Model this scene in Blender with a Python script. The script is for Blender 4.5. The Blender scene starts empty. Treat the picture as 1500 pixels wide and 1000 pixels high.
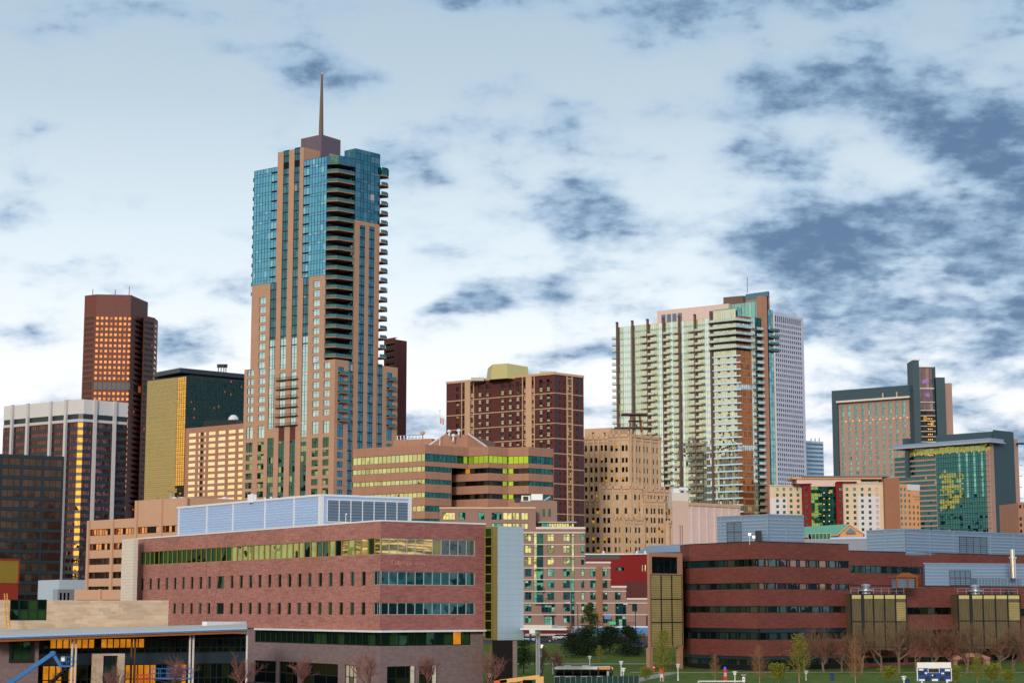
import bpy, math, random
from mathutils import Vector
RND = random.Random(7)
sc = bpy.context.scene
# ------------------------------------------------------------------ camera
F, HY, H = 2700.0, 890.0, 11.5          # focal length (px of a 1500 px wide photo), horizon row, eye height (m)
TH = math.atan((HY - 500) / F); CT, ST = math.cos(TH), math.sin(TH)
cam = bpy.data.objects.new('camera', bpy.data.cameras.new('camera'))
sc.collection.objects.link(cam); sc.camera = cam
cam.location = (0, 0, H); cam.rotation_euler = (math.pi / 2 + TH, 0, 0)
cam.data.sensor_width = 36; cam.data.lens = 36 * F / 1500
cam.data.clip_start = 1; cam.data.clip_end = 60000
# ------------------------------------------------------------------ exposure
sc.view_settings.view_transform = 'Standard'; sc.view_settings.look = 'None'
sc.view_settings.exposure = 0.0; sc.view_settings.gamma = 1.0
# ------------------------------------------------------------------ sun (low in the west, behind the camera to the left, veiled)
SUN_AZ = (-0.20, -0.98); SUN_EL = math.radians(15)
sl = bpy.data.lights.new('sun', 'SUN'); sl.energy = 1.7; sl.angle = math.radians(9); sl.color = (1.0, 0.93, 0.84)
so = bpy.data.objects.new('sun', sl); sc.collection.objects.link(so)
so.rotation_euler = Vector((SUN_AZ[0] * math.cos(SUN_EL), SUN_AZ[1] * math.cos(SUN_EL), math.sin(SUN_EL))).to_track_quat('Z', 'Y').to_euler()

# ------------------------------------------------------------------ node helper
class NT:
    def __init__(s, tree): s.t = tree; s.n = tree.nodes; s.l = tree.links
    def node(s, typ, **kw):
        nd = s.n.new(typ)
        for k, v in kw.items(): setattr(nd, k, v)
        return nd
    def put(s, sock, v):
        if hasattr(v, 'is_output'): s.l.new(v, sock)
        elif v is not None: sock.default_value = v[:3] if isinstance(v, tuple) and sock.type == 'VECTOR' else v
    def m(s, op, a, b=None, c=None, clamp=False):
        nd = s.node('ShaderNodeMath', operation=op, use_clamp=clamp)
        s.put(nd.inputs[0], a)
        if b is not None: s.put(nd.inputs[1], b)
        if c is not None: s.put(nd.inputs[2], c)
        return nd.outputs[0]
    def vm(s, op, a, b=None, scale=None):
        nd = s.node('ShaderNodeVectorMath', operation=op)
        s.put(nd.inputs[0], a)
        if b is not None: s.put(nd.inputs[1], b)
        if scale is not None: s.put(nd.inputs[3], scale)
        return nd.outputs[1] if op in ('DOT_PRODUCT', 'LENGTH') else nd.outputs[0]
    def sep(s, v):
        nd = s.node('ShaderNodeSeparateXYZ'); s.put(nd.inputs[0], v); return nd.outputs
    def comb(s, x, y, z):
        nd = s.node('ShaderNodeCombineXYZ')
        for i, v in enumerate((x, y, z)): s.put(nd.inputs[i], v)
        return nd.outputs[0]
    def mix(s, f, a, b, blend='MIX'):
        nd = s.node('ShaderNodeMix', data_type='RGBA', blend_type=blend); nd.clamp_result = False
        s.put(nd.inputs[0], f)
        for i, v in ((6, a), (7, b)):
            if isinstance(v, tuple) and len(v) == 3: v = v + (1,)
            s.put(nd.inputs[i], v)
        return nd.outputs[2]
    def noise(s, vec, scale, detail=3, rough=.5, dist=0):
        nd = s.node('ShaderNodeTexNoise')
        s.put(nd.inputs['Vector'], vec); nd.inputs['Scale'].default_value = scale
        nd.inputs['Detail'].default_value = detail; nd.inputs['Roughness'].default_value = rough
        nd.inputs['Distortion'].default_value = dist
        return nd.outputs['Fac'], nd.outputs['Color']
    def ramp(s, f, stops, interp='LINEAR'):
        nd = s.node('ShaderNodeValToRGB'); cr = nd.color_ramp; cr.interpolation = interp
        while len(cr.elements) < len(stops): cr.elements.new(0.5)
        for e, (p, c) in zip(cr.elements, stops): e.position = p; e.color = tuple(c) + (1,)
        s.put(nd.inputs[0], f); return nd.outputs[0]
    def sstep(s, x, a, b):
        nd = s.node('ShaderNodeMapRange', interpolation_type='SMOOTHSTEP')
        s.put(nd.inputs[0], x); nd.inputs[1].default_value = a; nd.inputs[2].default_value = b
        return nd.outputs[0]

def L(c):                                # sRGB 0-255 -> linear
    return tuple((v / 255 / 12.92) if v <= 10 else ((v / 255 + .055) / 1.055) ** 2.4 for v in c)

# ------------------------------------------------------------------ sky
SKYX, SKYY = 0.0, 0.0
SKYBLOBS = [(480, 80, 75, 24, .11), (540, 112, 35, 14, .10), (432, 106, 32, 14, .09), (250, 147, 62, 15, .11), (70, 181, 26, 12, .10), (140, 130, 22, 10, .08), (345, 72, 40, 14, .08),
            (14, 328, 44, 22, .15), (235, 355, 26, 9, .07), (52, 494, 30, 12, .07), (270, 505, 70, 18, .09), (640, 182, 60, 18, .09), (715, 190, 40, 14, .06), (815, 197, 55, 20, .07), (850, 150, 36, 12, .06),
            (1005, 157, 75, 26, .12), (1185, 128, 95, 48, .14), (1345, 190, 75, 34, .12), (1140, 245, 110, 34, .10), (1480, 190, 60, 70, .11), (850, 335, 110, 34, .12), (640, 365, 70, 34, .09), (620, 330, 50, 20, .07), (745, 312, 50, 16, .06),
            (1300, 345, 250, 52, .15), (1130, 365, 120, 46, .08), (1440, 300, 130, 90, .13), (1380, 440, 160, 60, .10), (690, 448, 115, 24, .13), (835, 515, 80, 16, .10), (800, 412, 60, 12, .08), (1480, 560, 120, 80, .08), (1210, 600, 80, 60, .05),
            (1150, 2, 420, 26, .12), (690, 0, 130, 18, .12), (420, -5, 80, 14, .08), (930, 250, 110, 40, -.05), (1250, 545, 90, 24, -.05), (640, 560, 150, 50, -.05), (200, 260, 200, 60, -.05), (900, 60, 110, 40, -.03)]
w = bpy.data.worlds.new('World'); sc.world = w; w.use_nodes = True
t = NT(w.node_tree); t.n.clear()
d = t.node('ShaderNodeTexCoord').outputs['Generated']
x, y, z = t.sep(d)
sky = t.node('ShaderNodeTexSky', sky_type='NISHITA', sun_disc=False)
sky.sun_elevation = SUN_EL; sky.sun_rotation = math.atan2(SUN_AZ[0], SUN_AZ[1]); sky.air_density = 1.2; sky.dust_density = 2.0
nis = t.vm('SCALE', sky.outputs[0], scale=0.10)
za = t.m('MAXIMUM', z, 0.0)
cool = t.ramp(za, [(0, (1.10, 1.0, 1.03)), (.06, (1.14, 1.08, 1.12)), (.13, (1.08, 1.11, 1.16)), (.20, (.82, .94, 1.03)), (.27, (.58, .71, .82)), (.36, (.42, .56, .68)), (1, (.34, .50, .68))])
warm = t.ramp(za, [(0, (1.05, .72, .36)), (.04, (1.38, 1.06, .62)), (.12, (1.30, 1.14, .80)), (.25, (1.05, 1.05, .92)), (.5, (.75, .88, 1.0)), (1, (.5, .65, .8))])
wd = t.vm('DOT_PRODUCT', d, (-0.80, -0.60, 0.0))
wf = t.sstep(wd, -0.15, 0.85)
gold = t.sstep(t.vm('DOT_PRODUCT', d, (-0.28, -0.955, 0.08)), 0.86, 1.0)
veil = t.mix(wf, cool, warm)
veil = t.mix(t.m('MULTIPLY', gold, .85), veil, (2.1, 1.20, .36))
base = t.mix(0.86, nis, veil)
# clouds: seen in perspective as one broken layer
den = t.m('ADD', za, 0.30)
q = t.comb(t.m('DIVIDE', x, den), t.m('DIVIDE', y, den), 0.0)
q = t.vm('ADD', q, (SKYX, SKYY, 0.0))
n1, _ = t.noise(q, 7.4, 9, .53, .15)
n2, _ = t.noise(q, 2.6, 3, .5)
n3, _ = t.noise(t.vm('ADD', q, (4.3, 1.7, 2.0)), 30.0, 5, .55)
nn = t.m('ADD', t.m('MULTIPLY', n1, .62), t.m('ADD', t.m('MULTIPLY', n2, .30), t.m('MULTIPLY', n3, .12)))
def blob(px, py, rx, ry, amt):           # a direction of the sky where the layer is thicker (amt>0) or broken (amt<0)
    vx, vy, vz = (px - 750) / F, CT - (500 - py) / F * ST, ST + (500 - py) / F * CT
    ln = math.sqrt(vx * vx + vy * vy + vz * vz); vx, vy, vz = vx / ln, vy / ln, vz / ln
    ax = t.m('MULTIPLY', t.m('SUBTRACT', x, vx), F / rx); az = t.m('MULTIPLY', t.m('SUBTRACT', z, vz), F / ry)
    r2 = t.m('ADD', t.m('MULTIPLY', ax, ax), t.m('MULTIPLY', az, az))
    front = t.m('GREATER_THAN', y, 0.0)
    return t.m('MULTIPLY', t.m('MULTIPLY', t.m('POWER', 2.718, t.m('MULTIPLY', r2, -1.0)), amt), front)
bias = t.m('ADD', t.m('MULTIPLY', t.sstep(x, -.2, .25), .08), -.022)
nn = t.m('ADD', t.m('MULTIPLY', t.m('SUBTRACT', nn, .53), 1.3), .525)
for b in SKYBLOBS: bias = t.m('ADD', bias, blob(*b[:4], b[4] * 1.0))
bias = t.m('ADD', bias, t.m('MULTIPLY', t.sstep(z, .30, .42), .05))
cov = t.m('ADD', nn, bias)
thin = t.sstep(cov, .47, .62)
dn = t.sstep(cov, .535, .70)
ccol = t.mix(t.sstep(t.m('ADD', cov, t.m('MULTIPLY', t.m('SUBTRACT', n3, .5), .45)), .56, .86), L((160, 190, 218)), L((80, 114, 154)))
ccol = t.mix(t.m('MULTIPLY', wf, .6), ccol, (.85, .62, .42))
wash = t.mix(t.m('MULTIPLY', wf, .6), L((176, 202, 228)), (.95, .80, .62))
base = t.mix(t.m('MULTIPLY', thin, .38), base, wash)
skyc = t.mix(t.m('MULTIPLY', dn, .90), base, ccol)
skyc = t.mix(t.sstep(z, -.01, -.08), skyc, (.10, .09, .08))
bg = t.node('ShaderNodeBackground'); t.l.new(skyc, bg.inputs[0]); bg.inputs[1].default_value = 1.0
ow = t.node('ShaderNodeOutputWorld'); t.l.new(bg.outputs[0], ow.inputs[0])
w.cycles.sampling_method = 'MANUAL'; w.cycles.sample_map_resolution = 1024

# ------------------------------------------------------------------ pixel <-> place
def ray(px, py):
    u, v = (px - 750) / F, (500 - py) / F
    return u, CT - v * ST, ST + v * CT
def P(px, py, Y):
    rx, ry, rz = ray(px, py); k = Y / ry
    return Vector((rx * k, Y, H + rz * k))
def PZ(px, py, z):                       # the spot under pixel (px,py) at height z
    rx, ry, rz = ray(px, py); k = (z - H) / rz
    return Vector((rx * k, ry * k))
def XY(px, Y, py=HY):
    p = P(px, py, Y); return Vector((p.x, p.y))
def ground(Y):
    pts = [(-9e9, 0), (360, 0), (420, 2.2), (460, 4.7), (500, 5.3), (9e9, 5.3)]
    for (a, za), (b, zb) in zip(pts, pts[1:]):
        if a <= Y <= b: return za + (zb - za) * ((Y - a) / (b - a))

# ------------------------------------------------------------------ materials
MATS = {}
def newmat(name):
    m = bpy.data.materials.new(name); m.use_nodes = True
    t = NT(m.node_tree); t.n.clear(); MATS[name] = m
    return t
def finish(t, sh):
    o = t.node('ShaderNodeOutputMaterial'); t.l.new(sh, o.inputs[0])
def principled(t, col, rough=.8, metal=0.0, spec=.3, normal=None):
    p = t.node('ShaderNodeBsdfPrincipled')
    if isinstance(col, tuple) and len(col) == 3: col = col + (1,)
    t.put(p.inputs['Base Color'], col); t.put(p.inputs['Roughness'], rough)
    t.put(p.inputs['Metallic'], metal); p.inputs['Specular IOR Level'].default_value = spec
    if normal is not None: t.l.new(normal, p.inputs['Normal'])
    return p.outputs[0]
def wallmat(name, c, var=.10, su=.5, sv=.5, joint=None, rough=.85, c2=None, metal=0.0, k=1.0, spec=.25, mott=.5, bump=0.0, blocks=None):
    """rough wall: base colour c (sRGB), streaky variation, optional second colour and panel joints (w, h, line width, darkness)"""
    t = newmat(name); uv = t.node('ShaderNodeUVMap').outputs[0]
    uu, vv, _ = t.sep(uv)
    TN = (.93, 1.03, 1.16); c = tuple(v * k * q_ for v, q_ in zip(L(c), TN)); c2 = tuple(v * k * q_ for v, q_ in zip(L(c2), TN)) if c2 else None
    q = t.comb(t.m('MULTIPLY', uu, su), t.m('MULTIPLY', vv, sv), 0.0)
    n, _ = t.noise(q, 1.0, 5, .65)
    big, _ = t.noise(uv, .07, 4, .6)
    col = t.mix(t.sstep(n, .38, .66), c, c2) if c2 else c + (1,)
    f = t.m('ADD', 1.0, t.m('ADD', t.m('MULTIPLY', t.m('SUBTRACT', n, .5), 2.6 * var), t.m('MULTIPLY', t.m('SUBTRACT', big, .5), 2.6 * var * mott)))
    rn = t.node('ShaderNodeAttribute', attribute_name='rnd').outputs['Fac']
    f = t.m('MULTIPLY', f, t.m('ADD', .96, t.m('MULTIPLY', rn, .08)))
    if blocks:
        bw, bh, ba = blocks; row = t.m('FLOOR', t.m('DIVIDE', vv, bh)); cu_ = t.m('FLOOR', t.m('ADD', t.m('DIVIDE', uu, bw), t.m('MULTIPLY', row, .37)))
        wb = t.node('ShaderNodeTexWhiteNoise', noise_dimensions='2D'); t.l.new(t.comb(cu_, row, 0.0), wb.inputs['Vector'])
        f = t.m('ADD', f, t.m('MULTIPLY', t.m('SUBTRACT', wb.outputs['Value'], .5), ba))
    if joint:
        jw, jh, lw, dk = joint
        a = t.m('LESS_THAN', t.m('FRACT', t.m('DIVIDE', uu, jw)), lw / jw) if jw else 0.0
        b = t.m('LESS_THAN', t.m('FRACT', t.m('DIVIDE', vv, jh)), lw / jh) if jh else 0.0
        f = t.m('MULTIPLY', f, t.m('SUBTRACT', 1.0, t.m('MULTIPLY', t.m('MAXIMUM', a, b), dk)))
    col = t.vm('SCALE', col, scale=f)
    nrm = None
    if bump:
        b = t.node('ShaderNodeBump'); b.inputs['Strength'].default_value = bump; b.inputs['Distance'].default_value = .08
        t.l.new(n, b.inputs['Height']); nrm = b.outputs[0]
    finish(t, principled(t, col, rough, metal, spec, nrm))
    return name
def glassmat(name, tint, inner=(20, 26, 30), refl=.7, blind=None, lit=None, wav=.03, tilt=.03, rough=.02, strips=None):
    """coated window glass: mirror of the surroundings in `tint` over a dark room, some panes with blinds or a lamp on"""
    t = newmat(name)
    r = t.node('ShaderNodeAttribute', attribute_name='rnd').outputs['Fac']
    wn = t.node('ShaderNodeTexWhiteNoise', noise_dimensions='1D'); t.l.new(t.m('MULTIPLY', r, 913.7), wn.inputs['W'])
    g = t.node('ShaderNodeNewGeometry')
    _, nc = t.noise(g.outputs['Position'], .35, 2, .5)
    off = t.vm('ADD', t.vm('SCALE', t.vm('SUBTRACT', nc, (.5, .5, .5)), scale=wav * 2), t.vm('SCALE', t.vm('SUBTRACT', wn.outputs['Color'], (.5, .5, .5)), scale=tilt))
    nrm = t.vm('NORMALIZE', t.vm('ADD', g.outputs['Normal'], off))
    gl = t.node('ShaderNodeBsdfGlossy'); gl.inputs['Roughness'].default_value = rough
    t.put(gl.inputs['Color'], L(tint) + (1,)); t.l.new(nrm, gl.inputs['Normal'])
    col = L(inner) + (1,)
    r1 = wn.outputs['Value']
    fac = refl
    if blind:
        bc, p = blind
        on = t.m('LESS_THAN', r1, p)
        col = t.mix(on, col, L(bc)); fac = t.m('SUBTRACT', refl, t.m('MULTIPLY', on, refl * .45))
    di = t.node('ShaderNodeBsdfDiffuse'); t.put(di.inputs['Color'], col)
    sh = di.outputs[0]
    if lit:
        lc, st, p = lit
        ln, _ = t.noise(g.outputs['Position'], .9, 3, .6)
        if strips: sp, _ = t.noise(t.vm('MULTIPLY', g.outputs['Position'], strips), 1.0, 3, .6); ln = t.m('MULTIPLY', t.sstep(sp, .47, .62), 1.6)
        on = t.m('MULTIPLY', t.m('GREATER_THAN', r1, 1 - p), t.m('ADD', .2 if strips else .35, t.m('MULTIPLY', ln, 1.3)))
        em = t.node('ShaderNodeEmission'); t.put(em.inputs['Color'], L(lc) + (1,)); t.put(em.inputs['Strength'], t.m('MULTIPLY', on, st))
        ad = t.node('ShaderNodeAddShader'); t.l.new(sh, ad.inputs[0]); t.l.new(em.outputs[0], ad.inputs[1]); sh = ad.outputs[0]
    mx = t.node('ShaderNodeMixShader'); t.put(mx.inputs[0], fac)
    t.l.new(sh, mx.inputs[1]); t.l.new(gl.outputs[0], mx.inputs[2])
    finish(t, mx.outputs[0]); return name
def plain(name, c, rough=.6, metal=0.0, spec=.3, k=1.0, var=.08):
    t = newmat(name)
    g = t.node('ShaderNodeNewGeometry'); n, _ = t.noise(g.outputs['Position'], .9, 4, .6)
    col = t.vm('SCALE', tuple(v * k for v in L(c)), scale=t.m('ADD', 1 - var, t.m('MULTIPLY', n, 2 * var)))
    finish(t, principled(t, col, rough, metal, spec)); return name
def lamp(name, c, st):
    t = newmat(name); e = t.node('ShaderNodeEmission'); e.inputs[0].default_value = L(c) + (1,); e.inputs[1].default_value = st
    finish(t, e.outputs[0]); return name
def leafmat(name, c, c2, rough=.7):
    t = newmat(name); r = t.node('ShaderNodeAttribute', attribute_name='rnd').outputs['Fac']
    g = t.node('ShaderNodeNewGeometry'); n, _ = t.noise(g.outputs['Position'], .8, 3, .6)
    col = t.mix(t.m('ADD', t.m('MULTIPLY', r, .6), t.m('MULTIPLY', n, .4)), L(c), L(c2))
    finish(t, principled(t, col, rough, 0, .2)); return name

# ------------------------------------------------------------------ mesh building
class MB:
    def __init__(s): s.v = []; s.f = []; s.m = []; s.r = []; s.uv = []; s.names = []
    def mi(s, mat):
        if mat not in s.names: s.names.append(mat)
        return s.names.index(mat)
    def poly(s, pts, mat, uv=None, r=None):
        pts = [Vector(p) for p in pts]
        i = len(s.v); s.v += pts; s.f.append(tuple(range(i, i + len(pts)))); s.m.append(s.mi(mat))
        s.r.append(RND.random() if r is None else r)
        if uv is None:
            n = Vector((0, 0, 0))
            for k in range(len(pts)):
                a, b = pts[k], pts[(k + 1) % len(pts)]; n += a.cross(b)
            if n.length < 1e-12: n = Vector((0, 0, 1))
            n.normalize()
            if abs(n.z) > .75: uv = [(p.x, p.y) for p in pts]
            else:
                h = Vector((-n.y, n.x, 0)); h.normalize(); uv = [(p.dot(h), p.z) for p in pts]
        s.uv.append(uv)
    def quad(s, a, b, c, d, mat, uv=None, r=None): s.poly([a, b, c, d], mat, uv, r)
    def fbox(s, f, u0, u1, v0, v1, d0, d1, mat, back=True, r=None):      # box in the frame of a facade
        p = lambda u, v, d: f.pt(u, v, d)
        r = RND.random() if r is None else r
        s.quad(p(u0, v0, d1), p(u1, v0, d1), p(u1, v1, d1), p(u0, v1, d1), mat, [(u0, v0), (u1, v0), (u1, v1), (u0, v1)], r)
        s.quad(p(u0, v0, d0), p(u0, v0, d1), p(u0, v1, d1), p(u0, v1, d0), mat, None, r)
        s.quad(p(u1, v0, d1), p(u1, v0, d0), p(u1, v1, d0), p(u1, v1, d1), mat, None, r)
        s.quad(p(u0, v1, d1), p(u1, v1, d1), p(u1, v1, d0), p(u0, v1, d0), mat, None, r)
        s.quad(p(u0, v0, d0), p(u1, v0, d0), p(u1, v0, d1), p(u0, v0, d1), mat, None, r)
        if back: s.quad(p(u1, v0, d0), p(u0, v0, d0), p(u0, v1, d0), p(u1, v1, d0), mat, None, r)
    def box(s, x0, x1, y0, y1, z0, z1, mat):
        s.fbox(Fa((x0, y0), (x1, y0)), 0, x1 - x0, z0, z1, -(y1 - y0), 0, mat)
    def prism(s, pts, z0, z1, mat, top=None, bottom=False):             # pts counter-clockwise from above
        n = len(pts)
        z1s = z1 if isinstance(z1, (list, tuple)) else [z1] * n
        for i in range(n):
            a, b = pts[i], pts[(i + 1) % n]; L_ = (Vector(b[:2]) - Vector(a[:2])).length
            za, zb = z1s[i], z1s[(i + 1) % n]
            s.quad((a[0], a[1], z0), (b[0], b[1], z0), (b[0], b[1], zb), (a[0], a[1], za), mat, [(0, z0), (L_, z0), (L_, zb), (0, za)])
        s.poly([(p[0], p[1], zz) for p, zz in zip(pts, z1s)], top or mat)
        if bottom: s.poly([(p[0], p[1], z0) for p in reversed(pts)], mat)
    def tube(s, pts, rads, mat, n=6, cap=True, r=None):
        pts = [Vector(p) for p in pts]; rings = []
        r = RND.random() if r is None else r
        if not hasattr(rads, '__len__'): rads = [rads] * len(pts)
        for i, p in enumerate(pts):
            d = (pts[min(i + 1, len(pts) - 1)] - pts[max(i - 1, 0)])
            d = d.normalized() if d.length > 1e-9 else Vector((0, 0, 1))
            a = d.cross(Vector((0, 0, 1)) if abs(d.z) < .9 else Vector((1, 0, 0))).normalized(); b = d.cross(a)
            rings.append([p + (a * math.cos(k * 2 * math.pi / n) + b * math.sin(k * 2 * math.pi / n)) * rads[i] for k in range(n)])
        for i in range(len(pts) - 1):
            for k in range(n):
                k2 = (k + 1) % n
                s.quad(rings[i][k2], rings[i][k], rings[i + 1][k], rings[i + 1][k2], mat, [(0, 0), (1, 0), (1, 1), (0, 1)], r)
        if cap: s.poly(rings[0], mat, [(0, 0)] * n, r); s.poly(list(reversed(rings[-1])), mat, [(0, 0)] * n, r)
    def lathe(s, c, prof, mat, n=16):                                   # prof: (radius, z)
        for (r0, z0), (r1, z1) in zip(prof, prof[1:]):
            for k in range(n):
                a, b = 2 * math.pi * k / n, 2 * math.pi * (k + 1) / n
                s.quad((c[0] + r0 * math.cos(a), c[1] + r0 * math.sin(a), z0), (c[0] + r0 * math.cos(b), c[1] + r0 * math.sin(b), z0),
                       (c[0] + r1 * math.cos(b), c[1] + r1 * math.sin(b), z1), (c[0] + r1 * math.cos(a), c[1] + r1 * math.sin(a), z1), mat, None, .5)
    def merge(s, o):
        i = len(s.v); s.v += o.v; s.f += [tuple(k + i for k in f) for f in o.f]
        mp = [s.mi(nm) for nm in o.names]; s.m += [mp[k] for k in o.m]; s.r += o.r; s.uv += o.uv
        return s
    def mesh(s, name, base=(0, 0, 0)):
        b = Vector(base)
        me = bpy.data.meshes.new(name); me.from_pydata([v - b for v in s.v], [], s.f)
        for nm in s.names: me.materials.append(MATS[nm])
        me.polygons.foreach_set('material_index', s.m)
        a = me.attributes.new('rnd', 'FLOAT', 'FACE'); a.data.foreach_set('value', s.r)
        ul = me.uv_layers.new(name='UVMap'); flat = [c for f in s.uv for p in f for c in p]
        ul.data.foreach_set('uv', flat); me.update(); return me
    def obj(s, name, parent=None, base=(0, 0, 0)):
        o = bpy.data.objects.new(name, s.mesh(name, base)); sc.collection.objects.link(o)
        if parent is not None: o.parent = parent
        return o

class Fa:                                 # a vertical facade running from A to B, left to right as seen from outside
    def __init__(s, A, B):
        s.A = Vector(A[:2]); s.B = Vector(B[:2]); s.len = (s.B - s.A).length
        s.U = (s.B - s.A) / s.len; s.N = Vector((s.U.y, -s.U.x))
    def pt(s, u, v, d=0.0):
        p = s.A + s.U * u + s.N * d; return Vector((p.x, p.y, v))
    def uv(s, px, py):                    # where the sight line through a pixel meets it
        rx, ry, rz = ray(px, py)
        det = rx * (-s.U.y) - ry * (-s.U.x)
        k = (s.A.x * (-s.U.y) - s.A.y * (-s.U.x)) / det
        u = (rx * s.A.y - ry * s.A.x) / det
        return u, H + k * rz
    def u(s, px, py=780): return s.uv(px, py)[0]
    def z(s, px, py): return s.uv(px, py)[1]
    def shift(s, d): return Fa(s.A + s.N * d, s.B + s.N * d)

def wall(mb, f, u0, u1, v0, v1, holes, mat, rev=.3, rmat=None, caps='lrt', thick=.4):
    """wall sheet with real openings and reveals"""
    hs = [(max(u0, a), min(u1, b), max(v0, c), min(v1, e)) for a, b, c, e in holes]
    hs = [h for h in hs if h[1] - h[0] > 1e-3 and h[3] - h[2] > 1e-3]
    us = sorted({u0, u1} | {round(h[i], 4) for h in hs for i in (0, 1)}); vs = sorted({v0, v1} | {round(h[i], 4) for h in hs for i in (2, 3)})
    for va, vb in zip(vs, vs[1:]):
        if vb - va < 1e-4: continue
        row = [h for h in hs if h[2] < vb - 1e-4 and h[3] > va + 1e-4]
        row.sort(); cur = u0
        spans = []
        for h in row:
            if h[0] > cur + 1e-4: spans.append((cur, h[0]))
            cur = max(cur, h[1])
        if cur < u1 - 1e-4: spans.append((cur, u1))
        for a, b in spans:
            mb.quad(f.pt(a, va), f.pt(b, va), f.pt(b, vb), f.pt(a, vb), mat, [(a, va), (b, va), (b, vb), (a, vb)], .5)
    rm = rmat or mat
    for a, b, c, e in hs:
        mb.quad(f.pt(a, c), f.pt(b, c), f.pt(b, c, -rev), f.pt(a, c, -rev), rm, None, .5)
        mb.quad(f.pt(a, e, -rev), f.pt(b, e, -rev), f.pt(b, e), f.pt(a, e), rm, None, .5)
        if a > u0 + 1e-3: mb.quad(f.pt(a, c), f.pt(a, c, -rev), f.pt(a, e, -rev), f.pt(a, e), rm, None, .5)
        if b < u1 - 1e-3: mb.quad(f.pt(b, c, -rev), f.pt(b, c), f.pt(b, e), f.pt(b, e, -rev), rm, None, .5)
    if 't' in caps: mb.quad(f.pt(u0, v1), f.pt(u1, v1), f.pt(u1, v1, -thick), f.pt(u0, v1, -thick), mat, None, .5)
    if 'b' in caps: mb.quad(f.pt(u0, v0, -thick), f.pt(u1, v0, -thick), f.pt(u1, v0), f.pt(u0, v0), mat, None, .5)
    if 'l' in caps: mb.quad(f.pt(u0, v0, -thick), f.pt(u0, v0), f.pt(u0, v1), f.pt(u0, v1, -thick), mat, None, .5)
    if 'r' in caps: mb.quad(f.pt(u1, v0), f.pt(u1, v0, -thick), f.pt(u1, v1, -thick), f.pt(u1, v1), mat, None, .5)

def win(f, u0, u1, v0, v1, glass, frame=None, nx=1, ny=1, dep=.25, fw=.07, bar=None, us=None, vs=None, proud=.05, glasses=None, mb=None):
    """one window: panes at depth dep behind the wall face, and frame bars standing proud of them"""
    mb = mb or MB(); bar = fw if bar is None else bar
    us = us or [u0 + (u1 - u0) * i / nx for i in range(nx + 1)]; vs = vs or [v0 + (v1 - v0) * i / ny for i in range(ny + 1)]
    for j in range(len(vs) - 1):
        for i in range(len(us) - 1):
            g = glasses(i, j) if glasses else glass
            a, b, c, e = us[i], us[i + 1], vs[j], vs[j + 1]
            mb.quad(f.pt(a, c, -dep), f.pt(b, c, -dep), f.pt(b, e, -dep), f.pt(a, e, -dep), g, [(a, c), (b, c), (b, e), (a, e)])
    if frame:
        d0, d1 = -dep, -dep + proud
        for i, uu in enumerate(us):
            h = fw if i in (0, len(us) - 1) else bar
            a = uu if i == 0 else uu - h / 2 if i < len(us) - 1 else uu - h
            mb.fbox(f, a, a + h, v0, v1, d0, d1, frame, False, .5)
        for j, vv in enumerate(vs):
            h = fw if j in (0, len(vs) - 1) else bar
            a = vv if j == 0 else vv - h / 2 if j < len(vs) - 1 else vv - h
            mb.fbox(f, u0, u1, a, a + h, d0, d1 - .006, frame, False, .5)
    return mb

class Thing:
    CAP = 96
    def __init__(s, name, label, cat, loc, group=None, kind=None):
        o = bpy.data.objects.new(name, None); sc.collection.objects.link(o); s.o = o; s.base = Vector((loc[0], loc[1], loc[2] if len(loc) > 2 else 0))
        o.location = s.base; o.empty_display_size = 1; o['label'] = label; o['category'] = cat
        if group: o['group'] = group
        if kind: o['kind'] = kind
        s.many = {}
    def part(s, name, mb, label=None, parent=None, kind=None):
        o = mb.obj(name, parent or s.o, s.base)
        if label: o['label'] = label
        if kind: o['kind'] = kind
        return o
    def add(s, mb, name='window'):
        p = sum(mb.v, Vector()) / len(mb.v); lo = [min(v[i] for v in mb.v) for i in range(3)]; hi = [max(v[i] for v in mb.v) for i in range(3)]
        size = (hi[2] - lo[2]) * math.hypot(hi[0] - lo[0], hi[1] - lo[1]) / (p.y * p.y)
        vis = 1.0
        s.many.setdefault(name, []).append((size * vis, mb))
    def done(s):
        for name, lst in s.many.items():
            lst.sort(key=lambda a: -a[0])
            for _, mb in lst[:s.CAP]: s.part(name, mb)
            if len(lst) > s.CAP:
                r = MB()
                for _, mb in lst[s.CAP:]: r.merge(mb)
                s.part(name + ('es' if name.endswith('s') else 's'), r, kind='stuff')
def text_mesh(name, cu, parent):
    o = bpy.data.objects.new('tmp', cu); sc.collection.objects.link(o); dg = bpy.context.evaluated_depsgraph_get(); dg.update()
    me = bpy.data.meshes.new_from_object(o.evaluated_get(dg)); bpy.data.objects.remove(o); me.name = name
    o = bpy.data.objects.new(name, me); sc.collection.objects.link(o); o.parent = parent; return o
def tag(o, label, cat, group=None, kind=None):
    if label: o['label'] = label
    if cat: o['category'] = cat
    if group: o['group'] = group
    if kind: o['kind'] = kind
    return o
def rows(f, px, ytop, ybot, n, a, b):    # n storeys between two pixel rows; openings take the share a..b of each from its top
    zt, zb = f.z(px, ytop), f.z(px, ybot); p = (zt - zb) / n
    return [(zt - (i + b) * p, zt - (i + a) * p) for i in range(n)]
def cols(f, py, x0, x1, n, a, b):
    ua, ub = f.u(x0, py), f.u(x1, py); p = (ub - ua) / n
    return [(ua + (i + a) * p, ua + (i + b) * p) for i in range(n)]
def colc(f, py, xs, wd): return [(f.u(x, py) - wd / 2, f.u(x, py) + wd / 2) for x in xs]
def grid(cs, rs, skip=None): return [(a, b, c, e) for i, (a, b) in enumerate(cs) for j, (c, e) in enumerate(rs) if not (skip and skip(i, j))]
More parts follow.
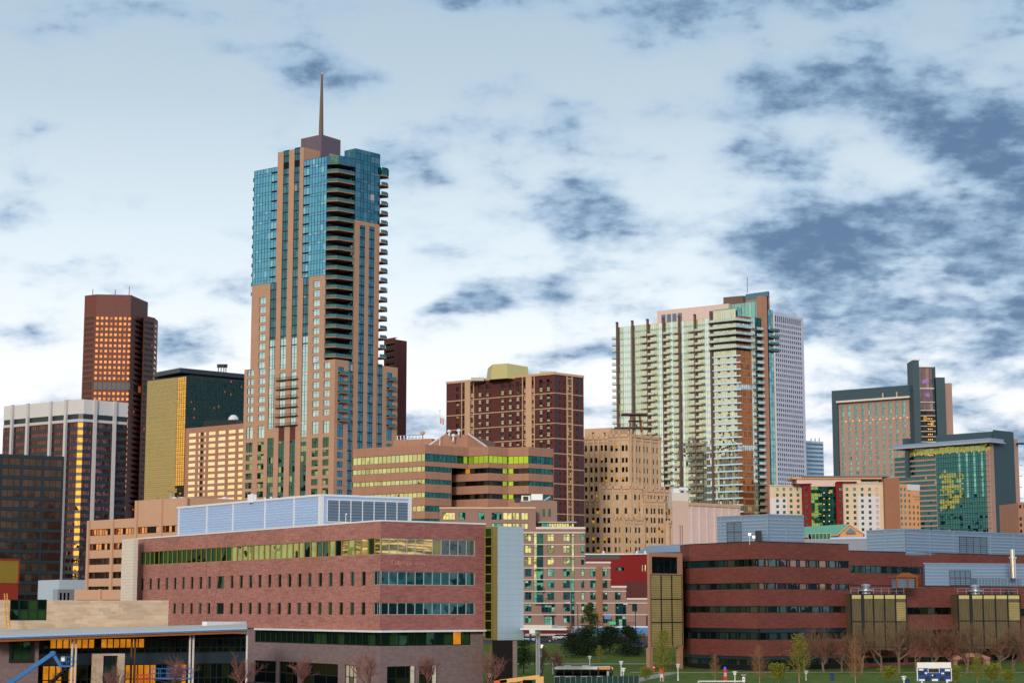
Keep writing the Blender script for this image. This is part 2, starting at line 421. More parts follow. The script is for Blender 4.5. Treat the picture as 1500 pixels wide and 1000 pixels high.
def receding(p, d): p = Vector(p[:2]); return p * (1 + d / p.y)     # d metres farther off, side wall running away from the eye
def para(A, B, C): return A + C - B       # fourth corner
# ------------------------------------------------------------------ the materials of the place
wallmat('pink_brick', (182, 124, 108), .26, .35, 4.5, (0, 4.1, .05, .18), .9, (154, 96, 84), mott=.9, blocks=(.55, .3, .26), k=1.0)
wallmat('pink_brick_shaded', (176, 110, 98), .28, .5, 5.0, (4.2, 0, .06, .18), .9, (138, 84, 82), mott=.9, blocks=(.55, .3, .2))  # right front's shade put into a darker pink brick
wallmat('grey_brick', (140, 116, 108), .24, .35, 5.0, (5.0, 0, .05, .15), .9, (124, 100, 100), blocks=(.55, .3, .2))
wallmat('red_brick', (132, 72, 60), .30, .4, 5.0, (6.1, 0, .06, .25), .9, (106, 54, 48), mott=1.0, blocks=(.8, .3, .18))
wallmat('white_stone', (226, 206, 184), .14, .5, 3.0, (0, .55, .05, .25), .85)
wallmat('travertine', (208, 178, 146), .12, .5, 2.6, (0, 1.1, .05, .15), .85, (192, 158, 126), blocks=(1.7, .55, .26))
wallmat('tower_stone', (190, 144, 114), .09, .3, .3, (6.5, 6.68, .12, .18), .8)
wallmat('tan_concrete', (206, 158, 124), .06, .4, .3, (3.3, 0, .05, .14), .8)
wallmat('tan_panel', (178, 126, 100), .11, .3, .3, (5.0, 0, .14, .28), .8)
wallmat('deco_brick', (222, 184, 144), .12, .6, .5, None, .85, (206, 164, 124))
wallmat('brown_brick', (104, 58, 52), .10, .4, 2.0, None, .9, (92, 50, 46))
wallmat('tan_trim', (216, 170, 132), .06, .5, .5, None, .8)
wallmat('cream_stucco', (228, 196, 160), .05, .3, .3, (0, 3.2, .12, .10), .85)
wallmat('pale_stucco', (226, 212, 204), .05, .3, .3, None, .85)
wallmat('brown_stucco', (162, 108, 80), .08, .3, .3, (0, 3.0, .08, .08), .85)
wallmat('red_stucco', (138, 36, 34), .07, .3, .3, (0, 3.2, .1, .15), .85)
wallmat('apartment_stucco', (156, 120, 104), .06, .3, .3, (5.2, 0, .07, .14), .85)
wallmat('pale_coping', (226, 206, 192), .05, .5, .5, None, .8)
wallmat('pink_panel', (232, 196, 178), .06, .5, .5, (0, 2.6, .06, .12), .8)
wallmat('hall_tan', (214, 176, 152), .06, .8, .2, None, .85)
wallmat('granite_brown', (116, 62, 52), .12, .6, .3, (13.5, 4.0, .35, .14), .6, spec=.4)
wallmat('white_fascia', (216, 206, 196), .06, .2, 1.2, (0, 1.4, .1, .12), .7)
wallmat('pier_white', (206, 194, 186), .05, .5, .2, None, .7)
wallmat('dark_spandrel', (24, 42, 50), .10, .6, .4, None, .35, spec=.6)
wallmat('black_recess', (26, 20, 20), .1, .5, .5, None, .9)  # near-black, standing for the shade inside recesses and slots
wallmat('slate_wall', (66, 84, 88), .07, .12, .9, (0, 3.3, .1, .12), .6)
wallmat('hotel_tan', (182, 142, 124), .06, .4, .4, (0, 3.2, .14, .14), .8)
wallmat('grid_concrete', (204, 198, 204), .05, .4, .4, None, .75)
wallmat('grey_concrete', (150, 152, 156), .06, .5, .5, (2.5, 0, .06, .15), .85)
wallmat('roof_grey', (120, 116, 112), .12, .15, .15, None, .9)
wallmat('roof_white', (212, 196, 176), .06, .15, .15, None, .7)
wallmat('blue_steel', (176, 194, 220), .06, .2, 1.5, None, .45, metal=.0, spec=.5)
wallmat('grey_steel', (138, 154, 170), .07, .2, 1.5, None, .45, spec=.5)
wallmat('louvre_grey', (114, 128, 142), .05, .5, 1.0, (0, .45, .14, .45), .5)
wallmat('silver_panel', (178, 190, 196), .04, .3, .3, (1.95, .79, .05, .24), .4, spec=.5)
wallmat('olive_panel', (140, 122, 68), .10, .4, .6, (0, 2.9, .08, .3), .4, spec=.5)
wallmat('gold_screen', (116, 98, 64), .20, 2.2, .25, (.34, 0, .11, .5), .6, (98, 82, 52), spec=.4, mott=1.2)
wallmat('gold_mesh', (168, 146, 94), .14, .5, 3.0, (0, .42, .14, .4), .55, (164, 138, 80), spec=.5, mott=1.0, blocks=(1.6, 1.2, .16))
wallmat('gold_sheet', (206, 186, 120), .08, .3, .3, None, .5)
wallmat('yellow_panel', (176, 140, 50), .06, .4, .4, None, .7)
wallmat('orange_panel', (178, 62, 40), .06, .4, 2.0, None, .8)
wallmat('green_roof', (112, 168, 138), .06, .6, .2, (.5, 0, .05, .14), .5)
wallmat('gable_tan', (226, 164, 112), .05, .4, .4, (0, 1.2, .06, .14), .8)
wallmat('tower_cap', (104, 84, 92), .08, .3, .3, (2.6, 0, .12, .3), .5, spec=.5)
wallmat('spire_wood', (120, 94, 78), .06, .4, .2, None, .6)
wallmat('brown_fin', (112, 88, 74), .06, .4, .4, None, .7)
wallmat('teal_spandrel', (52, 92, 92), .08, .5, .5, None, .3, spec=.6)
wallmat('white_spandrel', (206, 230, 240), .05, .5, .5, None, .3, spec=.5)
wallmat('slab_tan', (176, 124, 96), .06, .5, .5, None, .8)
wallmat('slab_dark', (70, 56, 50), .08, .5, .5, None, .8)
wallmat('asphalt', (66, 64, 66), .12, .2, .2, None, .9)
wallmat('path_concrete', (164, 150, 138), .08, .3, .3, (2.0, 2.0, .04, .2), .9)
wallmat('lawn_grass', (74, 94, 12), .45, .6, .6, None, .95, (100, 106, 26), bump=.6)
wallmat('city_ground', (92, 82, 74), .2, .05, .05, None, .95)
plain('sign_rose', (186, 96, 100), .6); plain('lettering_pink', (196, 140, 130), .7); plain('white_metal', (226, 230, 236), .4); plain('white_paint', (238, 238, 236), .5); plain('dark_metal', (38, 40, 44), .5)
plain('frame_dark', (28, 34, 34), .4); plain('frame_light', (170, 176, 172), .4); plain('frame_gold', (150, 134, 60), .4)
plain('frame_teal', (30, 70, 66), .4); plain('frame_green', (36, 66, 48), .4)
plain('galvanised', (180, 190, 200), .3, .7); plain('chrome', (220, 220, 220), .2, .9); plain('post_brown', (92, 64, 46), .7); plain('rust', (150, 86, 40), .7)
plain('wood_soffit', (170, 104, 44), .7); plain('ladder_yellow', (212, 150, 60), .6); plain('lift_blue', (14, 106, 176), .4)
plain('lift_red', (190, 60, 36), .5); plain('lift_sand', (222, 176, 104), .5); plain('hazard_orange', (228, 84, 34), .5)
plain('tyre_black', (22, 22, 22), .8); plain('signal_red', (206, 44, 34), .4); plain('score_blue', (24, 66, 138), .5)
plain('flag_red', (200, 60, 60), .8); plain('awning_blue', (96, 148, 200), .6); plain('dark_red', (96, 30, 36), .8); plain('beige_wall', (186, 156, 128), .85)
plain('bark_brown', (96, 70, 58), .9); plain('bark_grey', (120, 100, 86), .9); plain('bark_dark', (54, 42, 34), .9); plain('bark_pale', (160, 130, 104), .9)
plain('twig_red', (134, 92, 84), .9); plain('twig_brown', (112, 84, 66), .9); plain('twig_tan', (150, 112, 80), .9); plain('twig_olive', (122, 116, 48), .9)
leafmat('bud_green', (150, 150, 50), (110, 124, 40)); leafmat('pine_green', (20, 34, 22), (40, 58, 34)); leafmat('cedar_green', (78, 92, 42), (54, 74, 34)); leafmat('fresh_green', (74, 100, 36), (50, 80, 28))
plain('fence_green', (34, 64, 58), .8); plain('skin', (190, 140, 112), .7); plain('bronze', (176, 90, 60), .5)
# glass (mirror tints over inner colours; some tints and pane mixes paint in reflections)
glassmat('glass_green', (196, 206, 150), (40, 60, 40), .66, ((150, 170, 110), .2), None, .05, .03)
glassmat('glass_warm', (120, 128, 104), (60, 60, 40), .5, ((150, 140, 90), .2), ((255, 206, 120), .62, .95), .03, .02, strips=(.22, .22, 2.6))
glassmat('glass_teal_dark', (84, 136, 140), (6, 30, 36), .55, ((22, 60, 66), .4), None, .03, .02)
glassmat('glass_slot', (90, 130, 124), (10, 26, 26), .55, ((50, 80, 76), .3), None, .03, .03)
glassmat('glass_dark_green', (70, 110, 84), (12, 30, 18), .45, ((44, 78, 40), .4), None, .04, .03)
glassmat('glass_lobby', (70, 90, 84), (8, 14, 14), .35, ((40, 42, 22), .3), None, .04, .03)
glassmat('glass_lobby_lit', (60, 70, 60), (120, 80, 30), .15, None, ((255, 158, 36), .62, .92), .04, .03)
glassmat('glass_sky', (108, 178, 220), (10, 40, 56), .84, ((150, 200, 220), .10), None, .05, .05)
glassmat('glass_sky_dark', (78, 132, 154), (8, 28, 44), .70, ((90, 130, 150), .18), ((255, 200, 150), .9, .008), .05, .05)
glassmat('glass_room', (186, 224, 248), (16, 40, 46), .86, ((210, 225, 225), .15), None, .06, .05)
glassmat('glass_room_low', (86, 130, 120), (14, 26, 24), .6, ((190, 190, 130), .22), None, .10, .10)  # darker reflection in the tower's lower panes put into the tint
glassmat('glass_copper', (238, 176, 130), (60, 34, 20), .85, ((150, 90, 60), .12), None, .03, .05)
glassmat('glass_brown', (120, 96, 80), (14, 20, 24), .6, ((70, 60, 50), .2), None, .03, .02, .12)
glassmat('glass_purple', (150, 104, 104), (40, 26, 32), .62, ((60, 40, 46), .3), None, .03, .02)
glassmat('glass_gold', (200, 188, 156), (60, 56, 30), .80, None, None, .04, .03)
glassmat('glass_sunset_gold', (240, 190, 106), (80, 60, 30), .9, None, None, .03, .03)  # sunset reflected in the cut corners, put into a gold tint
glassmat('glass_navy', (56, 84, 84), (12, 26, 30), .55, ((40, 60, 62), .25), ((255, 140, 60), .6, .02), .03, .03)
glassmat('glass_cream', (252, 240, 206), (160, 150, 120), .85, ((250, 240, 210), .5), None, .02, .03)
glassmat('glass_lime', (206, 214, 178), (110, 120, 50), .75, ((214, 222, 150), .35), None, .05, .05)
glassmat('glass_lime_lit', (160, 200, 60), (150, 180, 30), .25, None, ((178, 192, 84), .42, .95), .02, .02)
glassmat('glass_teal', (60, 122, 122), (10, 44, 46), .6, ((40, 84, 84), .4), None, .04, .03)
glassmat('glass_flat', (92, 184, 200), (8, 60, 68), .6, ((190, 224, 200), .10), None, .05, .06)
glassmat('glass_flat_lit', (206, 220, 170), (150, 160, 100), .6, ((226, 230, 180), .5), ((232, 240, 170), .3, .4), .05, .05)
glassmat('glass_pane_dark', (66, 70, 70), (18, 16, 16), .4, ((70, 60, 48), .35), ((255, 176, 40), .9, .07), .04, .04)
glassmat('glass_spire', (214, 226, 220), (104, 116, 104), .80, ((196, 196, 140), .25), ((255, 200, 120), .8, .01), .06, .06)
glassmat('glass_spire_blue', (226, 246, 255), (60, 90, 100), .85, None, None, .03, .04)
glassmat('glass_orange', (184, 124, 84), (124, 76, 44), .55, ((170, 108, 64), .4), None, .05, .08)
glassmat('glass_aqua', (146, 200, 204), (60, 100, 104), .75, ((150, 200, 190), .3), None, .03, .03)
glassmat('glass_grid', (74, 106, 136), (30, 44, 58), .6, ((90, 100, 110), .15), None, .03, .05)
glassmat('glass_ribbon_blue', (104, 140, 170), (50, 74, 96), .6, None, None, .03, .03)
glassmat('glass_hotel', (116, 188, 206), (20, 84, 80), .70, ((150, 214, 204), .3), ((255, 220, 130), .8, .01), .04, .05)
glassmat('glass_curtain', (78, 134, 158), (6, 46, 54), .62, ((40, 110, 114), .3), ((255, 190, 80), .8, .01), .03, .02)
glassmat('glass_curtain_yellow', (158, 176, 128), (120, 120, 50), .7, ((180, 176, 96), .3), None, .05, .05)
glassmat('glass_embassy', (30, 90, 90), (2, 30, 34), .5, None, ((255, 200, 60), .9, .04), .25, .03)
glassmat('glass_embassy_bright', (150, 190, 116), (20, 70, 40), .7, None, None, .2, .05)
glassmat('glass_brick', (110, 140, 140), (14, 32, 36), .5, ((70, 76, 66), .45), ((255, 200, 140), .35, .03), .04, .05)
glassmat('glass_curtained', (150, 140, 130), (60, 54, 50), .35, ((206, 190, 160), .75), ((255, 200, 120), .5, .02), .03, .03); glassmat('glass_violet', (150, 130, 140), (60, 54, 60), .5, ((150, 130, 110), .3), None, .03, .04)
glassmat('balcony_glass', (84, 130, 140), (70, 112, 118), .22, None, None, .05, .08); glassmat('balcony_pale', (206, 222, 220), (160, 180, 174), .5, None, None, .04, .05); glassmat('glass_grey', (116, 132, 132), (50, 60, 60), .5, ((90, 96, 84), .3), None, .05, .02)
glassmat('vehicle_glass', (60, 72, 80), (6, 8, 10), .4, None, None, .02, .02)
lamp('lamp_warm', (255, 190, 90), 2.2); lamp('lamp_white', (255, 240, 220), 1.8); lamp('lamp_red', (255, 60, 40), 2.0); lamp('lamp_blue', (40, 90, 255), 2.0); lamp('lamp_amber', (255, 150, 40), 1.6); lamp('lamp_violet', (200, 150, 225), .6); lamp('sign_green', (70, 220, 140), .8)
# ================================================================== the pink brick classroom building
def build_classrooms():
    c = P(558, 763, 262); zt = c.z; C = Vector(c[:2]); A = PZ(195, 790, zt); B = PZ(711, 768, zt)
    FL, FR = Fa(A, C), Fa(C, B)
    T = Thing('classroom_building', 'long pink brick classroom building with a ribbon of green windows under a pale blue penthouse', 'building', (C.x, C.y, 0))
    W = MB(); zc = lambda py: FL.z(558, py)
    zl = zc(922.5)
    # left facade
    ul = FL.u(206, 815); band = (ul, FL.len, zc(811), zc(787)); b2 = (FL.u(546.5, 846), FL.len, zc(856), zc(836)); b3 = (FL.u(546.5, 890), FL.len, zc(900), zc(882))
    px = [208.6, 220.3, 232, 244.3, 256.3, 268.4, 281, 293.8, 306.5, 339.5, 353, 366.8, 380.4, 394.6, 409.4, 424, 438.5, 453.3, 468.7, 484, 499.8, 516, 532.3]
    sl = []
    for (ya, yb) in ((835.8, 856.6), (881.5, 900)):
        v0, v1 = zc(yb), zc(ya)
        sl += [(FL.u(x, 846) - .62, FL.u(x, 846) + .62, v0, v1) for x in px]
        sl.append((FL.u(317.5, 846), FL.u(328.5, 846), v0, v1))
    wall(W, FL, 0, FL.len, zl, zt, [band, b2, b3] + sl, 'pink_brick', .3, None, 'tlb')
    ur = FR.u(696, 800)
    R1, R2, R3 = (0, ur, band[2], band[3]), (0, ur, b2[2], b2[3]), (0, ur, b3[2], b3[3])
    wall(W, FR, 0, FR.len, zl, zt, [R1, R2, R3], 'pink_brick_shaded', .3, None, 'trb')
    # base storeys, a little behind the upper wall
    FLb, FRb = FL.shift(-.45), FR.shift(-.45)
    FLb = Fa(FLb.A, C + (FL.N + FR.N) * -.45); FRb = Fa(C + (FL.N + FR.N) * -.45, FRb.B)
    zg0, zg1 = zc(946), zc(925)
    u372 = FLb.u(373, 935)
    gr = (u372, FLb.len, zg0, zg1)
    op = [(FLb.u(a, 985), FLb.u(b, 985), 0.0, zc(975.5)) for a, b in ((372, 404), (409, 436), (440, 495), (504, 522))]
    wall(W, FLb, 0, FLb.len, 0, zl - .01, [gr] + op, 'grey_brick', .3, None, '')
    gr2 = (0, FRb.u(689.5, 935), zg0, zg1)
    op2 = [(FRb.u(567, 985), FRb.u(609, 985), 0.0, zc(976)), (FRb.u(614, 985), FRb.u(641, 985), 0.0, zc(976.5))]
    wall(W, FRb, 0, FRb.len, 0, zl - .01, [gr2] + op2, 'grey_brick', .3, None, 'r')
    D = para(A, C, B)
    ins = [A - FL.N * .95, C - (FL.N + FR.N) * 1.0, B - FR.N * .95, D]
    W.prism(ins, 0, zt - .6, 'pink_brick', 'roof_grey')
    T.part('wall', W)
    jt = MB()
    for x0_, x1_ in ((303, 303), (331, 309)): a_, b_ = FL.pt(FL.u(x0_, 784), zt - .3, .012), FL.pt(FL.u(x1_, 905), zl + .3, .012); jt.tube([a_, b_], .05, 'grey_brick', 4)
    T.part('control_joint', jt, kind='stuff')
    # coping
    cp = MB(); cp.fbox(FL, -.1, FL.len, zt + .003, zt + .22, -.5, .06, 'white_metal'); cp.fbox(FR, .065, FR.len + .05, zt + .003, zt + .215, -.5, .06, 'white_metal'); T.part('coping', cp)
    # ledge over the base
    lg = MB(); lg.fbox(FL, FL.u(376, 921), FL.len - .02, zl - .30, zl - .02, -.1, .5, 'white_metal'); lg.fbox(FR, 0.0, FR.len + .05, zl - .30, zl - .023, -.1, .5, 'white_metal')
    lg.fbox(FR, FR.len - .05, FR.len + .6, zl - .32, zl - .005, -.12, .42, 'white_metal'); T.part('ledge', lg)
    # ribbon windows
    n = 44
    T.add(win(FL, band[0], FL.len - .02, band[2], band[3], 'glass_green', 'frame_gold', n, 1, .22, .07, .09, proud=.14, glasses=lambda i, j: 'glass_dark_green' if i < 19 else 'glass_green' if i < 32 or i % 3 == 0 else 'glass_slot' if i < 38 else 'glass_warm'))
    fr = lambda i, j: 'glass_warm' if i < 7 else 'glass_grey'
    T.add(win(FR, .02, ur, R1[2], R1[3], 'glass_warm', 'frame_light', 11, 1, .22, .09, .10, proud=.14, glasses=fr))
    for (h, r) in ((b2, R2), (b3, R3)):
        T.add(win(FL, h[0], FL.len - .02, h[2], h[3], 'glass_teal_dark', 'frame_light', 2, 1, .22, .06, .07))
        T.add(win(FR, .02, ur, r[2], r[3], 'glass_teal_dark', 'frame_light', 11, 1, .22, .08, .11, proud=.1))
    for h in sl: T.add(win(FL, *h, 'glass_slot', 'frame_green', 2 if h[1] - h[0] > 1.5 else 1, 1, .26, .07, proud=.04))
    T.add(win(FLb, gr[0], gr[1], zg0, zg1, 'glass_dark_green', 'frame_dark', 22, 1, .2, .12, .16, proud=.1))
    T.add(win(FRb, gr2[0], gr2[1], zg0, zg1, 'glass_dark_green', 'frame_dark', 10, 1, .2, .12, .14, proud=.1, glasses=lambda i, j: 'glass_lobby_lit' if i == 8 else 'glass_dark_green'))
    for i, h in enumerate(op): T.add(win(FLb, *h, 'glass_lobby' if i < 3 else 'glass_cream', 'frame_dark', 3 if i else 2, 2, .28, .1, proud=.08), 'ground_floor_window')
    for h in op2: T.add(win(FRb, *h, 'glass_lobby', 'frame_dark', 3, 2, .28, .1, proud=.08), 'ground_floor_window')
    for x in (604.5, 636.5):
        m = MB(); u = FRb.u(x, 985); m.fbox(FRb, u - .25, u + .25, 0, op2[0][3] - .01, -.24, .05, 'white_stone'); T.part('column', m)
    # faint lettering on the brick
    mb_ = MB(); zb_, zt_ = FR.z(600, 827.0), FR.z(600, 823.6)      # too faint to read in the photo: thin pale strokes of letters
    for x, lo, hi, wd in ((574.1, 0, .35, .10), (579.4, 0, 0, .09), (580.6, .0, -.05, .08), (583.0, 0, .3, .08), (584.2, 0, .3, .09), (585.9, -.3, 0, .09), (588.4, 0, 0, .08), (593.2, 0, .1, .07), (596.4, -.1, 0, .09), (597.4, .1, 0, .06), (600.6, 0, 0, .11), (601.6, 0, 0, .07), (609.3, 0, 0, .09), (612.5, 0, .05, .12), (616.2, 0, .05, .12), (618.9, 0, 0, .09), (621.4, -.05, -.1, .09)):
        u_ = FR.u(x, 825); mb_.fbox(FR, u_ - wd / 2, u_ + wd / 2, zb_ + lo, zt_ + hi, .0, .03, 'lettering_pink', False)
        mb_.fbox(FR, u_ + wd / 2, u_ + wd / 2 + .12, zt_ + hi - .09, zt_ + hi - .01, .0, .025, 'lettering_pink', False)
    T.part('lettering', mb_, kind='stuff')
    # penthouse with horizontal ribs
    c2 = P(470, 726, 284); z2 = c2.z; C2 = Vector(c2[:2]); A2 = PZ(260.5, 744.5, z2); B2 = PZ(602.5, 730.5, z2)
    GL, GR = Fa(A2, C2), Fa(C2, B2); m = MB(); z0 = zt - .6
    def ribs(f, ua, ub, mat, pitch=.42):
        k = int((z2 - z0) / pitch)
        for i in range(k):
            a, b = z0 + (z2 - z0) * i / k, z0 + (z2 - z0) * (i + 1) / k; h = (b - a)
            m.quad(f.pt(ua, a, .0), f.pt(ub, a, .0), f.pt(ub, a + h * .78, .07), f.pt(ua, a + h * .78, .07), mat)
            m.quad(f.pt(ua, a + h * .78, .07), f.pt(ub, a + h * .78, .07), f.pt(ub, b, 0), f.pt(ua, b, 0), mat)
    ribs(GL, 0, GL.len, 'blue_steel'); ribs(GR, 0, GR.len, 'blue_steel')
    m.prism([A2 - GL.N * .05, C2 - (GL.N + GR.N) * .05, B2 - GR.N * .05, para(A2, C2, B2)], z0, z2 - .03, 'blue_steel', 'roof_grey')
    ph = T.part('penthouse', m)
    m = MB(); m.fbox(GL, -.1, GL.len + .15, z2 - .02, z2 + .3, -.3, .15, 'white_metal'); m.fbox(GR, .16, GR.len + .1, z2 - .02, z2 + .295, -.3, .15, 'white_metal')
    for x in (262.5, 303.5, 341.5, 388.5, 431): u = GL.u(x, 760); m.fbox(GL, u - .15, u + .15, z0, z2 - .03, .0, .12, 'white_metal')
    m.fbox(GL, GL.len - .5, GL.len + .1, z0, z2 - .025, .01, .13, 'white_metal'); m.fbox(GR, -.1, .5, z0, z2 - .03, .01, .125, 'white_metal'); m.fbox(GR, GR.len - .5, GR.len, z0, z2 - .03, .01, .125, 'white_metal')
    T.part('trim', m, parent=ph)
    m = MB(); ua, ub = GR.u(479, 745), GR.u(597.5, 745); za, zb = GR.z(540, 764.5), GR.z(540, 734)
    m.quad(GR.pt(ua, za, .10), GR.pt(ub, za, .10), GR.pt(ub, zb, .10), GR.pt(ua, zb, .10), 'louvre_grey')
    for i in range(8): u = ua + (ub - ua) * i / 7; m.fbox(GR, u - .07, u + .07, za, zb, .09, .18, 'white_metal')
    m.fbox(GR, ua, ub, za - .15, za, .0, .17, 'white_metal'); m.fbox(GR, ua, ub, zb, zb + .15, .0, .17, 'white_metal')
    T.part('louvre', m, parent=ph)
    # vents and lamp on the roofs
    for x, y0, y1, r in ((365.5, 737, 724, .35), (369.5, 737, 723, .35), (374, 736, 724, .25), (388, 735, 728, .2), (397, 734, 727, .2)):
        b = P(x, y0, 300); h = P(x, y1, 300).z; mm = MB(); mm.tube([(b.x, b.y, z2 - .1), (b.x, b.y, h)], r, 'white_metal', 10); T.part('vent_pipe', mm)
    b = P(506.5, 763, 272); mm = MB(); mm.tube([(b.x, b.y, zt - .6), (b.x, b.y, P(506, 755, 272).z)], .06, 'white_metal', 6); mm.tube([(b.x, b.y, P(506, 755, 272).z), (b.x + .1, b.y - .3, P(506, 752.5, 272).z)], .14, 'white_metal', 8); T.part('roof_lamp', mm)
    # white stone end wall, on the far left
    a, b = P(179, 789.5, 330), P(196.5, 789, 326); FW = Fa(a, b); m = MB(); wall(m, FW, 0, FW.len, 0, a.z, [], 'white_stone', .3, None, 'lrt', .8); T.part('end_wall', m, label='white stone end wall')
    # tall metal clad box on the right, over a dark recess
    E = B + FL.U * 3.2; e = P(729, 770, E.y); G = XY(767, E.y + 3); z1 = e.z; zb = P(729, 937, E.y).z
    FB = Fa(E, G); back = B + FR.U * .02
    m = MB(); m.prism([back, E, G, receding(G, 8), back + Vector((2, 6))], zb, z1, 'silver_panel', 'roof_white', True); T.part('metal_box', m)
    FO = Fa(back, E); m = MB()
    m.fbox(FO, 0, FO.len - .02, zb + .02, z1 - .05, .005, .06, 'olive_panel', False)
    T.part('side_panel', m)
    w0 = FO.u(712, 800); m = win(FO, FO.len * .02, FO.len * .62, zb + .1, z1 - .2, 'glass_dark_green', 'frame_gold', 1, 12, -.12, .12, .14, proud=.08); T.part('stair_window', m)
    m = MB(); q = XY(721, 269, 960); q2 = XY(752, 269, 960); m.prism([q, q2, q2 + Vector((0, 8)), q + Vector((0, 8))], 0, zb - .01, 'black_recess'); T.part('recess_wall', m)  # shade of the void painted as a black wall
    m = MB(); q = XY(751, 266.5, 960); q2 = XY(757.5, 266.5, 960); m.prism([q, q2, q2 + Vector((0, .9)), q + Vector((0, .9))], 0, zb - .01, 'grey_brick'); T.part('pier', m)
    T.done(); return T, FL, FR
CT_, CFL, CFR = build_classrooms()

# ================================================================== the glazed hall under its white canopy
def build_hall():
    T = Thing('glass_hall', 'glazed hall with lamps lit amber inside, under a long white canopy roof', 'building', (XY(180, 250).x, 250, 0))
    a, b = P(-30, 877, 256), P(247, 885.5, 266); F1 = Fa(a, b); m = MB(); zt = a.z; zt2 = b.z
    zl = 8.4
    hole = (F1.u(14.5, 890), F1.u(68.5, 890), F1.z(40, 908), F1.z(40, 878.5))
    wall(m, F1, 0, F1.len, zl - 1.5, hole[3], [(hole[0], hole[1], hole[2], hole[3] + 1)], 'travertine', .3, None, 'lr')
    zz = lambda u: zt + (zt2 - zt) * u / F1.len
    for ua, ub in ((0, hole[0]), (hole[1], F1.len)):
        z0 = hole[3]
        m.quad(F1.pt(ua, z0), F1.pt(ub, z0), F1.pt(ub, max(zz(ub), z0 + .01)), F1.pt(ua, max(zz(ua), z0 + .01)), 'travertine')
        m.quad(F1.pt(ua, zz(ua)), F1.pt(ub, zz(ub)), F1.pt(ub, zz(ub), -.4), F1.pt(ua, zz(ua), -.4), 'travertine')
    bk = [F1.A - F1.N * .4, F1.B - F1.N * .4, F1.B - F1.N * 14, F1.A - F1.N * 14]
    m.prism(bk, zl - 1.5, zt2 - .15, 'travertine', 'roof_grey')
    T.part('stone_wall', m)
    T.part('window', win(F1, *hole[:3], hole[3] + .1, 'glass_dark_green', 'frame_dark', 4, 2, .15, .14, .14, proud=.12), label='dark green window in the stone wall')
    # canopy: real sloping slab
    f0, f1 = P(-30, 932.5, 238), P(361, 919, 256); r0, r1 = P(-30, 922.5, 256), P(362, 913.0, 270)
    m = MB(); th = Vector((0, 0, -.35))
    m.quad(f0, f1, r1, r0, 'roof_white'); m.quad(f0 + th, f1 + th, f1, f0, 'blue_steel'); m.quad(f1 + th, r1 + th, r1, f1, 'white_metal'); m.quad(r0 + th, f0 + th, f0, r0, 'white_metal'); m.quad(r1, r1 + th, r0 + th, r0, 'white_metal')
    m.quad(r0 + th, r1 + th, f1 + th, f0 + th, 'wood_soffit')
    can = T.part('canopy', m)
    m = MB(); Fc = Fa(f0, f1); g0, g1 = f0 + th, f1 + th; n3 = Vector((Fc.N.x, Fc.N.y, 0))
    m.tube([f0 + n3 * .18 + Vector((0, 0, -.1)), f1 + n3 * .18 + Vector((0, 0, -.1))], .14, 'blue_steel', 10); T.part('gutter', m, parent=can)
    m = MB(); e0, e1 = g0 - n3 * .3, g1 - n3 * .3; dz = Vector((0, 0, -.35))
    m.quad(e0 + dz, e1 + dz, e1, e0, 'wood_soffit'); m.quad(e1 + dz - n3 * .3, e0 + dz - n3 * .3, e0 - n3 * .3, e1 - n3 * .3, 'wood_soffit'); m.quad(e0 + dz, e0 + dz - n3 * .3, e1 + dz - n3 * .3, e1 + dz, 'wood_soffit'); T.part('fascia', m, parent=can)
    for x0, x1 in ((303, 328), (326, 361)):
        q0, q1 = P(x0, 913, 268 - (330 - x0) * .1), P(x1, 915, 268 + (x1 - 330) * .1)
        FF = Fa(q0, q1); m = MB(); m.fbox(FF, 0, FF.len, q0.z - .5, q0.z + .3, -1.0, 0, 'white_metal'); T.part('roof_upstand', m, parent=can)
    # glass front, set back under the roof
    GW = Fa(XY(56, 249), XY(362, 262)); zr = min(f0.z, f1.z) - .75
    n = 34; ztop = zr + .35
    us = [GW.len * i / n for i in range(n + 1)]
    zs1, zs0 = GW.z(200, 956), GW.z(200, 972)
    lit = set(range(2, 9)) | set(range(11, 17)) | {10}
    up = lambda i, j: 'glass_lobby_lit' if (i in lit and j == 1) else 'glass_lobby'
    T.part('upper_glazing', win(GW, 0, GW.len, zs1, ztop, 'glass_lobby', 'frame_dark', dep=0, fw=.12, us=us, vs=[zs1, zs1 + (ztop - zs1) * .35, ztop], bar=.14, proud=.12, glasses=up))
    lit2 = {1, 2, 3, 5, 14, 15, 16, 17, 18, 22, 23}
    T.part('lower_glazing', win(GW, 0, GW.len, 0.0, zs0, 'glass_lobby', 'frame_dark', dep=0, fw=.12, us=us, vs=[0, zs0 * .5, zs0], bar=.14, proud=.12, glasses=lambda i, j: 'glass_lobby_lit' if (i in lit2) else 'glass_lobby'))
    m = MB(); m.fbox(GW, 0, GW.len, zs0 + .01, zs1 - .01, -.3, .25, 'dark_spandrel'); T.part('floor_slab', m)
    m = MB(); m.prism([GW.A - GW.N * .3, GW.B - GW.N * .3, GW.B - GW.N * 10, GW.A - GW.N * 10], 0, zl - .5, 'black_recess'); T.part('rear_wall', m)
    # brick block on the far left with its window
    q0, q1 = P(-40, 936, 243), P(57.5, 938, 246); FBk = Fa(q0, q1); zb = 7.6
    hole = (FBk.u(17, 950), FBk.u(46, 950), FBk.z(30, 966), FBk.z(30, 938.5)); m = MB()
    wall(m, FBk, 0, FBk.len, 0, zb, [hole], 'grey_brick', .3, None, 'rlt', 8); bw = T.part('brick_wall', m)
    wn = T.part('window', win(FBk, *hole, 'glass_dark_green', 'frame_dark', 2, 3, .25, .14, .1, proud=.1), parent=bw)
    m = MB(); u0, u1, v0, v1 = hole
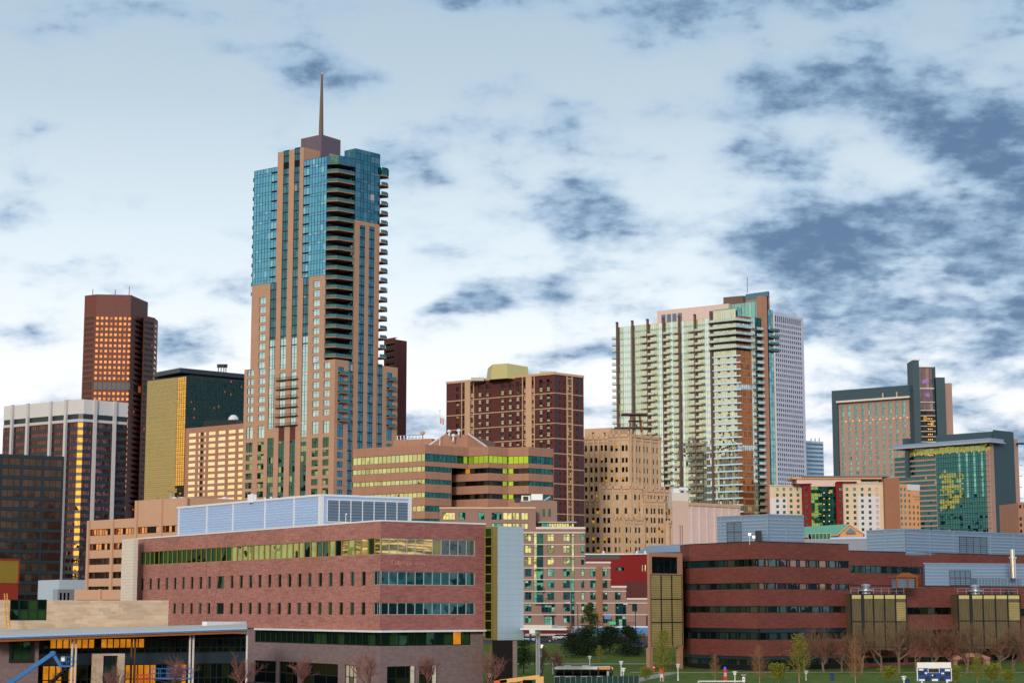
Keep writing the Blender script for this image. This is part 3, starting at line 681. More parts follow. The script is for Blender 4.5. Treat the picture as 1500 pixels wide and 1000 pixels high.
    for a, b, c, d in ((u0 - .3, u0, v0 - .3, v1 + .3), (u1, u1 + .3, v0 - .3, v1 + .3), (u0, u1, v0 - .3, v0), (u0, u1, v1, v1 + .3)): m.fbox(FBk, a, b, c, d, .0, .3, 'frame_dark')
    T.part('window_hood', m, parent=wn)
    # paired posts
    for x, Y, c, top in ((105.5, 246, 'white_stone', 931), (111, 246.5, 'white_stone', 931), (192.5, 250, 'post_brown', 927), (197.5, 250.2, 'post_brown', 927), (278, 254, 'pale_coping', 923.5), (283, 254.3, 'pale_coping', 923.5), (361.5, 257.5, 'pale_coping', 922)):
        b = XY(x, Y, 960); m = MB(); m.tube([(b.x, b.y, 0), (b.x, b.y, P(x, top, Y).z)], .15, c, 10); m.tube([(b.x, b.y, 0), (b.x, b.y, .25)], .3, 'dark_metal', 10)
        T.part('post', m)
    # stone portal
    q0, q1 = P(142, 957, 245), P(183, 957.5, 247); FP = Fa(q0, q1); m = MB()
    m.fbox(FP, 0, .9, 0, q0.z, -2, 0, 'travertine'); m.fbox(FP, FP.len - .9, FP.len, 0, q0.z, -2, 0, 'travertine'); m.fbox(FP, .9, FP.len - .9, q0.z - .25, q0.z, -2, -.003, 'travertine'); po = T.part('portal', m)
    T.part('portal_glazing', win(FP, .9, FP.len - .9, 0, q0.z - .25, 'glass_slot', 'frame_dark', 3, 4, .5, .1, .1), parent=po)
    # stair seen through the glass front
    m = MB(); s0, s1 = P(72, 1000, 245), P(104, 972, 247.5)
    for d in (0, 1.2): m.tube([s0 + Vector((0, d, 0)), s1 + Vector((0, d, 0))], .16, 'dark_metal', 6)
    for k in range(7): p = s0.lerp(s1, k / 6); m.box(p.x - .4, p.x + .4, p.y, p.y + 1.2, p.z, p.z + .08, 'dark_metal'); m.tube([p, p + Vector((0, 0, 1.0))], .03, 'dark_metal', 4)
    T.part('stair', m)
    T.done()
build_hall()
def ladder():
    T = Thing('ladder', 'yellow extension ladder leaning on the stone wall beside the dark green window', 'ladder', P(16, 925, 238))
    a0, a1, b0, b1 = P(9.5, 919, 252), P(14.8, 919, 252.3), P(6.5, 869, 256.3), P(10.3, 869, 256.5)
    for p, q in ((a0, b0), (a1, b1)): m = MB(); m.tube([p, q], .08, 'ladder_yellow', 6); T.part('rail', m)
    m = MB()
    for k in range(1, 13): m.tube([a0.lerp(b0, k / 13), a1.lerp(b1, k / 13)], .04, 'ladder_yellow', 5)
    T.part('rungs', m)
ladder()

# ================================================================== red brick building on the right
def build_brick():
    c = P(1109.5, 793.3, 346); zt = c.z; C = Vector(c[:2]); A = PZ(1009.4, 797.7, zt); B = PZ(1243, 797.5, zt)
    A0 = XY(997.5, A.y + 7)
    F0, FL, FR = Fa(A0, A), Fa(A, C), Fa(C, B)
    T = Thing('brick_building', 'dark red brick building with five ribbons of windows and a rounded corner', 'building', (C.x, C.y, 0))
    zc = lambda py: FL.z(1109.5, py)
    bands = [(zc(828.8), zc(818)), (zc(862.3), zc(853)), (zc(896.8), zc(887)), (zc(936.8), zc(926)), (0.9, zc(966))]
    lint = [(zc(926), zc(920)), (zc(966), zc(961))]
    W = MB()
    for f, cp in ((F0, 'tl'), (FL, 't'), (FR, 'tr')):
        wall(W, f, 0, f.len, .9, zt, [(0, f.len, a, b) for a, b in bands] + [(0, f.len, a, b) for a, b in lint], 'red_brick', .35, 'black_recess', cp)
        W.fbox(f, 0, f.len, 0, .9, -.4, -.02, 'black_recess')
        for a, b in lint: W.quad(f.pt(0, a, -.3), f.pt(f.len, a, -.3), f.pt(f.len, b, -.3), f.pt(0, b, -.3), 'dark_spandrel')
    D = B + (A - C) * 1.0
    W.prism([A0 - F0.N * .45, A - (F0.N + FL.N) * .35, C - (FL.N + FR.N) * .42, B - FR.N * .45, D, receding(A0, 12)], 0, zt - .5, 'red_brick', 'roof_grey')
    T.part('wall', W)
    cp = MB()
    for f in (F0, FL, FR): cp.fbox(f, 0, f.len, zt + .003, zt + .18, -.4, .04, 'dark_metal')
    T.part('coping', cp)
    rr = random.Random(5)
    def ribbon(f, v0, v1, k, glasses):
        us = [0]
        while us[-1] < f.len - .9: us.append(us[-1] + (1.9 if len(us) % 2 else .95) * rr.uniform(.9, 1.1))
        us[-1] = f.len
        gs = [rr.choice(glasses) for _ in us]
        m = win(f, 0, f.len, v0, v1, 'glass_brick', 'frame_dark', us=us, vs=[v0, v1], dep=.25, fw=.08, bar=.09, proud=.1, glasses=lambda i, j: gs[i])
        for i in range(1, len(us) - 1, 2):
            a, b = us[i] + .04, us[i + 1] - .04
            for (p, q, r_, s) in ((a, a + .13, v0, v1), (b - .13, b, v0, v1), (a, b, v0, v0 + .13), (a, b, v1 - .13, v1)): m.fbox(f, p, q, r_, s, -.24, -.1, 'frame_dark', False)
        T.add(m)
    for k, (a, b) in enumerate(bands):
        ribbon(F0, a, b, k, ['glass_brick']); ribbon(FL, a, b, k, ['glass_teal_dark', 'glass_brick', 'glass_slot'])
        ribbon(FR, a, b, k, ['glass_violet', 'glass_brick', 'glass_violet'] if k < 2 else ['glass_brick', 'glass_slot'] if k < 3 else ['glass_lobby', 'glass_slot'])
    # penthouse
    def steel_box(fs, z0, z1, mat, pitch, mb):
        for f in fs:
            k = max(1, int((z1 - z0) / pitch))
            for i in range(k):
                a, b = z0 + (z1 - z0) * i / k, z0 + (z1 - z0) * (i + 1) / k; h = b - a
                mb.quad(f.pt(0, a), f.pt(f.len, a), f.pt(f.len, a + h * .7, .16), f.pt(0, a + h * .7, .16), mat, None, .5); mb.quad(f.pt(0, a + h * .7, .16), f.pt(f.len, a + h * .7, .16), f.pt(f.len, b), f.pt(0, b), mat, None, .5)
    def penthouse(name, pl, pc, pr, Y, z0, louvres, seams, label=None):
        c = P(*pc, Y); z1 = c.z; C = Vector(c[:2]); A = PZ(*pl, z1); B = PZ(*pr, z1); f, g = Fa(A, C), Fa(C, B); mb = MB()
        steel_box((f, g), z0, z1, 'grey_steel', .62, mb)
        mb.prism([A - f.N * .05, C - (f.N + g.N) * .05, B - g.N * .05, para(A, C, B)], z0, z1 - .02, 'grey_steel', 'roof_grey')
        o = T.part(name, mb, label); m = MB()
        for ff in (f, g): m.fbox(ff, 0 if ff is f else .21, ff.len, z1 - .02, z1 + .2, -.2, .2, 'grey_steel')
        for i, x in seams: ff = (f, g)[i]; u = ff.u(x, 785); m.fbox(ff, u - .1, u + .1, z0, z1 - .03, 0, .19, 'grey_steel')
        T.part('trim', m, parent=o)
        for i, x0, x1, y0, y1, nx, ny in louvres:
            ff = (f, g)[i]; T.part('louvre', win(ff, ff.u(x0, y0), ff.u(x1, y0), ff.z(x0, y1), ff.z(x0, y0), 'louvre_grey', 'dark_metal', nx, ny, -.17, .08, .08), parent=o)
        return o, f, g
    penthouse('penthouse', (1050.5, 757.5), (1126, 754), (1177, 755.5), 352, zt - .5, [(0, 1065.3, 1087, 765, 794, 2, 2)], [(0, 1057), (0, 1087.5), (1, 1151), (0, 1125)])
    m = MB(); fb = P(1107, 777, 351); m.box(fb.x, fb.x + 1.0, fb.y - 1, fb.y + 1, zt - .5, fb.z, 'dark_metal'); T.part('roof_hatch', m)
    for x, y in ((1098, 783), (1104, 787)):
        b = P(x, y, 347.5); m = MB(); m.tube([(b.x, b.y, zt - .5), (b.x, b.y, b.z - .1)], .05, 'white_metal', 5); m.box(b.x - .25, b.x + .25, b.y - .25, b.y + .05, b.z - .1, b.z + .35, 'lamp_white'); T.part('roof_lamp', m)
    # rear wing
    a, b = P(1240, 806.5, 386), P(1520, 815.5, 428); z2 = a.z; FW = Fa(a, (b.x, b.y)); W = MB()
    h = (FW.u(1245, 833), FW.u(1352, 833), FW.z(1250, 838.3), FW.z(1250, 827.8))
    wall(W, FW, 0, FW.len, 0, z2, [h], 'red_brick', .35, None, 't'); W.prism([FW.A - FW.N * .45, FW.B - FW.N * .45, FW.B - FW.N * 40, FW.A - FW.N * 40], 0, z2 - .5, 'red_brick', 'roof_grey')
    T.part('rear_wing', W)
    m = MB(); m.fbox(FW, 0, FW.len, z2 + .003, z2 + .18, -.4, .04, 'dark_metal'); T.part('coping', m)
    T.add(win(FW, *h, 'glass_teal_dark', 'frame_dark', 14, 1, .25, .09, .09, proud=.1, glasses=lambda i, j: 'glass_violet' if i == 13 else 'glass_slot'))
    penthouse('penthouse', (1269.5, 777.5), (1326, 775), (1520, 783.5), 398, z2 - .5, [(1, 1404, 1444.5, 785, 811, 4, 2)], [(0, 1297.5), (0, 1325), (1, 1361), (1, 1396), (1, 1450), (1, 1484)])
    # front block with the lower roof
    a, b = P(1243.5, 857.5, 362), P(1525, 858.5, 388); z3 = a.z; FV = Fa(a, (b.x, b.y)); W = MB()
    h = [(FV.u(1328, 893), FV.u(1402, 893), FV.z(1340, 899.5), FV.z(1340, 889)), (FV.u(1493, 893), FV.len, FV.z(1495, 902), FV.z(1495, 891)),
         (FV.u(1326, 930), FV.u(1402, 930), FV.z(1340, 936), FV.z(1340, 922)), (FV.u(1330, 975), FV.u(1390, 975), .9, FV.z(1340, 962)), (FV.u(1452, 975), FV.u(1490, 975), .9, FV.z(1470, 958)), (FV.u(1247, 975), FV.u(1324, 975), .9, FV.z(1290, 962))]
    wall(W, FV, 0, FV.len, 0, z3, h, 'red_brick', .35, 'black_recess', 't'); W.prism([FV.A - FV.N * .45, FV.B - FV.N * .45, FV.B - FV.N * 30, FV.A - FV.N * 22], 0, z3 - .5, 'red_brick', 'roof_grey')
    T.part('front_wing', W)
    m = MB(); m.fbox(FV, 0, FV.len, z3 + .003, z3 + .18, -.4, .04, 'dark_metal'); T.part('coping', m)
    for i, q in enumerate(h): T.add(win(FV, *q, 'glass_lobby', 'frame_dark', 7, 1, .3, .09, .09, proud=.1, glasses=lambda i, j: 'glass_lobby' if i != 3 else 'glass_brick'))
    penthouse('penthouse', (1352.6, 825.5), (1354, 825.3), (1520, 826.5), 393, z3 - .5, [(1, 1390, 1421, 835, 857, 4, 2)], [(1, 1382), (1, 1421.5), (1, 1431)])
    # duct and chimney in front of it
    q0, q1 = P(1430.5, 846, 388), P(1496, 846, 391); f = Fa(q0, q1); m = MB(); m.fbox(f, 0, f.len, z3 - .4, q0.z, -2.2, 0, 'louvre_grey'); 
    for k in range(14): u = f.len * (k + .5) / 14; m.fbox(f, u - .06, u + .06, z3 - .4, q0.z - .02, 0, .06, 'grey_steel')
    T.part('roof_duct', m)
    b = P(1486, 846, 386.5); m = MB(); zc1, zc2, zc0 = P(1486, 804, 386).z, P(1486, 815, 386).z, P(1486, 846, 386).z
    m.lathe((b.x, b.y + 1), [(0, zc0), (.62, zc0), (.62, zc2), (.85, zc2 + .05), (.85, zc2 - .3), (.5, zc2), (.5, zc1), (.0, zc1)], 'chrome'); T.part('chimney', m)
    # louvred boxes, standing proud of the front wing
    def screen(x0, x1, y0, Y, nb, dark):
        q0, q1 = P(x0, y0, Y), P(x1, y0, Y + 3); f = Fa(q0, q1); m = MB(); zt = q0.z; zb = 3.5
        m.prism([f.A, f.B, f.B - f.N * 5, f.A - f.N * 5], zb, zt - .02, 'gold_screen', 'roof_grey', True); o = T.part('screen_box', m)
        for i in range(nb):
            ua, ub = f.len * i / nb + .15, f.len * (i + 1) / nb - .15
            m = MB(); zz = zt
            for k, (za, zbb) in enumerate(((zt - 5.2, zt - .2), (zt - 10.0, zt - 5.4), (zb, zt - 10.2))):
                if i == nb - 1 and k == 0: m.fbox(f, ua, ub, za, za + 3.6, .05, .2, 'gold_sheet' if False else 'gold_mesh'); m.fbox(f, ua, ub, za + 3.7, zbb, .05, .2, 'gold_screen'); continue
                m.fbox(f, ua, ub, za, zbb, .05, .2, 'gold_screen', False)
            m.fbox(f, ua, ub, zt - .95, zt - .25, .2, .26, 'gold_sheet'); T.part('louvre_panel', m, parent=o)
        m = MB()
        for i in range(nb + 1):
            u = f.len * i / nb; wd = .3 if i == 1 else .1; m.fbox(f, u - wd, u + wd, zb, zt, .02, .34, 'dark_metal')
        for zz in (zt - .1, zt - 5.3, zt - 10.1): m.fbox(f, 0, f.len, zz - .1, zz + .1, .03, .3, 'dark_metal')
        T.part('mullion', m, parent=o)
        m = MB()
        for zz in (zt + .55, zt + 1.1): m.tube([f.pt(.2, zz, -.3), f.pt(f.len - .2, zz, -.3)], .04, 'galvanised', 5)
        for k in range(8): u = .2 + (f.len - .4) * k / 7; m.tube([f.pt(u, zt - .02, -.3), f.pt(u, zt + 1.1, -.3)], .04, 'galvanised', 5)
        T.part('railing', m, parent=o)
        p = f.pt(f.len * .36, 0, -2); m = MB(); m.lathe((p.x, p.y), [(.9, zt - .05), (.75, zt + .5), (1.5, zt + .55), (1.5, zt + .8), (.7, zt + .95), (.75, zt + 1.5), (.95, zt + 1.55), (.8, zt + 1.8), (0, zt + 1.95)], 'galvanised'); T.part('roof_vent', m, parent=o)
        p = f.pt(f.len * .87, 0, -1.2); m = MB(); m.box(p.x - .5, p.x + .5, p.y - .5, p.y + .5, zt - .02, zt + .7, 'dark_metal'); m.tube([(p.x - .9, p.y, zt), (p.x + .3, p.y, zt + 1.3)], .12, 'dark_metal', 6); m.tube([(p.x + .9, p.y, zt), (p.x - .1, p.y, zt + 1.5)], .12, 'dark_metal', 6); T.part('roof_fan', m, parent=o)
    screen(1246, 1326.5, 869, 359, 5, 1); screen(1402.5, 1493, 869.5, 372.5, 5, 1)
    # small rooftop frame and arch at the door
    q0, q1 = P(1313, 845, 361), P(1343.5, 845, 363); f = Fa(q0, q1); m = MB(); zt4 = q0.z
    for u in (.1, f.len - .1, f.len * .55): m.fbox(f, u - .12, u + .12, z3 - .4, zt4, -.12, .12, 'rust')
    m.fbox(f, -.2, f.len + .2, zt4 + .002, zt4 + .2, -2.4, .2, 'rust'); m.poly([f.pt(-.2, zt4 + .2, .2), f.pt(f.len + .2, zt4 + .2, .2), f.pt(f.len * .6, zt4 + .9, .2), f.pt(f.len * .25, zt4 + .9, .2)], 'rust'); m.fbox(f, .5, f.len - .4, z3 - .4, z3 + 1.4, -2.2, -.4, 'louvre_grey'); T.part('roof_shelter', m)
    q0, q1 = P(1396, 955, 368), P(1450, 955, 372); f = Fa(q0, q1); m = MB()
    m.fbox(f, 0, 1.0, 0, q0.z - 1.4, -1, 0, 'tan_panel'); m.fbox(f, f.len - 1.0, f.len, 0, q0.z - 1.4, -1, 0, 'tan_panel')
    n = 10
    for k in range(n):
        t0, t1 = k / n, (k + 1) / n; hz = lambda t: q0.z - 1.4 + 1.3 * math.sin(math.pi * (.08 + .84 * t)); ua, ub = f.len * t0, f.len * t1
        m.quad(f.pt(ua, hz(t0) - .8), f.pt(ub, hz(t1) - .8), f.pt(ub, hz(t1)), f.pt(ua, hz(t0)), 'tan_panel'); m.quad(f.pt(ua, hz(t0)), f.pt(ub, hz(t1)), f.pt(ub, hz(t1), -1), f.pt(ua, hz(t0), -1), 'pink_brick_shaded'); m.quad(f.pt(ub, hz(t1) - .8), f.pt(ua, hz(t0) - .8), f.pt(ua, hz(t0) - .8, -1), f.pt(ub, hz(t1) - .8, -1), 'pink_brick_shaded')
    T.part('arch', m)
    T.done()
    # small gold screened block on posts, left of it
    q0, q1 = P(951, 808.5, 352), P(999.5, 808, 358); f = Fa(q0, q1); zt = q0.z
    S = Thing('screened_block', 'narrow tan block with a gold metal screen, raised on posts', 'building', (q0.x, q0.y, 0))
    m = MB(); zb = f.z(960, 948); h = [(f.u(955, 830), f.u(993, 830), f.z(970, 839.5), f.z(970, 815)), (f.u(953.5, 900), f.len - .1, zb + .2, f.z(970, 841))]
    wall(m, f, 0, f.len, zb, zt, h, 'tan_panel', .3, None, 'tlrb', .6); m.prism([f.A - f.N * .62, f.B - f.N * .62, receding(f.B, 12), receding(f.A, 12)], zb, zt - .3, 'tan_panel', 'roof_grey', True); S.part('wall', m)
    S.part('window', win(f, *h[0], 'glass_navy', 'frame_dark', 4, 1, .25, .1, .08))
    u0, u1, v0, v1 = h[1]; vs = [v0, f.z(970, 911), f.z(970, 877), v1]
    for i in range(3):
        m = MB(); a, b = u0 + (u1 - u0) * i / 3 + .08, u0 + (u1 - u0) * (i + 1) / 3 - .08
        for j in range(3): m.fbox(f, a, b, vs[j] + .06, vs[j + 1] - .06, -.25, -.1, 'gold_mesh')
        S.part('screen_panel', m)
    m = MB()
    for i in range(4): uq = u0 + (u1 - u0) * i / 3; m.fbox(f, uq - .13, uq + .13, v0, v1, -.2, -.02, 'dark_metal')
    for vq in vs: m.fbox(f, u0, u1, vq - .1, vq + .1, -.19, -.04, 'dark_metal')
    S.part('mullion', m)
    m = MB(); m.quad(f.pt(u0, v0, -.28), f.pt(u1, v0, -.28), f.pt(u1, v1, -.28), f.pt(u0, v1, -.28), 'dark_metal'); S.part('screen_backing', m)
    for x in (954, 998):
        u = f.u(x, 960); m = MB(); m.fbox(f, u - .45, u + .45, 0, zb - .01, -.9, 0, 'tan_panel'); S.part('post', m)
build_brick()
# ================================================================== the stepped apartment house
def build_flats():
    Y = 478; X = lambda px, py=850: XY(px, Y, py)
    a, b = X(644, 750), X(952, 880); f = Fa(a, b); g = 5.3
    T = Thing('apartment_house', 'stepped tan apartment house with white floor lines and green tinted windows', 'building', ((a.x + b.x) / 2, Y, g))
    z = lambda py: f.z(800, py); u = lambda px, py=850: f.u(px, py)
    W = MB(); wins = []; holes = []
    pit = 17.1
    tops = [781.2 + pit * i for i in range(8)]
    colsp = [(769, 778.5, 2), (801.8, 811.8, 2), (824.8, 835, 2), (851.3, 855.8, 1)]
    for i, y in enumerate(tops):
        for (x0, x1, n) in colsp:
            if i >= 6 and x0 == 801.8: continue
            wins.append((u(x0), u(x1), z(y + 11.2), z(y), n))
    strips = [(781.6, 796, 780.5, 882.5), (835.8, 841.4, 780.5, 917)]
    big = [(793, 812.5, 885, 896.5), (798, 812, 901.5, 916)]
    for x0, x1, ya, yb in big: wins.append((u(x0), u(x1), z(yb), z(ya), 4))
    wing1 = [(864.4, 872.5, i) for i in range(3, 8)] + [(882.8, 889.6, i) for i in range(3, 8)]
    wing2 = [(900.4, 909, 5)]
    wing3 = [(925.6, 933, 6)]
    for x0, x1, i in wing1 + wing2 + wing3: wins.append((u(x0), u(x1), z(tops[i] + 11.2), z(tops[i]), 2))
    wins += [(u(901), u(921.5), z(900), z(882.5), 4), (u(901), u(931), z(917), z(901), 6), (u(948), u(951.5), z(895), z(883.5), 1), (u(946), u(951.5), z(917), z(901), 1)]
    H_ = [w_[:4] for w_ in wins]; S_ = [(u(x0), u(x1), z(yb), z(ya)) for x0, x1, ya, yb in strips]
    zt0, zt1, zt2, zt3 = z(774.5), z(824), z(859.5), z(877)
    u0, uA, uB, uC, uD = u(766), u(857), u(894.3), u(917), f.len
    sel = lambda lo, hi: [h for h in H_ + S_ if lo - .1 <= h[0] < hi]
    wall(W, f, 0, u(785), z(774.5), z(745), [(u(p), u(q), z(b_), z(a_)) for p, q in ((648, 666.4), (672.4, 681.4), (700, 709.4), (720, 735), (736.6, 750), (751, 760.6), (763.6, 773.6)) for a_, b_ in ((750, 760.8), (766, 774.4))], 'apartment_stucco', .25, None, 'tlr')
    wall(W, f, 0, u0, g, z(774.5) - .01, [], 'apartment_stucco', .25, None, 'l'); 
    for lo, hi, zt in ((u0, uA, zt0 - .005), (uA, uB, zt1), (uB, uC, zt2), (uC, uD, zt3)): wall(W, f, lo, hi, g, zt, sel(lo, hi), 'apartment_stucco', .25, None, 'tr')
    for lo, hi, zt in ((0, u(785), z(746)), (u(785), uA, zt0 - .4), (uA, uB, zt1 - .3), (uB, uC, zt2 - .3), (uC, uD, zt3 - .3)):
        W.prism([f.pt(lo, 0, -.4)[:2], f.pt(hi, 0, -.4)[:2], f.pt(hi, 0, -16)[:2], f.pt(lo, 0, -16)[:2]], g - .5, zt, 'apartment_stucco', 'roof_grey')
    W.fbox(f, u(873.5), u(882.3), g, z(829), 0, .35, 'brown_stucco')
    T.part('wall', W)
    lines = MB()
    for i in range(0, 9):
        y = 780 + pit * i; ue = uA if i < 3 else uB if i < 5 else uC if i < 6 else uD
        if i == 0: lines.fbox(f, 0, uA + .1, z(y) - .1, z(y) + .22, 0, .18, 'pale_coping')
        else: lines.fbox(f, u0, ue + .1, z(y) - .08, z(y) + .10, .002, .12, 'pale_coping')
    T.part('floor_line', lines)
    for ua_, ub_, za_, zb_, d0_, d1_, mt_ in ((u(785) + .02, uA + .15, zt0 + .005, zt0 + .55, -.4, .2, 'pale_coping'), (uA + .16, uB + .15, zt1 - .1, zt1 + .35, -.4, .2, 'pale_coping'), (uB + .16, uC + .15, zt2 - .1, zt2 + .35, -.4, .2, 'pale_coping'), (uC + .16, uD, zt3 - .1, zt3 + .3, -.4, .2, 'pale_coping'), (-.1, u(785), z(745) + .01, z(745) + .5, -.4, .2, 'tan_trim')):
        cp = MB(); cp.fbox(f, ua_, ub_, za_, zb_, d0_, d1_, mt_); T.part('parapet', cp)
    for k, (a_, b_, c_, d_, n) in enumerate(wins):
        hi = c_ > z(838); m = win(f, a_, b_, c_, d_, 'glass_flat_lit' if hi and b_ < u(845) else 'glass_flat', 'frame_teal', n, 1, .2, .1, .08, us=None, proud=.08, vs=[c_, c_ + (d_ - c_) * .68, d_]); T.add(m)
    for p, q in ((648, 666.4), (672.4, 681.4), (700, 709.4), (720, 735), (736.6, 750), (751, 760.6), (763.6, 773.6)):
        for a_, b_ in ((750, 760.8), (766, 774.4)): T.add(win(f, u(p), u(q), z(b_), z(a_), 'glass_flat_lit' if p > 736 or p == 648 else 'glass_flat', 'frame_teal', 4 if q - p > 14 else 2, 1, .2, .1, .08, proud=.08))
    for si, (h, ns) in enumerate(zip(S_, (2, 2))):
        us = [h[0], h[0] + (h[1] - h[0]) * (.34 if si == 0 else .3), h[1]]; vs = []
        for i in range(9):
            for o in (0, 4.5):
                v = z(780 + pit * i + o)
                if h[2] < v < h[3]: vs.append(v)
        vs = sorted([h[2]] + vs + [h[3]])
        gl = (lambda i, j: ('glass_flat_lit' if i == 0 and vs[j] > z(860) else 'glass_flat' if vs[j] < z(840) else 'glass_teal')) if si == 0 else (lambda i, j: 'glass_flat_lit' if i == 1 and vs[j] > z(850) else 'glass_flat')
        T.part('bay_glazing', win(f, *h, 'glass_flat', 'frame_teal', us=us, vs=vs, dep=.1, fw=.12, bar=.12, proud=.09, glasses=gl))
    # balconies
    for x0, x1, y in ((783, 811, 882.5), (783, 797, 865), (901, 930, 917), (795, 812, 899)):
        m = MB(); m.fbox(f, u(x0), u(x1), z(y) - .2, z(y), .17, 1.6, 'pale_coping'); 
        for k in range(12): q = u(x0) + (u(x1) - u(x0)) * k / 11; m.tube([f.pt(q, z(y), 1.5), f.pt(q, z(y) + 1.1, 1.5)], .03, 'frame_teal', 4, False)
        m.tube([f.pt(u(x0), z(y) + 1.1, 1.5), f.pt(u(x1), z(y) + 1.1, 1.5)], .05, 'frame_teal', 5); T.part('balcony', m)
    # glazed rooftop room and plant
    fr = f.shift(-3.2); a_, b_ = fr.u(793, 770), fr.u(841, 770); zr0, zr1 = zt0 - .4, fr.z(800, 765.5)
    m = win(fr, a_, b_, zr0, zr1, 'glass_flat_lit', 'frame_teal', 13, 1, 0, .15, .12, proud=.12, glasses=lambda i, j: 'glass_flat' if i < 3 else 'glass_flat_lit')
    m.prism([fr.pt(a_, 0, -.1)[:2], fr.pt(b_, 0, -.1)[:2], fr.pt(b_, 0, -6)[:2], fr.pt(a_, 0, -6)[:2]], zr0, zr1 - .01, 'frame_teal', 'roof_grey'); m.fbox(fr, a_ - .8, b_ + .6, zr1, zr1 + .3, -6.5, .8, 'frame_light'); T.part('rooftop_room', m)
    fp = f.shift(-5); m = MB(); m.fbox(fp, fp.u(762, 740), fp.u(816, 740), z(775), fp.z(780, 733.5), -8, 0, 'apartment_stucco'); T.part('plant_room', m)
    for x, c in ((796.5, 'glass_teal'), (805, 'glass_teal')): m = win(fp, fp.u(x - 1.8, 750), fp.u(x + 1.8, 750), fp.z(800, 756), fp.z(800, 745), c, 'frame_teal', 1, 1, -.05, .1); T.add(m)
    m = MB(); p = fp.pt(fp.u(776, 735), 0, -2); zz = fp.z(776, 733.5)
    m.box(p.x - 2.2, p.x + .2, p.y - 1, p.y + 1, zz, zz + 1.5, 'white_metal'); m.box(p.x + .4, p.x + 3.4, p.y - 1, p.y + 1, zz + .3, zz + 1.9, 'galvanised'); m.box(p.x - 4, p.x - 2.4, p.y - 1, p.y + 1, zz - .2, zz + .9, 'dark_metal'); m.tube([(p.x + 3.6, p.y, zz), (p.x + 5.4, p.y, zz + 1.2)], .35, 'galvanised', 8)
    m.fbox(Fa((p.x - 2, p.y - 1.02), (p.x, p.y - 1.02)), .3, 1.6, zz + .2, zz + 1.3, 0, .05, 'dark_metal'); T.part('air_handler', m)
    m = MB(); 
    for y_ in (906, 912): pass
    m.fbox(f, u(892), u(901.5), z(914), z(910.2), .9, 1.0, 'sign_green'); T.part('shop_sign', m)
    m = MB(); s0 = f.u(884); s1 = f.u(894); m.quad(f.pt(s0, z(901), .17), f.pt(s0, z(905), 1.8), f.pt(s1, z(905), 1.8), f.pt(s1, z(900.5), .17), 'awning_blue'); m.quad(f.pt(s0, z(905), 1.8), f.pt(s0, z(906), 1.8), f.pt(s1, z(906), 1.8), f.pt(s1, z(905), 1.8), 'awning_blue'); T.part('awning', m)
    # rooftop terrace things
    m = MB(); b_ = X(846, 800); b_ = f.pt(u(848, 800), 0, -3)
    for dx in (-1.6, 1.6):
        for dy in (-1.2, 1.2): m.tube([(b_.x + dx, b_.y + dy, zt1), (b_.x + dx, b_.y + dy, zt1 + 0)], .1, 'dark_red', 4)
    T.done(); return T
build_flats()

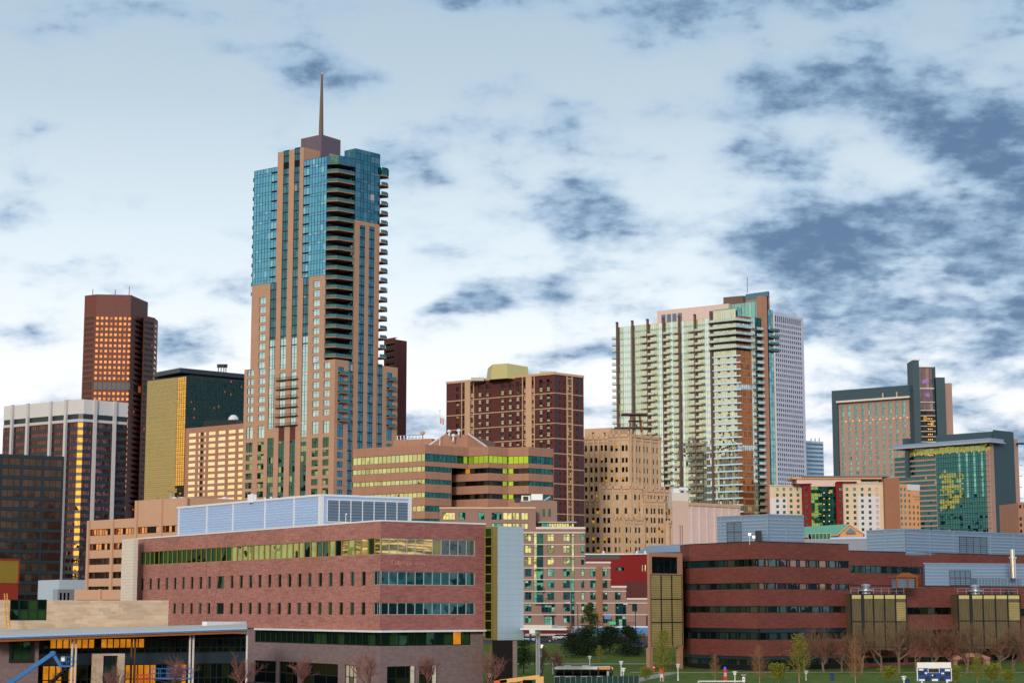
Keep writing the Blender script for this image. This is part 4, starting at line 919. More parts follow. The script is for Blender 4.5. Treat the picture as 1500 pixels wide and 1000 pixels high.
# ================================================================== dark red theatre behind it
def build_theatre():
    a, b, c = XY(850, 566, 840), XY(915.5, 566, 840), XY(958, 560, 840); f, g = Fa(a, b), Fa(b, c); zt = f.z(880, 812)
    T = Thing('theatre', 'dark red box shaped theatre with a white roof edge behind the stepped apartment house', 'building', (b.x, b.y, 5.3))
    W = MB(); h1 = (f.u(901, 833), f.u(915, 833), f.z(905, 835.5), f.z(905, 830.5)); zs = f.z(880, 818.6)
    wall(W, f, 0, f.len, 5, zs, [h1], 'red_stucco', .25, None, '')
    hs = [(g.u(x, 832), g.u(x + 2.6, 832), g.z(940, 837), g.z(940, 826)) for x in (939.2, 943.5, 947.8)]
    zlow = g.z(930, 851.5)
    wall(W, g, 0, g.len, 5, zlow, [], 'brown_brick', .25, None, ''); wall(W, g, 0, g.len, zlow + .002, zt, hs, 'red_stucco', .25, None, 't')
    wall(W, f, 0, f.len * .88, zs + .002, zt, [], 'dark_spandrel', .1, None, 't'); wall(W, f, f.len * .88, f.len, zs + .002, zt, [], 'red_stucco', .1, None, 't')
    W.prism([a - f.N * .4, b - f.N * .45, c - g.N * .4, receding(c, 40), receding(a, 40)], 4, zt - .4, 'red_stucco', 'roof_white'); T.part('wall', W)
    m = MB(); m.fbox(f, 0, f.len, zt + .003, zt + .35, -.4, .3, 'white_metal'); m.fbox(g, .31, g.len, zt + .003, zt + .345, -.4, .3, 'white_metal'); T.part('roof_edge', m)
    T.add(win(f, *h1, 'glass_pane_dark', 'frame_dark', 3, 1, .2, .12, glasses=lambda i, j: 'glass_flat' if i == 1 else 'glass_pane_dark'))
    for h in hs: T.add(win(g, *h, 'glass_cream', 'frame_dark', 1, 1, .2, .12))
    for x in (884, 933, 945): p = P(x, 811, 575); m = MB(); m.tube([(p.x, p.y, zt - .4), (p.x, p.y, zt + 1.4)], .35, 'white_metal', 8); T.part('roof_vent', m)
    T.done()
    # blue grey roof beyond
    q0, q1 = P(928, 806, 610), P(1003, 803, 600); f = Fa(q0, q1); S = Thing('metal_hall', 'low hall with a curved blue grey metal roof below the stepped tan brick tower', 'building', (q0.x, q0.y, 5.3)); m = MB(); n = 6; z0 = f.z(960, 808.5); z1 = f.z(960, 796.5)
    pr = [(-6 + 12 * math.sin(i / n * math.pi / 2) * 1.0, z0 + (z1 - z0) * math.sin(i / n * math.pi / 2)) for i in range(n + 1)]
    for (d0, za), (d1, zb) in zip(pr, pr[1:]): m.quad(f.pt(0, za, -d0 - 6), f.pt(f.len, za, -d0 - 6), f.pt(f.len, zb, -d1 - 6), f.pt(0, zb, -d1 - 6), 'grey_steel')
    S.part('roof', m); m = MB(); m.prism([f.A, f.B, f.B - f.N * 14, f.A - f.N * 14], 5, z0, 'slate_wall'); m.fbox(f, f.len * .4, f.len, z1 - 2.6, z1 + .3, -20, -12.5, 'grey_steel'); S.part('wall', m)
build_theatre()

# ================================================================== the tan banded building behind the pink one
def build_banded():
    T = Thing('banded_building', 'tan concrete building with long window bands, behind the left end of the pink brick building', 'building', (XY(200, 445).x, 445, 5))
    zt = P(272.5, 728, 430).z; C = XY(272.5, 430, 740); A = PZ(199, 733, zt); d = (A - C).normalized(); B = C + Vector((.78, .62)) * 60; f0 = Fa(A, C)
    ext = C + d * ((A - C).length * 1.98); f = Fa(ext, C); zlow = f.z(150, 761.2); uA = f.u(199, 740); u0 = f.u(128.5, 800)
    W = MB(); rw = [(f.z(165, y + 9.5), f.z(165, y)) for y in (773.5, 795, 816.5, 837, 858)]
    seg = [(131, 164), (166, 198), (201, 235), (237, 271)]
    H_ = [(f.u(a, 800), f.u(b, 800), c, e) for a, b in seg for c, e in rw]
    wall(W, f, u0, uA, 5, zlow, [h for h in H_ if h[0] < uA - 1], 'tan_concrete', .35, None, 'tl'); wall(W, f, uA, f.len, 5, zt, [h for h in H_ if h[0] >= uA - 1], 'tan_concrete', .35, None, 'tlr')
    g = Fa(C, B); wall(W, g, 0, g.len, 5, zt, [], 'tan_concrete', .3, None, 'tr')
    A0 = Vector(f.pt(u0, 0)[:2]); Am = Vector(f.pt(uA, 0)[:2])
    W.prism([A0 - f.N * .4, Am - f.N * .4, Am - f.N * 40, A0 - f.N * 40], 4, zlow - .3, 'tan_concrete', 'roof_grey'); W.prism([Am - f.N * .4, C - f.N * .4 - g.N * .4, B - g.N * .4, para(Am, C, B)], 4, zt - .3, 'tan_concrete', 'roof_grey'); T.part('wall', W)
    for x in (130, 165, 199.6, 235.8, 272): 
        u = f.u(x, 800); m = MB(); m.fbox(f, u - .45, u + .45, 5, (zlow if x < 190 else zt) - .02, .001, .45, 'tan_concrete'); T.part('pilaster', m)
    for i, h in enumerate(H_): T.add(win(f, *h, 'glass_copper' if i % 5 < 2 else 'glass_brown', 'frame_dark', 8, 1, .3, .1, .09, proud=.06))  # darker reflection in the lower rows is put into browner glass
    # small stepped upper roof and lower annex
    q = P(400, 726, 470); m = MB(); m.box(XY(345, 462).x, XY(425, 462).x, 462, 480, zt - .4, P(400, 734.5, 462).z, 'tan_concrete'); T.part('roof_step', m)
    q0, q1 = P(109, 863.5, 408), P(182, 866, 400); fa = Fa(q0, q1); m = MB(); zt2 = q0.z
    h = [(fa.u(112, 878), fa.u(146, 878), 6, fa.z(130, 878)), (fa.u(149, 878), fa.u(181, 878), 6, fa.z(130, 878))]
    wall(m, fa, 0, fa.len, 4, zt2, h, 'tan_concrete', .35, None, 'tl', 3); m.fbox(fa, fa.u(146.2, 880), fa.u(148.6, 880), 4, zt2 + .1, .002, .4, 'tan_concrete'); m.prism([fa.A - fa.N * 3, fa.B - fa.N * 3, fa.B - fa.N * 20, fa.A - fa.N * 20], 4, zt2 - .2, 'tan_concrete', 'roof_grey'); T.part('annex', m)
    for k in h: T.add(win(fa, *k, 'glass_brown', 'frame_dark', 6, 1, .3, .1))
    for x, y, dx in ((251, 722, 1.2), (262, 727, .5), (324, 730, .6)):
        p = P(x, y, 445); m = MB(); m.tube([(p.x, p.y, zt - .3), (p.x, p.y, p.z)], .25, 'galvanised', 6); m.lathe((p.x + .8, p.y), [(.9, zt - .3), (.9, zt + .5), (.5, zt + .9), (0, zt + 1)], 'white_metal', 10); T.part('roof_vent', m)
    T.done()
    q0, q1 = P(87, 848.5, 470), P(126, 849.5, 474); f = Fa(q0, q1); S = Thing('substation', 'small pale blue grey concrete block with three dark slots', 'building', (q0.x, q0.y, 5)); W = MB(); f2 = Fa(P(85, 863, 462), P(109, 863, 466)); z1 = f2.z(95, 862.5)
    h = [(f2.u(x, 875), f2.u(x + 3, 875), f2.z(95, 882), f2.z(95, 867.5)) for x in (87.5, 93, 98.5)]
    wall(W, f2, 0, f2.len, 4, z1, h, 'grey_concrete', .5, 'black_recess', 'tlr', 2); W.prism([f.A, f.B, f.B - f.N * 15, f.A - f.N * 15], 4, q0.z, 'silver_panel', 'roof_grey')
    for a in h: W.quad(f2.pt(a[0], a[2], -.5), f2.pt(a[1], a[2], -.5), f2.pt(a[1], a[3], -.5), f2.pt(a[0], a[3], -.5), 'black_recess')
    S.part('wall', W)
    q0, q1 = P(-12, 817, 330), P(29, 817.5, 336); f = Fa(q0, q1); S = Thing('panelled_block', 'block clad in mustard yellow over brick red at the edge of the photo', 'building', (q0.x, q0.y, 0)); zm = f.z(10, 853.5); W = MB()
    W.prism([f.A - f.N * .1, f.B - f.N * .1, f.B - f.N * 20, f.A - f.N * 20], 0, q0.z - .05, 'orange_panel', 'roof_grey'); S.part('wall', W)
    m = MB(); m.fbox(f, 0, f.len - .35, zm, q0.z - .35, -.09, .02, 'yellow_panel'); S.part('upper_panel', m); m = MB(); m.fbox(f, 0, f.len, q0.z - .34, q0.z, -.4, .08, 'orange_panel'); m.fbox(f, f.len - .34, f.len, zm, q0.z - .345, -.4, .08, 'orange_panel'); S.part('border', m)
build_banded()

# ================================================================== pavilion, pink hall
def build_pavilion():
    Y = 560; T = Thing('pavilion', 'small tan pavilion with a green gabled roof behind the dark red brick building', 'building', (XY(1245, Y).x, Y, 0)); 
    e0, e1 = P(1229, 781.5, Y), P(1266, 782, Y - 2); ridge = P(1244.5, 767, Y - 1); f = Fa(e0, e1); back = -f.N * 40 + f.U * -4
    back3 = Vector((-16, 30, 0)); W = MB(); zb = P(1240, 800, Y).z
    W.poly([f.pt(.3, zb - 4), f.pt(f.len - .3, zb - 4), f.pt(f.len - .3, e0.z), (ridge.x, ridge.y, ridge.z - .2), f.pt(.3, e0.z)], 'gable_tan'); p0 = f.pt(.3, zb - 4); W.quad(p0 + back3, p0, f.pt(.3, e0.z), f.pt(.3, e0.z) + back3, 'gable_tan'); T.part('wall', W)
    R = MB(); ov = f.N.to_3d() * .6; a, b, r = f.pt(-.5, e0.z - .25), f.pt(f.len + .5, e0.z - .25), ridge.copy()
    R.quad(a + back3, a + ov, r + ov, r + back3, 'green_roof'); R.quad(b + ov, b + back3, r + back3, r + ov, 'gable_tan')
    dz = Vector((0, 0, .35)); R.quad(a + ov - dz, r + ov - dz, r + ov, a + ov, 'tan_trim'); R.quad(r + ov - dz, b + ov - dz, b + ov, r + ov, 'tan_trim'); R.quad(a + back3 - dz, a + ov - dz, a + ov, a + back3, 'tan_trim'); T.part('roof', R)
    m = MB(); c0, c1, c2 = P(1239, 781, Y - 1.6), P(1253.5, 781, Y - 2.2), P(1246, 772.5, Y - 2); c3, c4 = P(1239, 778.5, Y - 1.6), P(1253.5, 778.5, Y - 2.2)
    m.poly([c0, c1, c4, c2, c3], 'louvre_grey'); T.part('gable_vent', m)
    m = MB(); p = P(1205, 774, Y + 14); m.fbox(Fa((p.x - 2, p.y - .8), (p.x + 2, p.y - .8)), 0, 4, p.z - .4, p.z + .5, -1.4, 0, 'tan_trim'); T.part('roof_light', m)
    a, b = P(1178, 790, 545), P(1270, 792.5, 540); f = Fa(a, b); m = MB(); m.fbox(f, 0, f.len, 5, a.z, -10, 0, 'grey_concrete'); m.fbox(f, f.len * .42, f.len, a.z + .003, a.z + .6, -9.9, .3, 'blue_steel')
    S = Thing('low_annex', 'low grey annex with a pale blue roof edge in front of the green gabled pavilion', 'building', (a.x, a.y, 5.3)); S.part('wall', m)
    S.part('roof_glazing', win(f.shift(-1), 1, f.len * .42, a.z, a.z + 1.9, 'glass_teal', 'frame_light', 6, 1, 0, .15, .15))
    # pink ribbed hall
    zt = P(1008, 735.5, 620).z; A, B = XY(1008, 620, 760), PZ(1084, 739.5, zt); f = Fa(A, B); T = Thing('concert_hall', 'windowless pale pink concert hall with vertical ribs', 'building', (A.x, A.y, 5)); W = MB()
    m0 = XY(985, 618, 760); f0 = Fa(m0, A); zt0 = f0.z(990, 733)
    wall(W, f, 0, f.len, 5, zt, [], 'pink_panel', .2, None, 'tr'); wall(W, f0, 0, f0.len, 5, zt0, [(f0.u(995, 780), f0.u(997, 780), f0.z(996, 797), f0.z(996, 769)), (f0.u(998.5, 780), f0.u(1000, 780), f0.z(996, 797), f0.z(996, 769))], 'hall_tan', .3, 'black_recess', 'tlr')
    W.prism([m0 - f0.N * .4, A - f0.N * .4, B - f.N * .4, receding(B, 50), receding(m0, 50)], 5, zt - .5, 'pink_panel', 'roof_white'); T.part('wall', W)
    m = MB(); zm = f.z(1040, 752)
    for k in range(7): u = f.len * (k + .5) / 7; m.fbox(f, u - .3, u + .3, 5, zt - 1.1, .002, .3, 'pink_panel')
    m.fbox(f, 0, f.len, zt - 1.0, zt + .05, .001, .45, 'tan_trim'); T.part('rib', m)
    q0, q1 = P(984, 716, 640), P(1008, 717, 642); fr = Fa(q0, q1); m = MB(); m.fbox(fr, 0, fr.len, zt - 1, q0.z - 1.2, -3, 0, 'roof_white'); m.fbox(fr, 1, fr.len * .6, q0.z - 1.2, q0.z + .4, -2.8, -1, 'white_metal'); m.tube([fr.pt(fr.len * .5, q0.z + .2, -.5), fr.pt(fr.len, q0.z, -.5)], .6, 'white_metal', 8); T.part('plant_room', m)
build_pavilion()
# ================================================================== the tall residential tower with the spire
def build_spire_tower():
    zt = P(476, 230, 640).z; J = XY(476, 640, 400); A = PZ(372.5, 250.3, zt); U = (J - A).normalized()
    FLx = Fa(A, J); uC = FLx.u(490, 600); C = A + U * uC; E = A - U * 1.0
    uE = FLx.u(356.5, 620); Ex = A + U * uE
    f = Fa(Ex, C); o = -uE                                # one plane for the whole left front
    N = Vector((.68, .735)).normalized(); g0 = Fa(C, C + N * 80); uR = g0.u(582, 600); g = Fa(C, C + N * uR)
    T = Thing('skyscraper', 'tallest tower, blue glass and tan stone with a needle spire on top', 'building', (C.x, C.y, 5))
    u = lambda px, py=500: f.u(px, py); v = lambda px, py: f.z(px, py)
    gu = lambda px, py=500: g.u(px, py); gv = lambda px, py: g.z(px, py)
    W = MB(); zg = 5
    zs = v(480, 527); nF = 20; z417 = v(380, 417); z404 = v(465, 404); ztop = v(476, 231)
    fl = (zt - zs) / 21.0                                  # storey height
    ez = lambda k: zs + k * fl                            # k-th storey line above the shoulder
    # --- left front
    H1, S1 = [], []
    colw = {'A': (361, 370.3), 'B': (377.8, 387.2), 'G': (457, 466.4), 'H': (473, 482)}
    def uu(nm, py): a, b = colw[nm]; return u(a, py), u(b, py)
    pitch = 13.72; 
    def storeys(px, y0, y1, n): return [(f.z(px, y0 + (y1 - y0) * i / n), f.z(px, y0 + (y1 - y0) * (i + 1) / n)) for i in range(n)]
    up = [(v(465, 411 + pitch * i + 9.8), v(465, 411 + pitch * i)) for i in range(9)]          # between the two setbacks
    lo = [(v(430, 535 + 13.6 * i + 9.4), v(430, 535 + 13.6 * i)) for i in range(6)]
    lo2 = [(v(430, 618 + 0), v(430, 618))]; base_rows = [(v(430, 638), v(430, 619.5)), (v(430, 658), v(430, 643.5))] + [(v(430, 670.5 + 13.8 * i), v(430, 661.5 + 13.8 * i)) for i in range(6)]
    holes = []
    for nm in 'BG':
        a, b = uu(nm, 560)
        for r in (up[1:] if nm == 'B' else up) : holes.append((a, b) + r)
    for nm in 'ABGH':
        a, b = uu(nm, 620)
        for r in lo + base_rows: holes.append((a, b) + r)
    pd = []
    uD, uEe, uCc, uFf = (u(409.3, 560), u(417.8, 560)), (u(425.6, 560), u(433.8, 560)), (u(393.3, 560), u(402.4, 560)), (u(441.6, 560), u(450, 560))
    zc = v(400, 417); z505 = v(420, 545); z625 = v(420, 622.5)
    strips = [(uCc, z625 - 1, z417, 'glass_sky_dark'), (uFf, v(440, 640), z404, 'glass_sky_dark')]
    ztop2 = v(441, 213.5)
    strips += [(uD, v(415, 541), v(415, 221), 'glass_sky_dark'), (uEe, v(430, 541), v(430, 217), 'glass_sky_dark')]
    jul = [(a, b) + r for a, b in (uD, uEe) for r in [(v(420, 545 + 13.4 * i + 10.5), v(420, 545 + 13.4 * i)) for i in range(6)]]
    low = [((a, b), 5 + .5, v(420, 645)) for a, b in (uD, uEe)] + [(uCc, 5.5, v(400, 641)), (uFf, 5.5, v(440, 642))]
    louv = [(a, b, v(420, 644.8), v(420, 624.5)) for a, b in (uD, uEe)]
    Hall = holes + [(a, b, c, d) for (a, b), c, d, _ in strips] + jul + [(a, b, c, d) for (a, b), c, d in low] + louv
    uB0, uB1 = o + .0, u(476, 450)
    pil0, pil1 = u(405.6, 300), u(443.8, 300)
    cut = lambda a, b, c, d: [h for h in Hall if h[1] > a + .01 and h[0] < b - .01 and h[3] > c and h[2] < d]
    ST = 'tower_stone'
    wall(W, f, 0, o, zg, v(362, 541), cut(0, o, 0, 999), ST, .3, None, 'tl')
    wall(W, f, o, pil0, zg, z417, cut(o, pil0, 0, 999), ST, .3, None, 'tl')
    wall(W, f, pil0, pil1, zg, ztop2 - .8, cut(pil0, pil1, 0, 999), ST, .3, None, 'tlr')
    wall(W, f, pil1, uB1, zg, z404, cut(pil1, uB1, 0, 999), ST, .3, None, 'tr')
    wall(W, f, uB1, f.len, zg, zs, cut(uB1, f.len, 0, 999), ST, .3, None, 't')
    # --- right front
    zr2 = gv(572, 537); zbt = gv(535, 325)
    gA, gB, gC, gD = gu(495.8), gu(504.6), gu(510.8), gu(518.6)
    g1, g2, g3, g4, g5, g6 = gu(525), gu(533.3), gu(539), gu(547.3), gu(552.8), gu(561)
    g7, g8 = gu(567.2), gu(575.4); gl, gr = gu(517.6), gu(554.2); gq = gu(561.5)
    zsr = gv(515, 529)
    rlo = [(gv(500, 537.5 + 13.6 * i + 10.5), gv(500, 537.5 + 13.6 * i)) for i in range(6)] + [(gv(500, 640), gv(500, 621)), (gv(500, 659), gv(500, 643))] + [(gv(500, 671 + 13.7 * i), gv(500, 662 + 13.7 * i)) for i in range(6)]
    rlo2 = [(gv(571, 546 + 13.6 * i + 10.5), gv(571, 546 + 13.6 * i)) for i in range(6)] + [(gv(571, 645), gv(571, 628)), (gv(571, 664), gv(571, 650))] + [(gv(571, 678 + 13.7 * i), gv(571, 668 + 13.7 * i)) for i in range(5)]
    gh = [(gA, gB) + r for r in rlo] + [(g7, g8) + r for r in rlo2]
    gs = [(gC, gD, 6, zsr), (g1, g2, 6, gv(529, 330)), (g3, g4, 6, gv(543, 332)), (g5, g6, 6, gv(557, 533))]
    cutg = lambda a, b: [h for h in gh + gs if h[1] > a + .01 and h[0] < b - .01]
    wall(W, g, 0, gl, zg, zsr, cutg(0, gl), ST, .3, None, 't'); wall(W, g, gl, gr, zg, zbt, cutg(gl, gr), ST, .3, None, 'tlr'); wall(W, g, gr, gq, zg, zsr, cutg(gr, gq), ST, .3, None, 't'); wall(W, g, gq, g.len, zg, zr2, cutg(gq, g.len), ST, .3, None, 'tr')
    # --- bodies behind the fronts
    D = para(Ex, C, g.B); q = lambda a, b: Vector(f.pt(a, 0, -.4)[:2]) + N * b      # from left end along front, then back
    dn = g.len
    W.prism([q(0, 0), q(f.len - .4, .0), q(f.len - .4, dn), q(0, dn)], zg, min(zs, zr2) - .3, ST, 'roof_grey')
    T.part('wall', W)
    zroof = v(476, 234)
    nb = gl - .2; depth_n = dn - gu(568.5) * 0
    m = MB(); core = [q(o + .0, 0), q(uB1 - .45, 0), q(uB1 - .45, nb + .0), q(f.len - .9, nb + .1), q(f.len - .9, gr - .2), q(uB1 - 2.0, gr - .2), q(uB1 - 2.0, dn - 3), q(o, dn - 3)]
    m.prism(core, zs - 2, zroof - .4, 'dark_spandrel', 'roof_grey'); T.part('core', m)
    # --- curtain glass, upper storeys
    vs = [z417 + .01]; k = 0
    lines = sorted([v(465, 411 - 14.1 * i - 1.5) for i in range(0, 13)])
    def curtain(f_, a, b, zb, ztp, nx, glass, vents=None):
        vs = [zb] + [l for zz in lines for l in (zz - 1.05, zz) if zb + .4 < l < ztp - .4] + [ztp]
        m = win(f_, a, b, zb, ztp, glass, 'frame_teal', nx, 1, .1, .1, .09, vs=vs, proud=.09)
        if vents:
            for zz in lines:
                if zb < zz < ztp - 1: m.fbox(f_, vents[0], vents[1], zz - .5, zz + .1, -.05, .02, 'black_recess', False, .5)
        return m
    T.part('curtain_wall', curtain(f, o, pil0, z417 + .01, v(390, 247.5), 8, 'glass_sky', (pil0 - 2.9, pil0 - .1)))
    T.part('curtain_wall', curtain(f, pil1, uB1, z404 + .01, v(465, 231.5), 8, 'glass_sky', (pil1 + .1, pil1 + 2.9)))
    sv = lambda z0, z1: [z0] + [l for i in range(-40, 40) for l in (zs + i * fl - 1.1, zs + i * fl) if z0 + .3 < l < z1 - .3] + [z1]
    for (a, b), z0, z1, gm in strips:
        vs = sv(z0, z1); ys = z505
        def gg(i, j, vs=vs): return 'teal_spandrel' if (vs[j + 1] - vs[j] < 1.2 and .2 < 1) and (vs[j] < v(400, 530)) and False else ('glass_sky_dark' if vs[j] > v(400, 500) else 'glass_room')
        mm = win(f, a, b, z0, z1, gm, 'frame_teal', 2, 1, .25, .1, .08, vs=vs, proud=.08, glasses=gg)
        for i in range(-40, 40):
            l = zs + i * fl
            if z0 < l - .5 and l < z1 and l > v(400, 520): mm.fbox(f, a, b, l - .45, l - .12, -.24, -.12, 'frame_dark', False)
        T.part('glass_bay', mm)
    for (a, b) in (uD, uEe): m = MB(); m.fbox(f, a + .02, b - .02, v(420, 247), v(420, 237.5), -.24, -.1, 'black_recess', False); T.part('louvre', m)
    for a, b, c, d in louv: m = MB(); m.fbox(f, a, b, c, d, -.3, -.12, 'brown_brick', False); T.part('louvre', m)
    for (a, b), c, d in low:
        vs = [c]; zz = c + 1.6
        while zz < d - .4: vs += [zz]; zz += 2.1 if len(vs) % 2 == 0 else 1.35
        vs.append(d)
        T.part('glass_bay', win(f, a, b, c, d, 'glass_room_low', 'frame_teal', 2, 1, .25, .1, .08, vs=vs, proud=.06, glasses=lambda i, j: 'glass_room_low' if j % 2 else 'teal_spandrel'))
    for h in holes:
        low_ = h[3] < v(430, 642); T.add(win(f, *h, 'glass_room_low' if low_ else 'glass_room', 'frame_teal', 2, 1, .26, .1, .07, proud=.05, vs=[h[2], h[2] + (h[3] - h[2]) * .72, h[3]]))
    for h in jul: T.add(win(f, *h, 'glass_room', 'frame_teal', 2, 1, .26, .1, .07, proud=.05))
    for i in range(6):
        zz = v(420, 545 + 13.4 * i + 10.5); a, b = uD[0] - 1.2, uEe[1] + 1.2; m = MB(); m.fbox(f, a, b, zz - .35, zz - .1, 0.0, .9, 'dark_metal'); m.tube([f.pt(a, zz + .75, .85), f.pt(b, zz + .75, .85)], .06, 'dark_metal', 4)
        for kx in range(22): q_ = a + (b - a) * kx / 21; m.tube([f.pt(q_, zz - .1, .85), f.pt(q_, zz + .75, .85)], .035, 'dark_metal', 3, False)
        T.add(m, 'balcony')
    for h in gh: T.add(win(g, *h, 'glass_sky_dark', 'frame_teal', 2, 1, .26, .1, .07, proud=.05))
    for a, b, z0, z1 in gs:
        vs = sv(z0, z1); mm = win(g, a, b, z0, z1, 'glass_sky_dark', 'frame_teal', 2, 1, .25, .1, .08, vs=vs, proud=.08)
        for i in range(-40, 40):
            l = zs + i * fl
            if z0 < l - .5 and l < z1: mm.fbox(g, a, b, l - .5, l - .1, -.24, -.12, 'frame_dark', False)
        T.part('glass_bay', mm)
    # small balconies on the right front shoulders
    def balcony(a, b, zz, d): 
        m = MB(); m.fbox(g, a, b, zz - .22, zz, 0.0, d, 'slab_tan'); m.fbox(g, a, b, zz + .02, zz + 1.05, d - .1, d - .04, 'balcony_glass'); m.fbox(g, b - .06, b, zz + .02, zz + 1.05, .05, d - .1, 'balcony_glass'); return m
    for r in rlo[:6]: T.add(balcony(gA - .3, gB + 1.6, r[0] - .1, 1.6), 'balcony')
    for r in rlo2[:6]: T.add(balcony(g7 - .3, g8 + .6, r[0] - .1, 1.6), 'balcony')
    # --- glass block above the stone on the right front
    zgb = gv(519.5, 217); zgs = gv(545, 223); m = win(g, gl, gr, zbt + .01, zgb, 'glass_sky_dark', 'frame_teal', us=[gl + (gr - gl) * t_ for t_ in (0, .22, .34, .50, .62, .78, 1)], vs=[zbt + .01] + [l for i in range(0, 30) for l in (zs + i * fl - 1.1, zs + i * fl) if zbt + .3 < l < zgb - .5] + [zgb], dep=.1, fw=.1, bar=.09, proud=.09)
    T.part('curtain_wall', m)
    # return walls of that block, facing the notch and the sky
    nl = Fa(q(uB1 - .5, nb + .15), C + N * gl); m = win(nl, 0, nl.len, zs + .5, zgb, 'glass_sky_dark', 'frame_teal', 6, 1, .05, .1, .09, vs=[zs + .5] + [zs + i * fl for i in range(1, 24) if zs + i * fl < zgb - 1] + [zgb], proud=.06); T.part('curtain_wall', m)
    m = MB(); pts = [Vector(nl.A) + N * .3, C + N * (gl + .12) - f.U * .12, C + N * gr - f.U * .12, Vector(nl.A) + N * (gr - gl)]; m.prism(pts, zroof - 2, zgb - .05, 'glass_sky_dark', 'roof_grey'); T.part('upper_block', m)
    # --- balconies in the notched corner, and at the far corner
    na = q(uB1, 0) + f.N * .4; nc = C - U * 1.2; nr = C + N * (gl - .05); nback = Vector(nl.A) + N * -.2
    k = 0
    for i in range(21):
        zz = zs + fl * (i + .35)
        if zz > zt - 2: continue
        edge = [na + f.N * .3, C - U * 3.4 + f.N * .1, C - U * .9 + N * 1.2, nr - U * .1]
        poly = edge + [nback, q(uB1, .3)]
        m = MB(); m.prism(poly, zz - .32, zz, 'slab_tan', 'slab_dark', True)
        for p_, q_ in zip(edge, edge[1:]):
            fb = Fa(p_, q_); m.fbox(fb, .06, fb.len - .06, zz + .04, zz + 1.05, -.12, -.07, 'balcony_glass'); m.fbox(fb, .0, fb.len, zz + 1.05, zz + 1.12, -.14, -.05, 'frame_teal', True)
        T.add(m, 'balcony')
    m = MB(); edge = [na + f.N * .3, C - U * 3.4 + f.N * .1, C - U * .9 + N * 1.2, nr - U * .1]; m.prism(edge + [nback, q(uB1, .3)], zt - 3.0, zt + .2, 'glass_sky_dark', 'roof_grey', True); T.part('crown', m)
    fr = g.B; uw = gu(569.3, 400); back = C + N * (uw + 1) ; r0 = C + N * gr
    for i in range(21):
        zz = gv(562, 258 + 14.0 * i); 
        if zz < zr2 + 1: continue
        edge = [r0 + g.N * .8, C + N * (uw - 2.0) + g.N * 1.0, C + N * (uw + .6) - U * 1.0]; poly = edge + [C + N * (uw - 1.5) - U * 7, r0 - U * 7]
        m = MB(); m.prism(poly, zz - .3, zz, 'slab_tan', 'slab_dark', True)
        for p_, q_ in zip(edge, edge[1:]): fb = Fa(p_, q_); m.fbox(fb, .05, fb.len - .05, zz + .03, zz + 1.1, -.12, -.07, 'balcony_glass')
        T.add(m, 'balcony')
    m = MB(); rw = [r0 - g.N * .0, r0 - U * 2.5 + N * .2, C + N * (uw - 2.4) - U * 2.5, C + N * (uw - 2.4) - U * 9, r0 - U * 9]
    fb = Fa(r0 - U * 2.4, C + N * (uw - 2.2) - U * 2.4); zzt = gv(560, 246)
    mm = win(fb, 0, fb.len, zr2, zzt - 1.5, 'glass_sky_dark', 'frame_teal', 3, 1, 0, .1, .1, vs=[zr2] + [zr2 + 3.4 * i for i in range(1, 21) if zr2 + 3.4 * i < zzt - 2] + [zzt - 1.5]); T.part('curtain_wall', mm)
    e2 = [r0 + g.N * .9, C + N * (uw - 2.0) + g.N * 1.1, C + N * (uw + .7) - U * 1.0, C + N * (uw - 1.5) - U * 8, r0 - U * 8]; m.prism(e2, zzt - 2.2, zzt, 'glass_teal', 'roof_grey', True); T.part('crown', m)
    # tiny balconies on the left silhouette
    for i in range(13):
        zz = v(374, 264 + 13.9 * i); m = MB(); m.fbox(f, o - 1.3, o - .02, zz - .2, zz, -4, -.8, 'slab_dark'); m.fbox(f, o - 1.3, o - 1.24, zz + .02, zz + 1.1, -4, -.8, 'balcony_glass'); m.fbox(f, o - 1.24, o - .02, zz + .02, zz + 1.1, -.86, -.8, 'balcony_glass'); T.add(m, 'balcony')
    # crown: stone block, metal cap, spire
    m = MB(); a0, a1 = pil0, pil1; zst = ztop2 - .8; m.prism([q(a0 + .05, 0), q(a1 - .05, 0), q(a1 - .05, 13), q(a0 + .05, 13)], zroof - 1, zst - .2, ST, 'roof_grey')
    fs = Fa(q(a1, -.3), q(a1, -.3) + N * 16); m.fbox(fs, .3, fs.len, zroof - 1, zst - .01, -.5, .02, ST); T.part('roof_block', m)
    cC = P(471, 197, 652); C3 = Vector(cC[:2]); cA = PZ(441, 203.5, cC.z); cB = PZ(499, 205.5, cC.z); m = MB(); m.prism([cA, C3, cB, para(cA, C3, cB)], zroof - 1, cC.z, 'tower_cap', 'roof_grey'); T.part('roof_cap', m)
    s0, s1 = P(470.3, 198, 655), P(470.6, 109, 655); m = MB(); m.tube([(s0.x, s0.y, cC.z - .5), (s0.x, s0.y, s0.z + (s1.z - s0.z) * .5), (s0.x, s0.y, s1.z)], [.92, .66, .34], 'spire_wood', 10); m.tube([(s0.x, s0.y, s1.z), (s0.x, s0.y, s1.z + .5)], .2, 'lamp_red', 6); T.part('spire', m)
    T.done()
build_spire_tower()

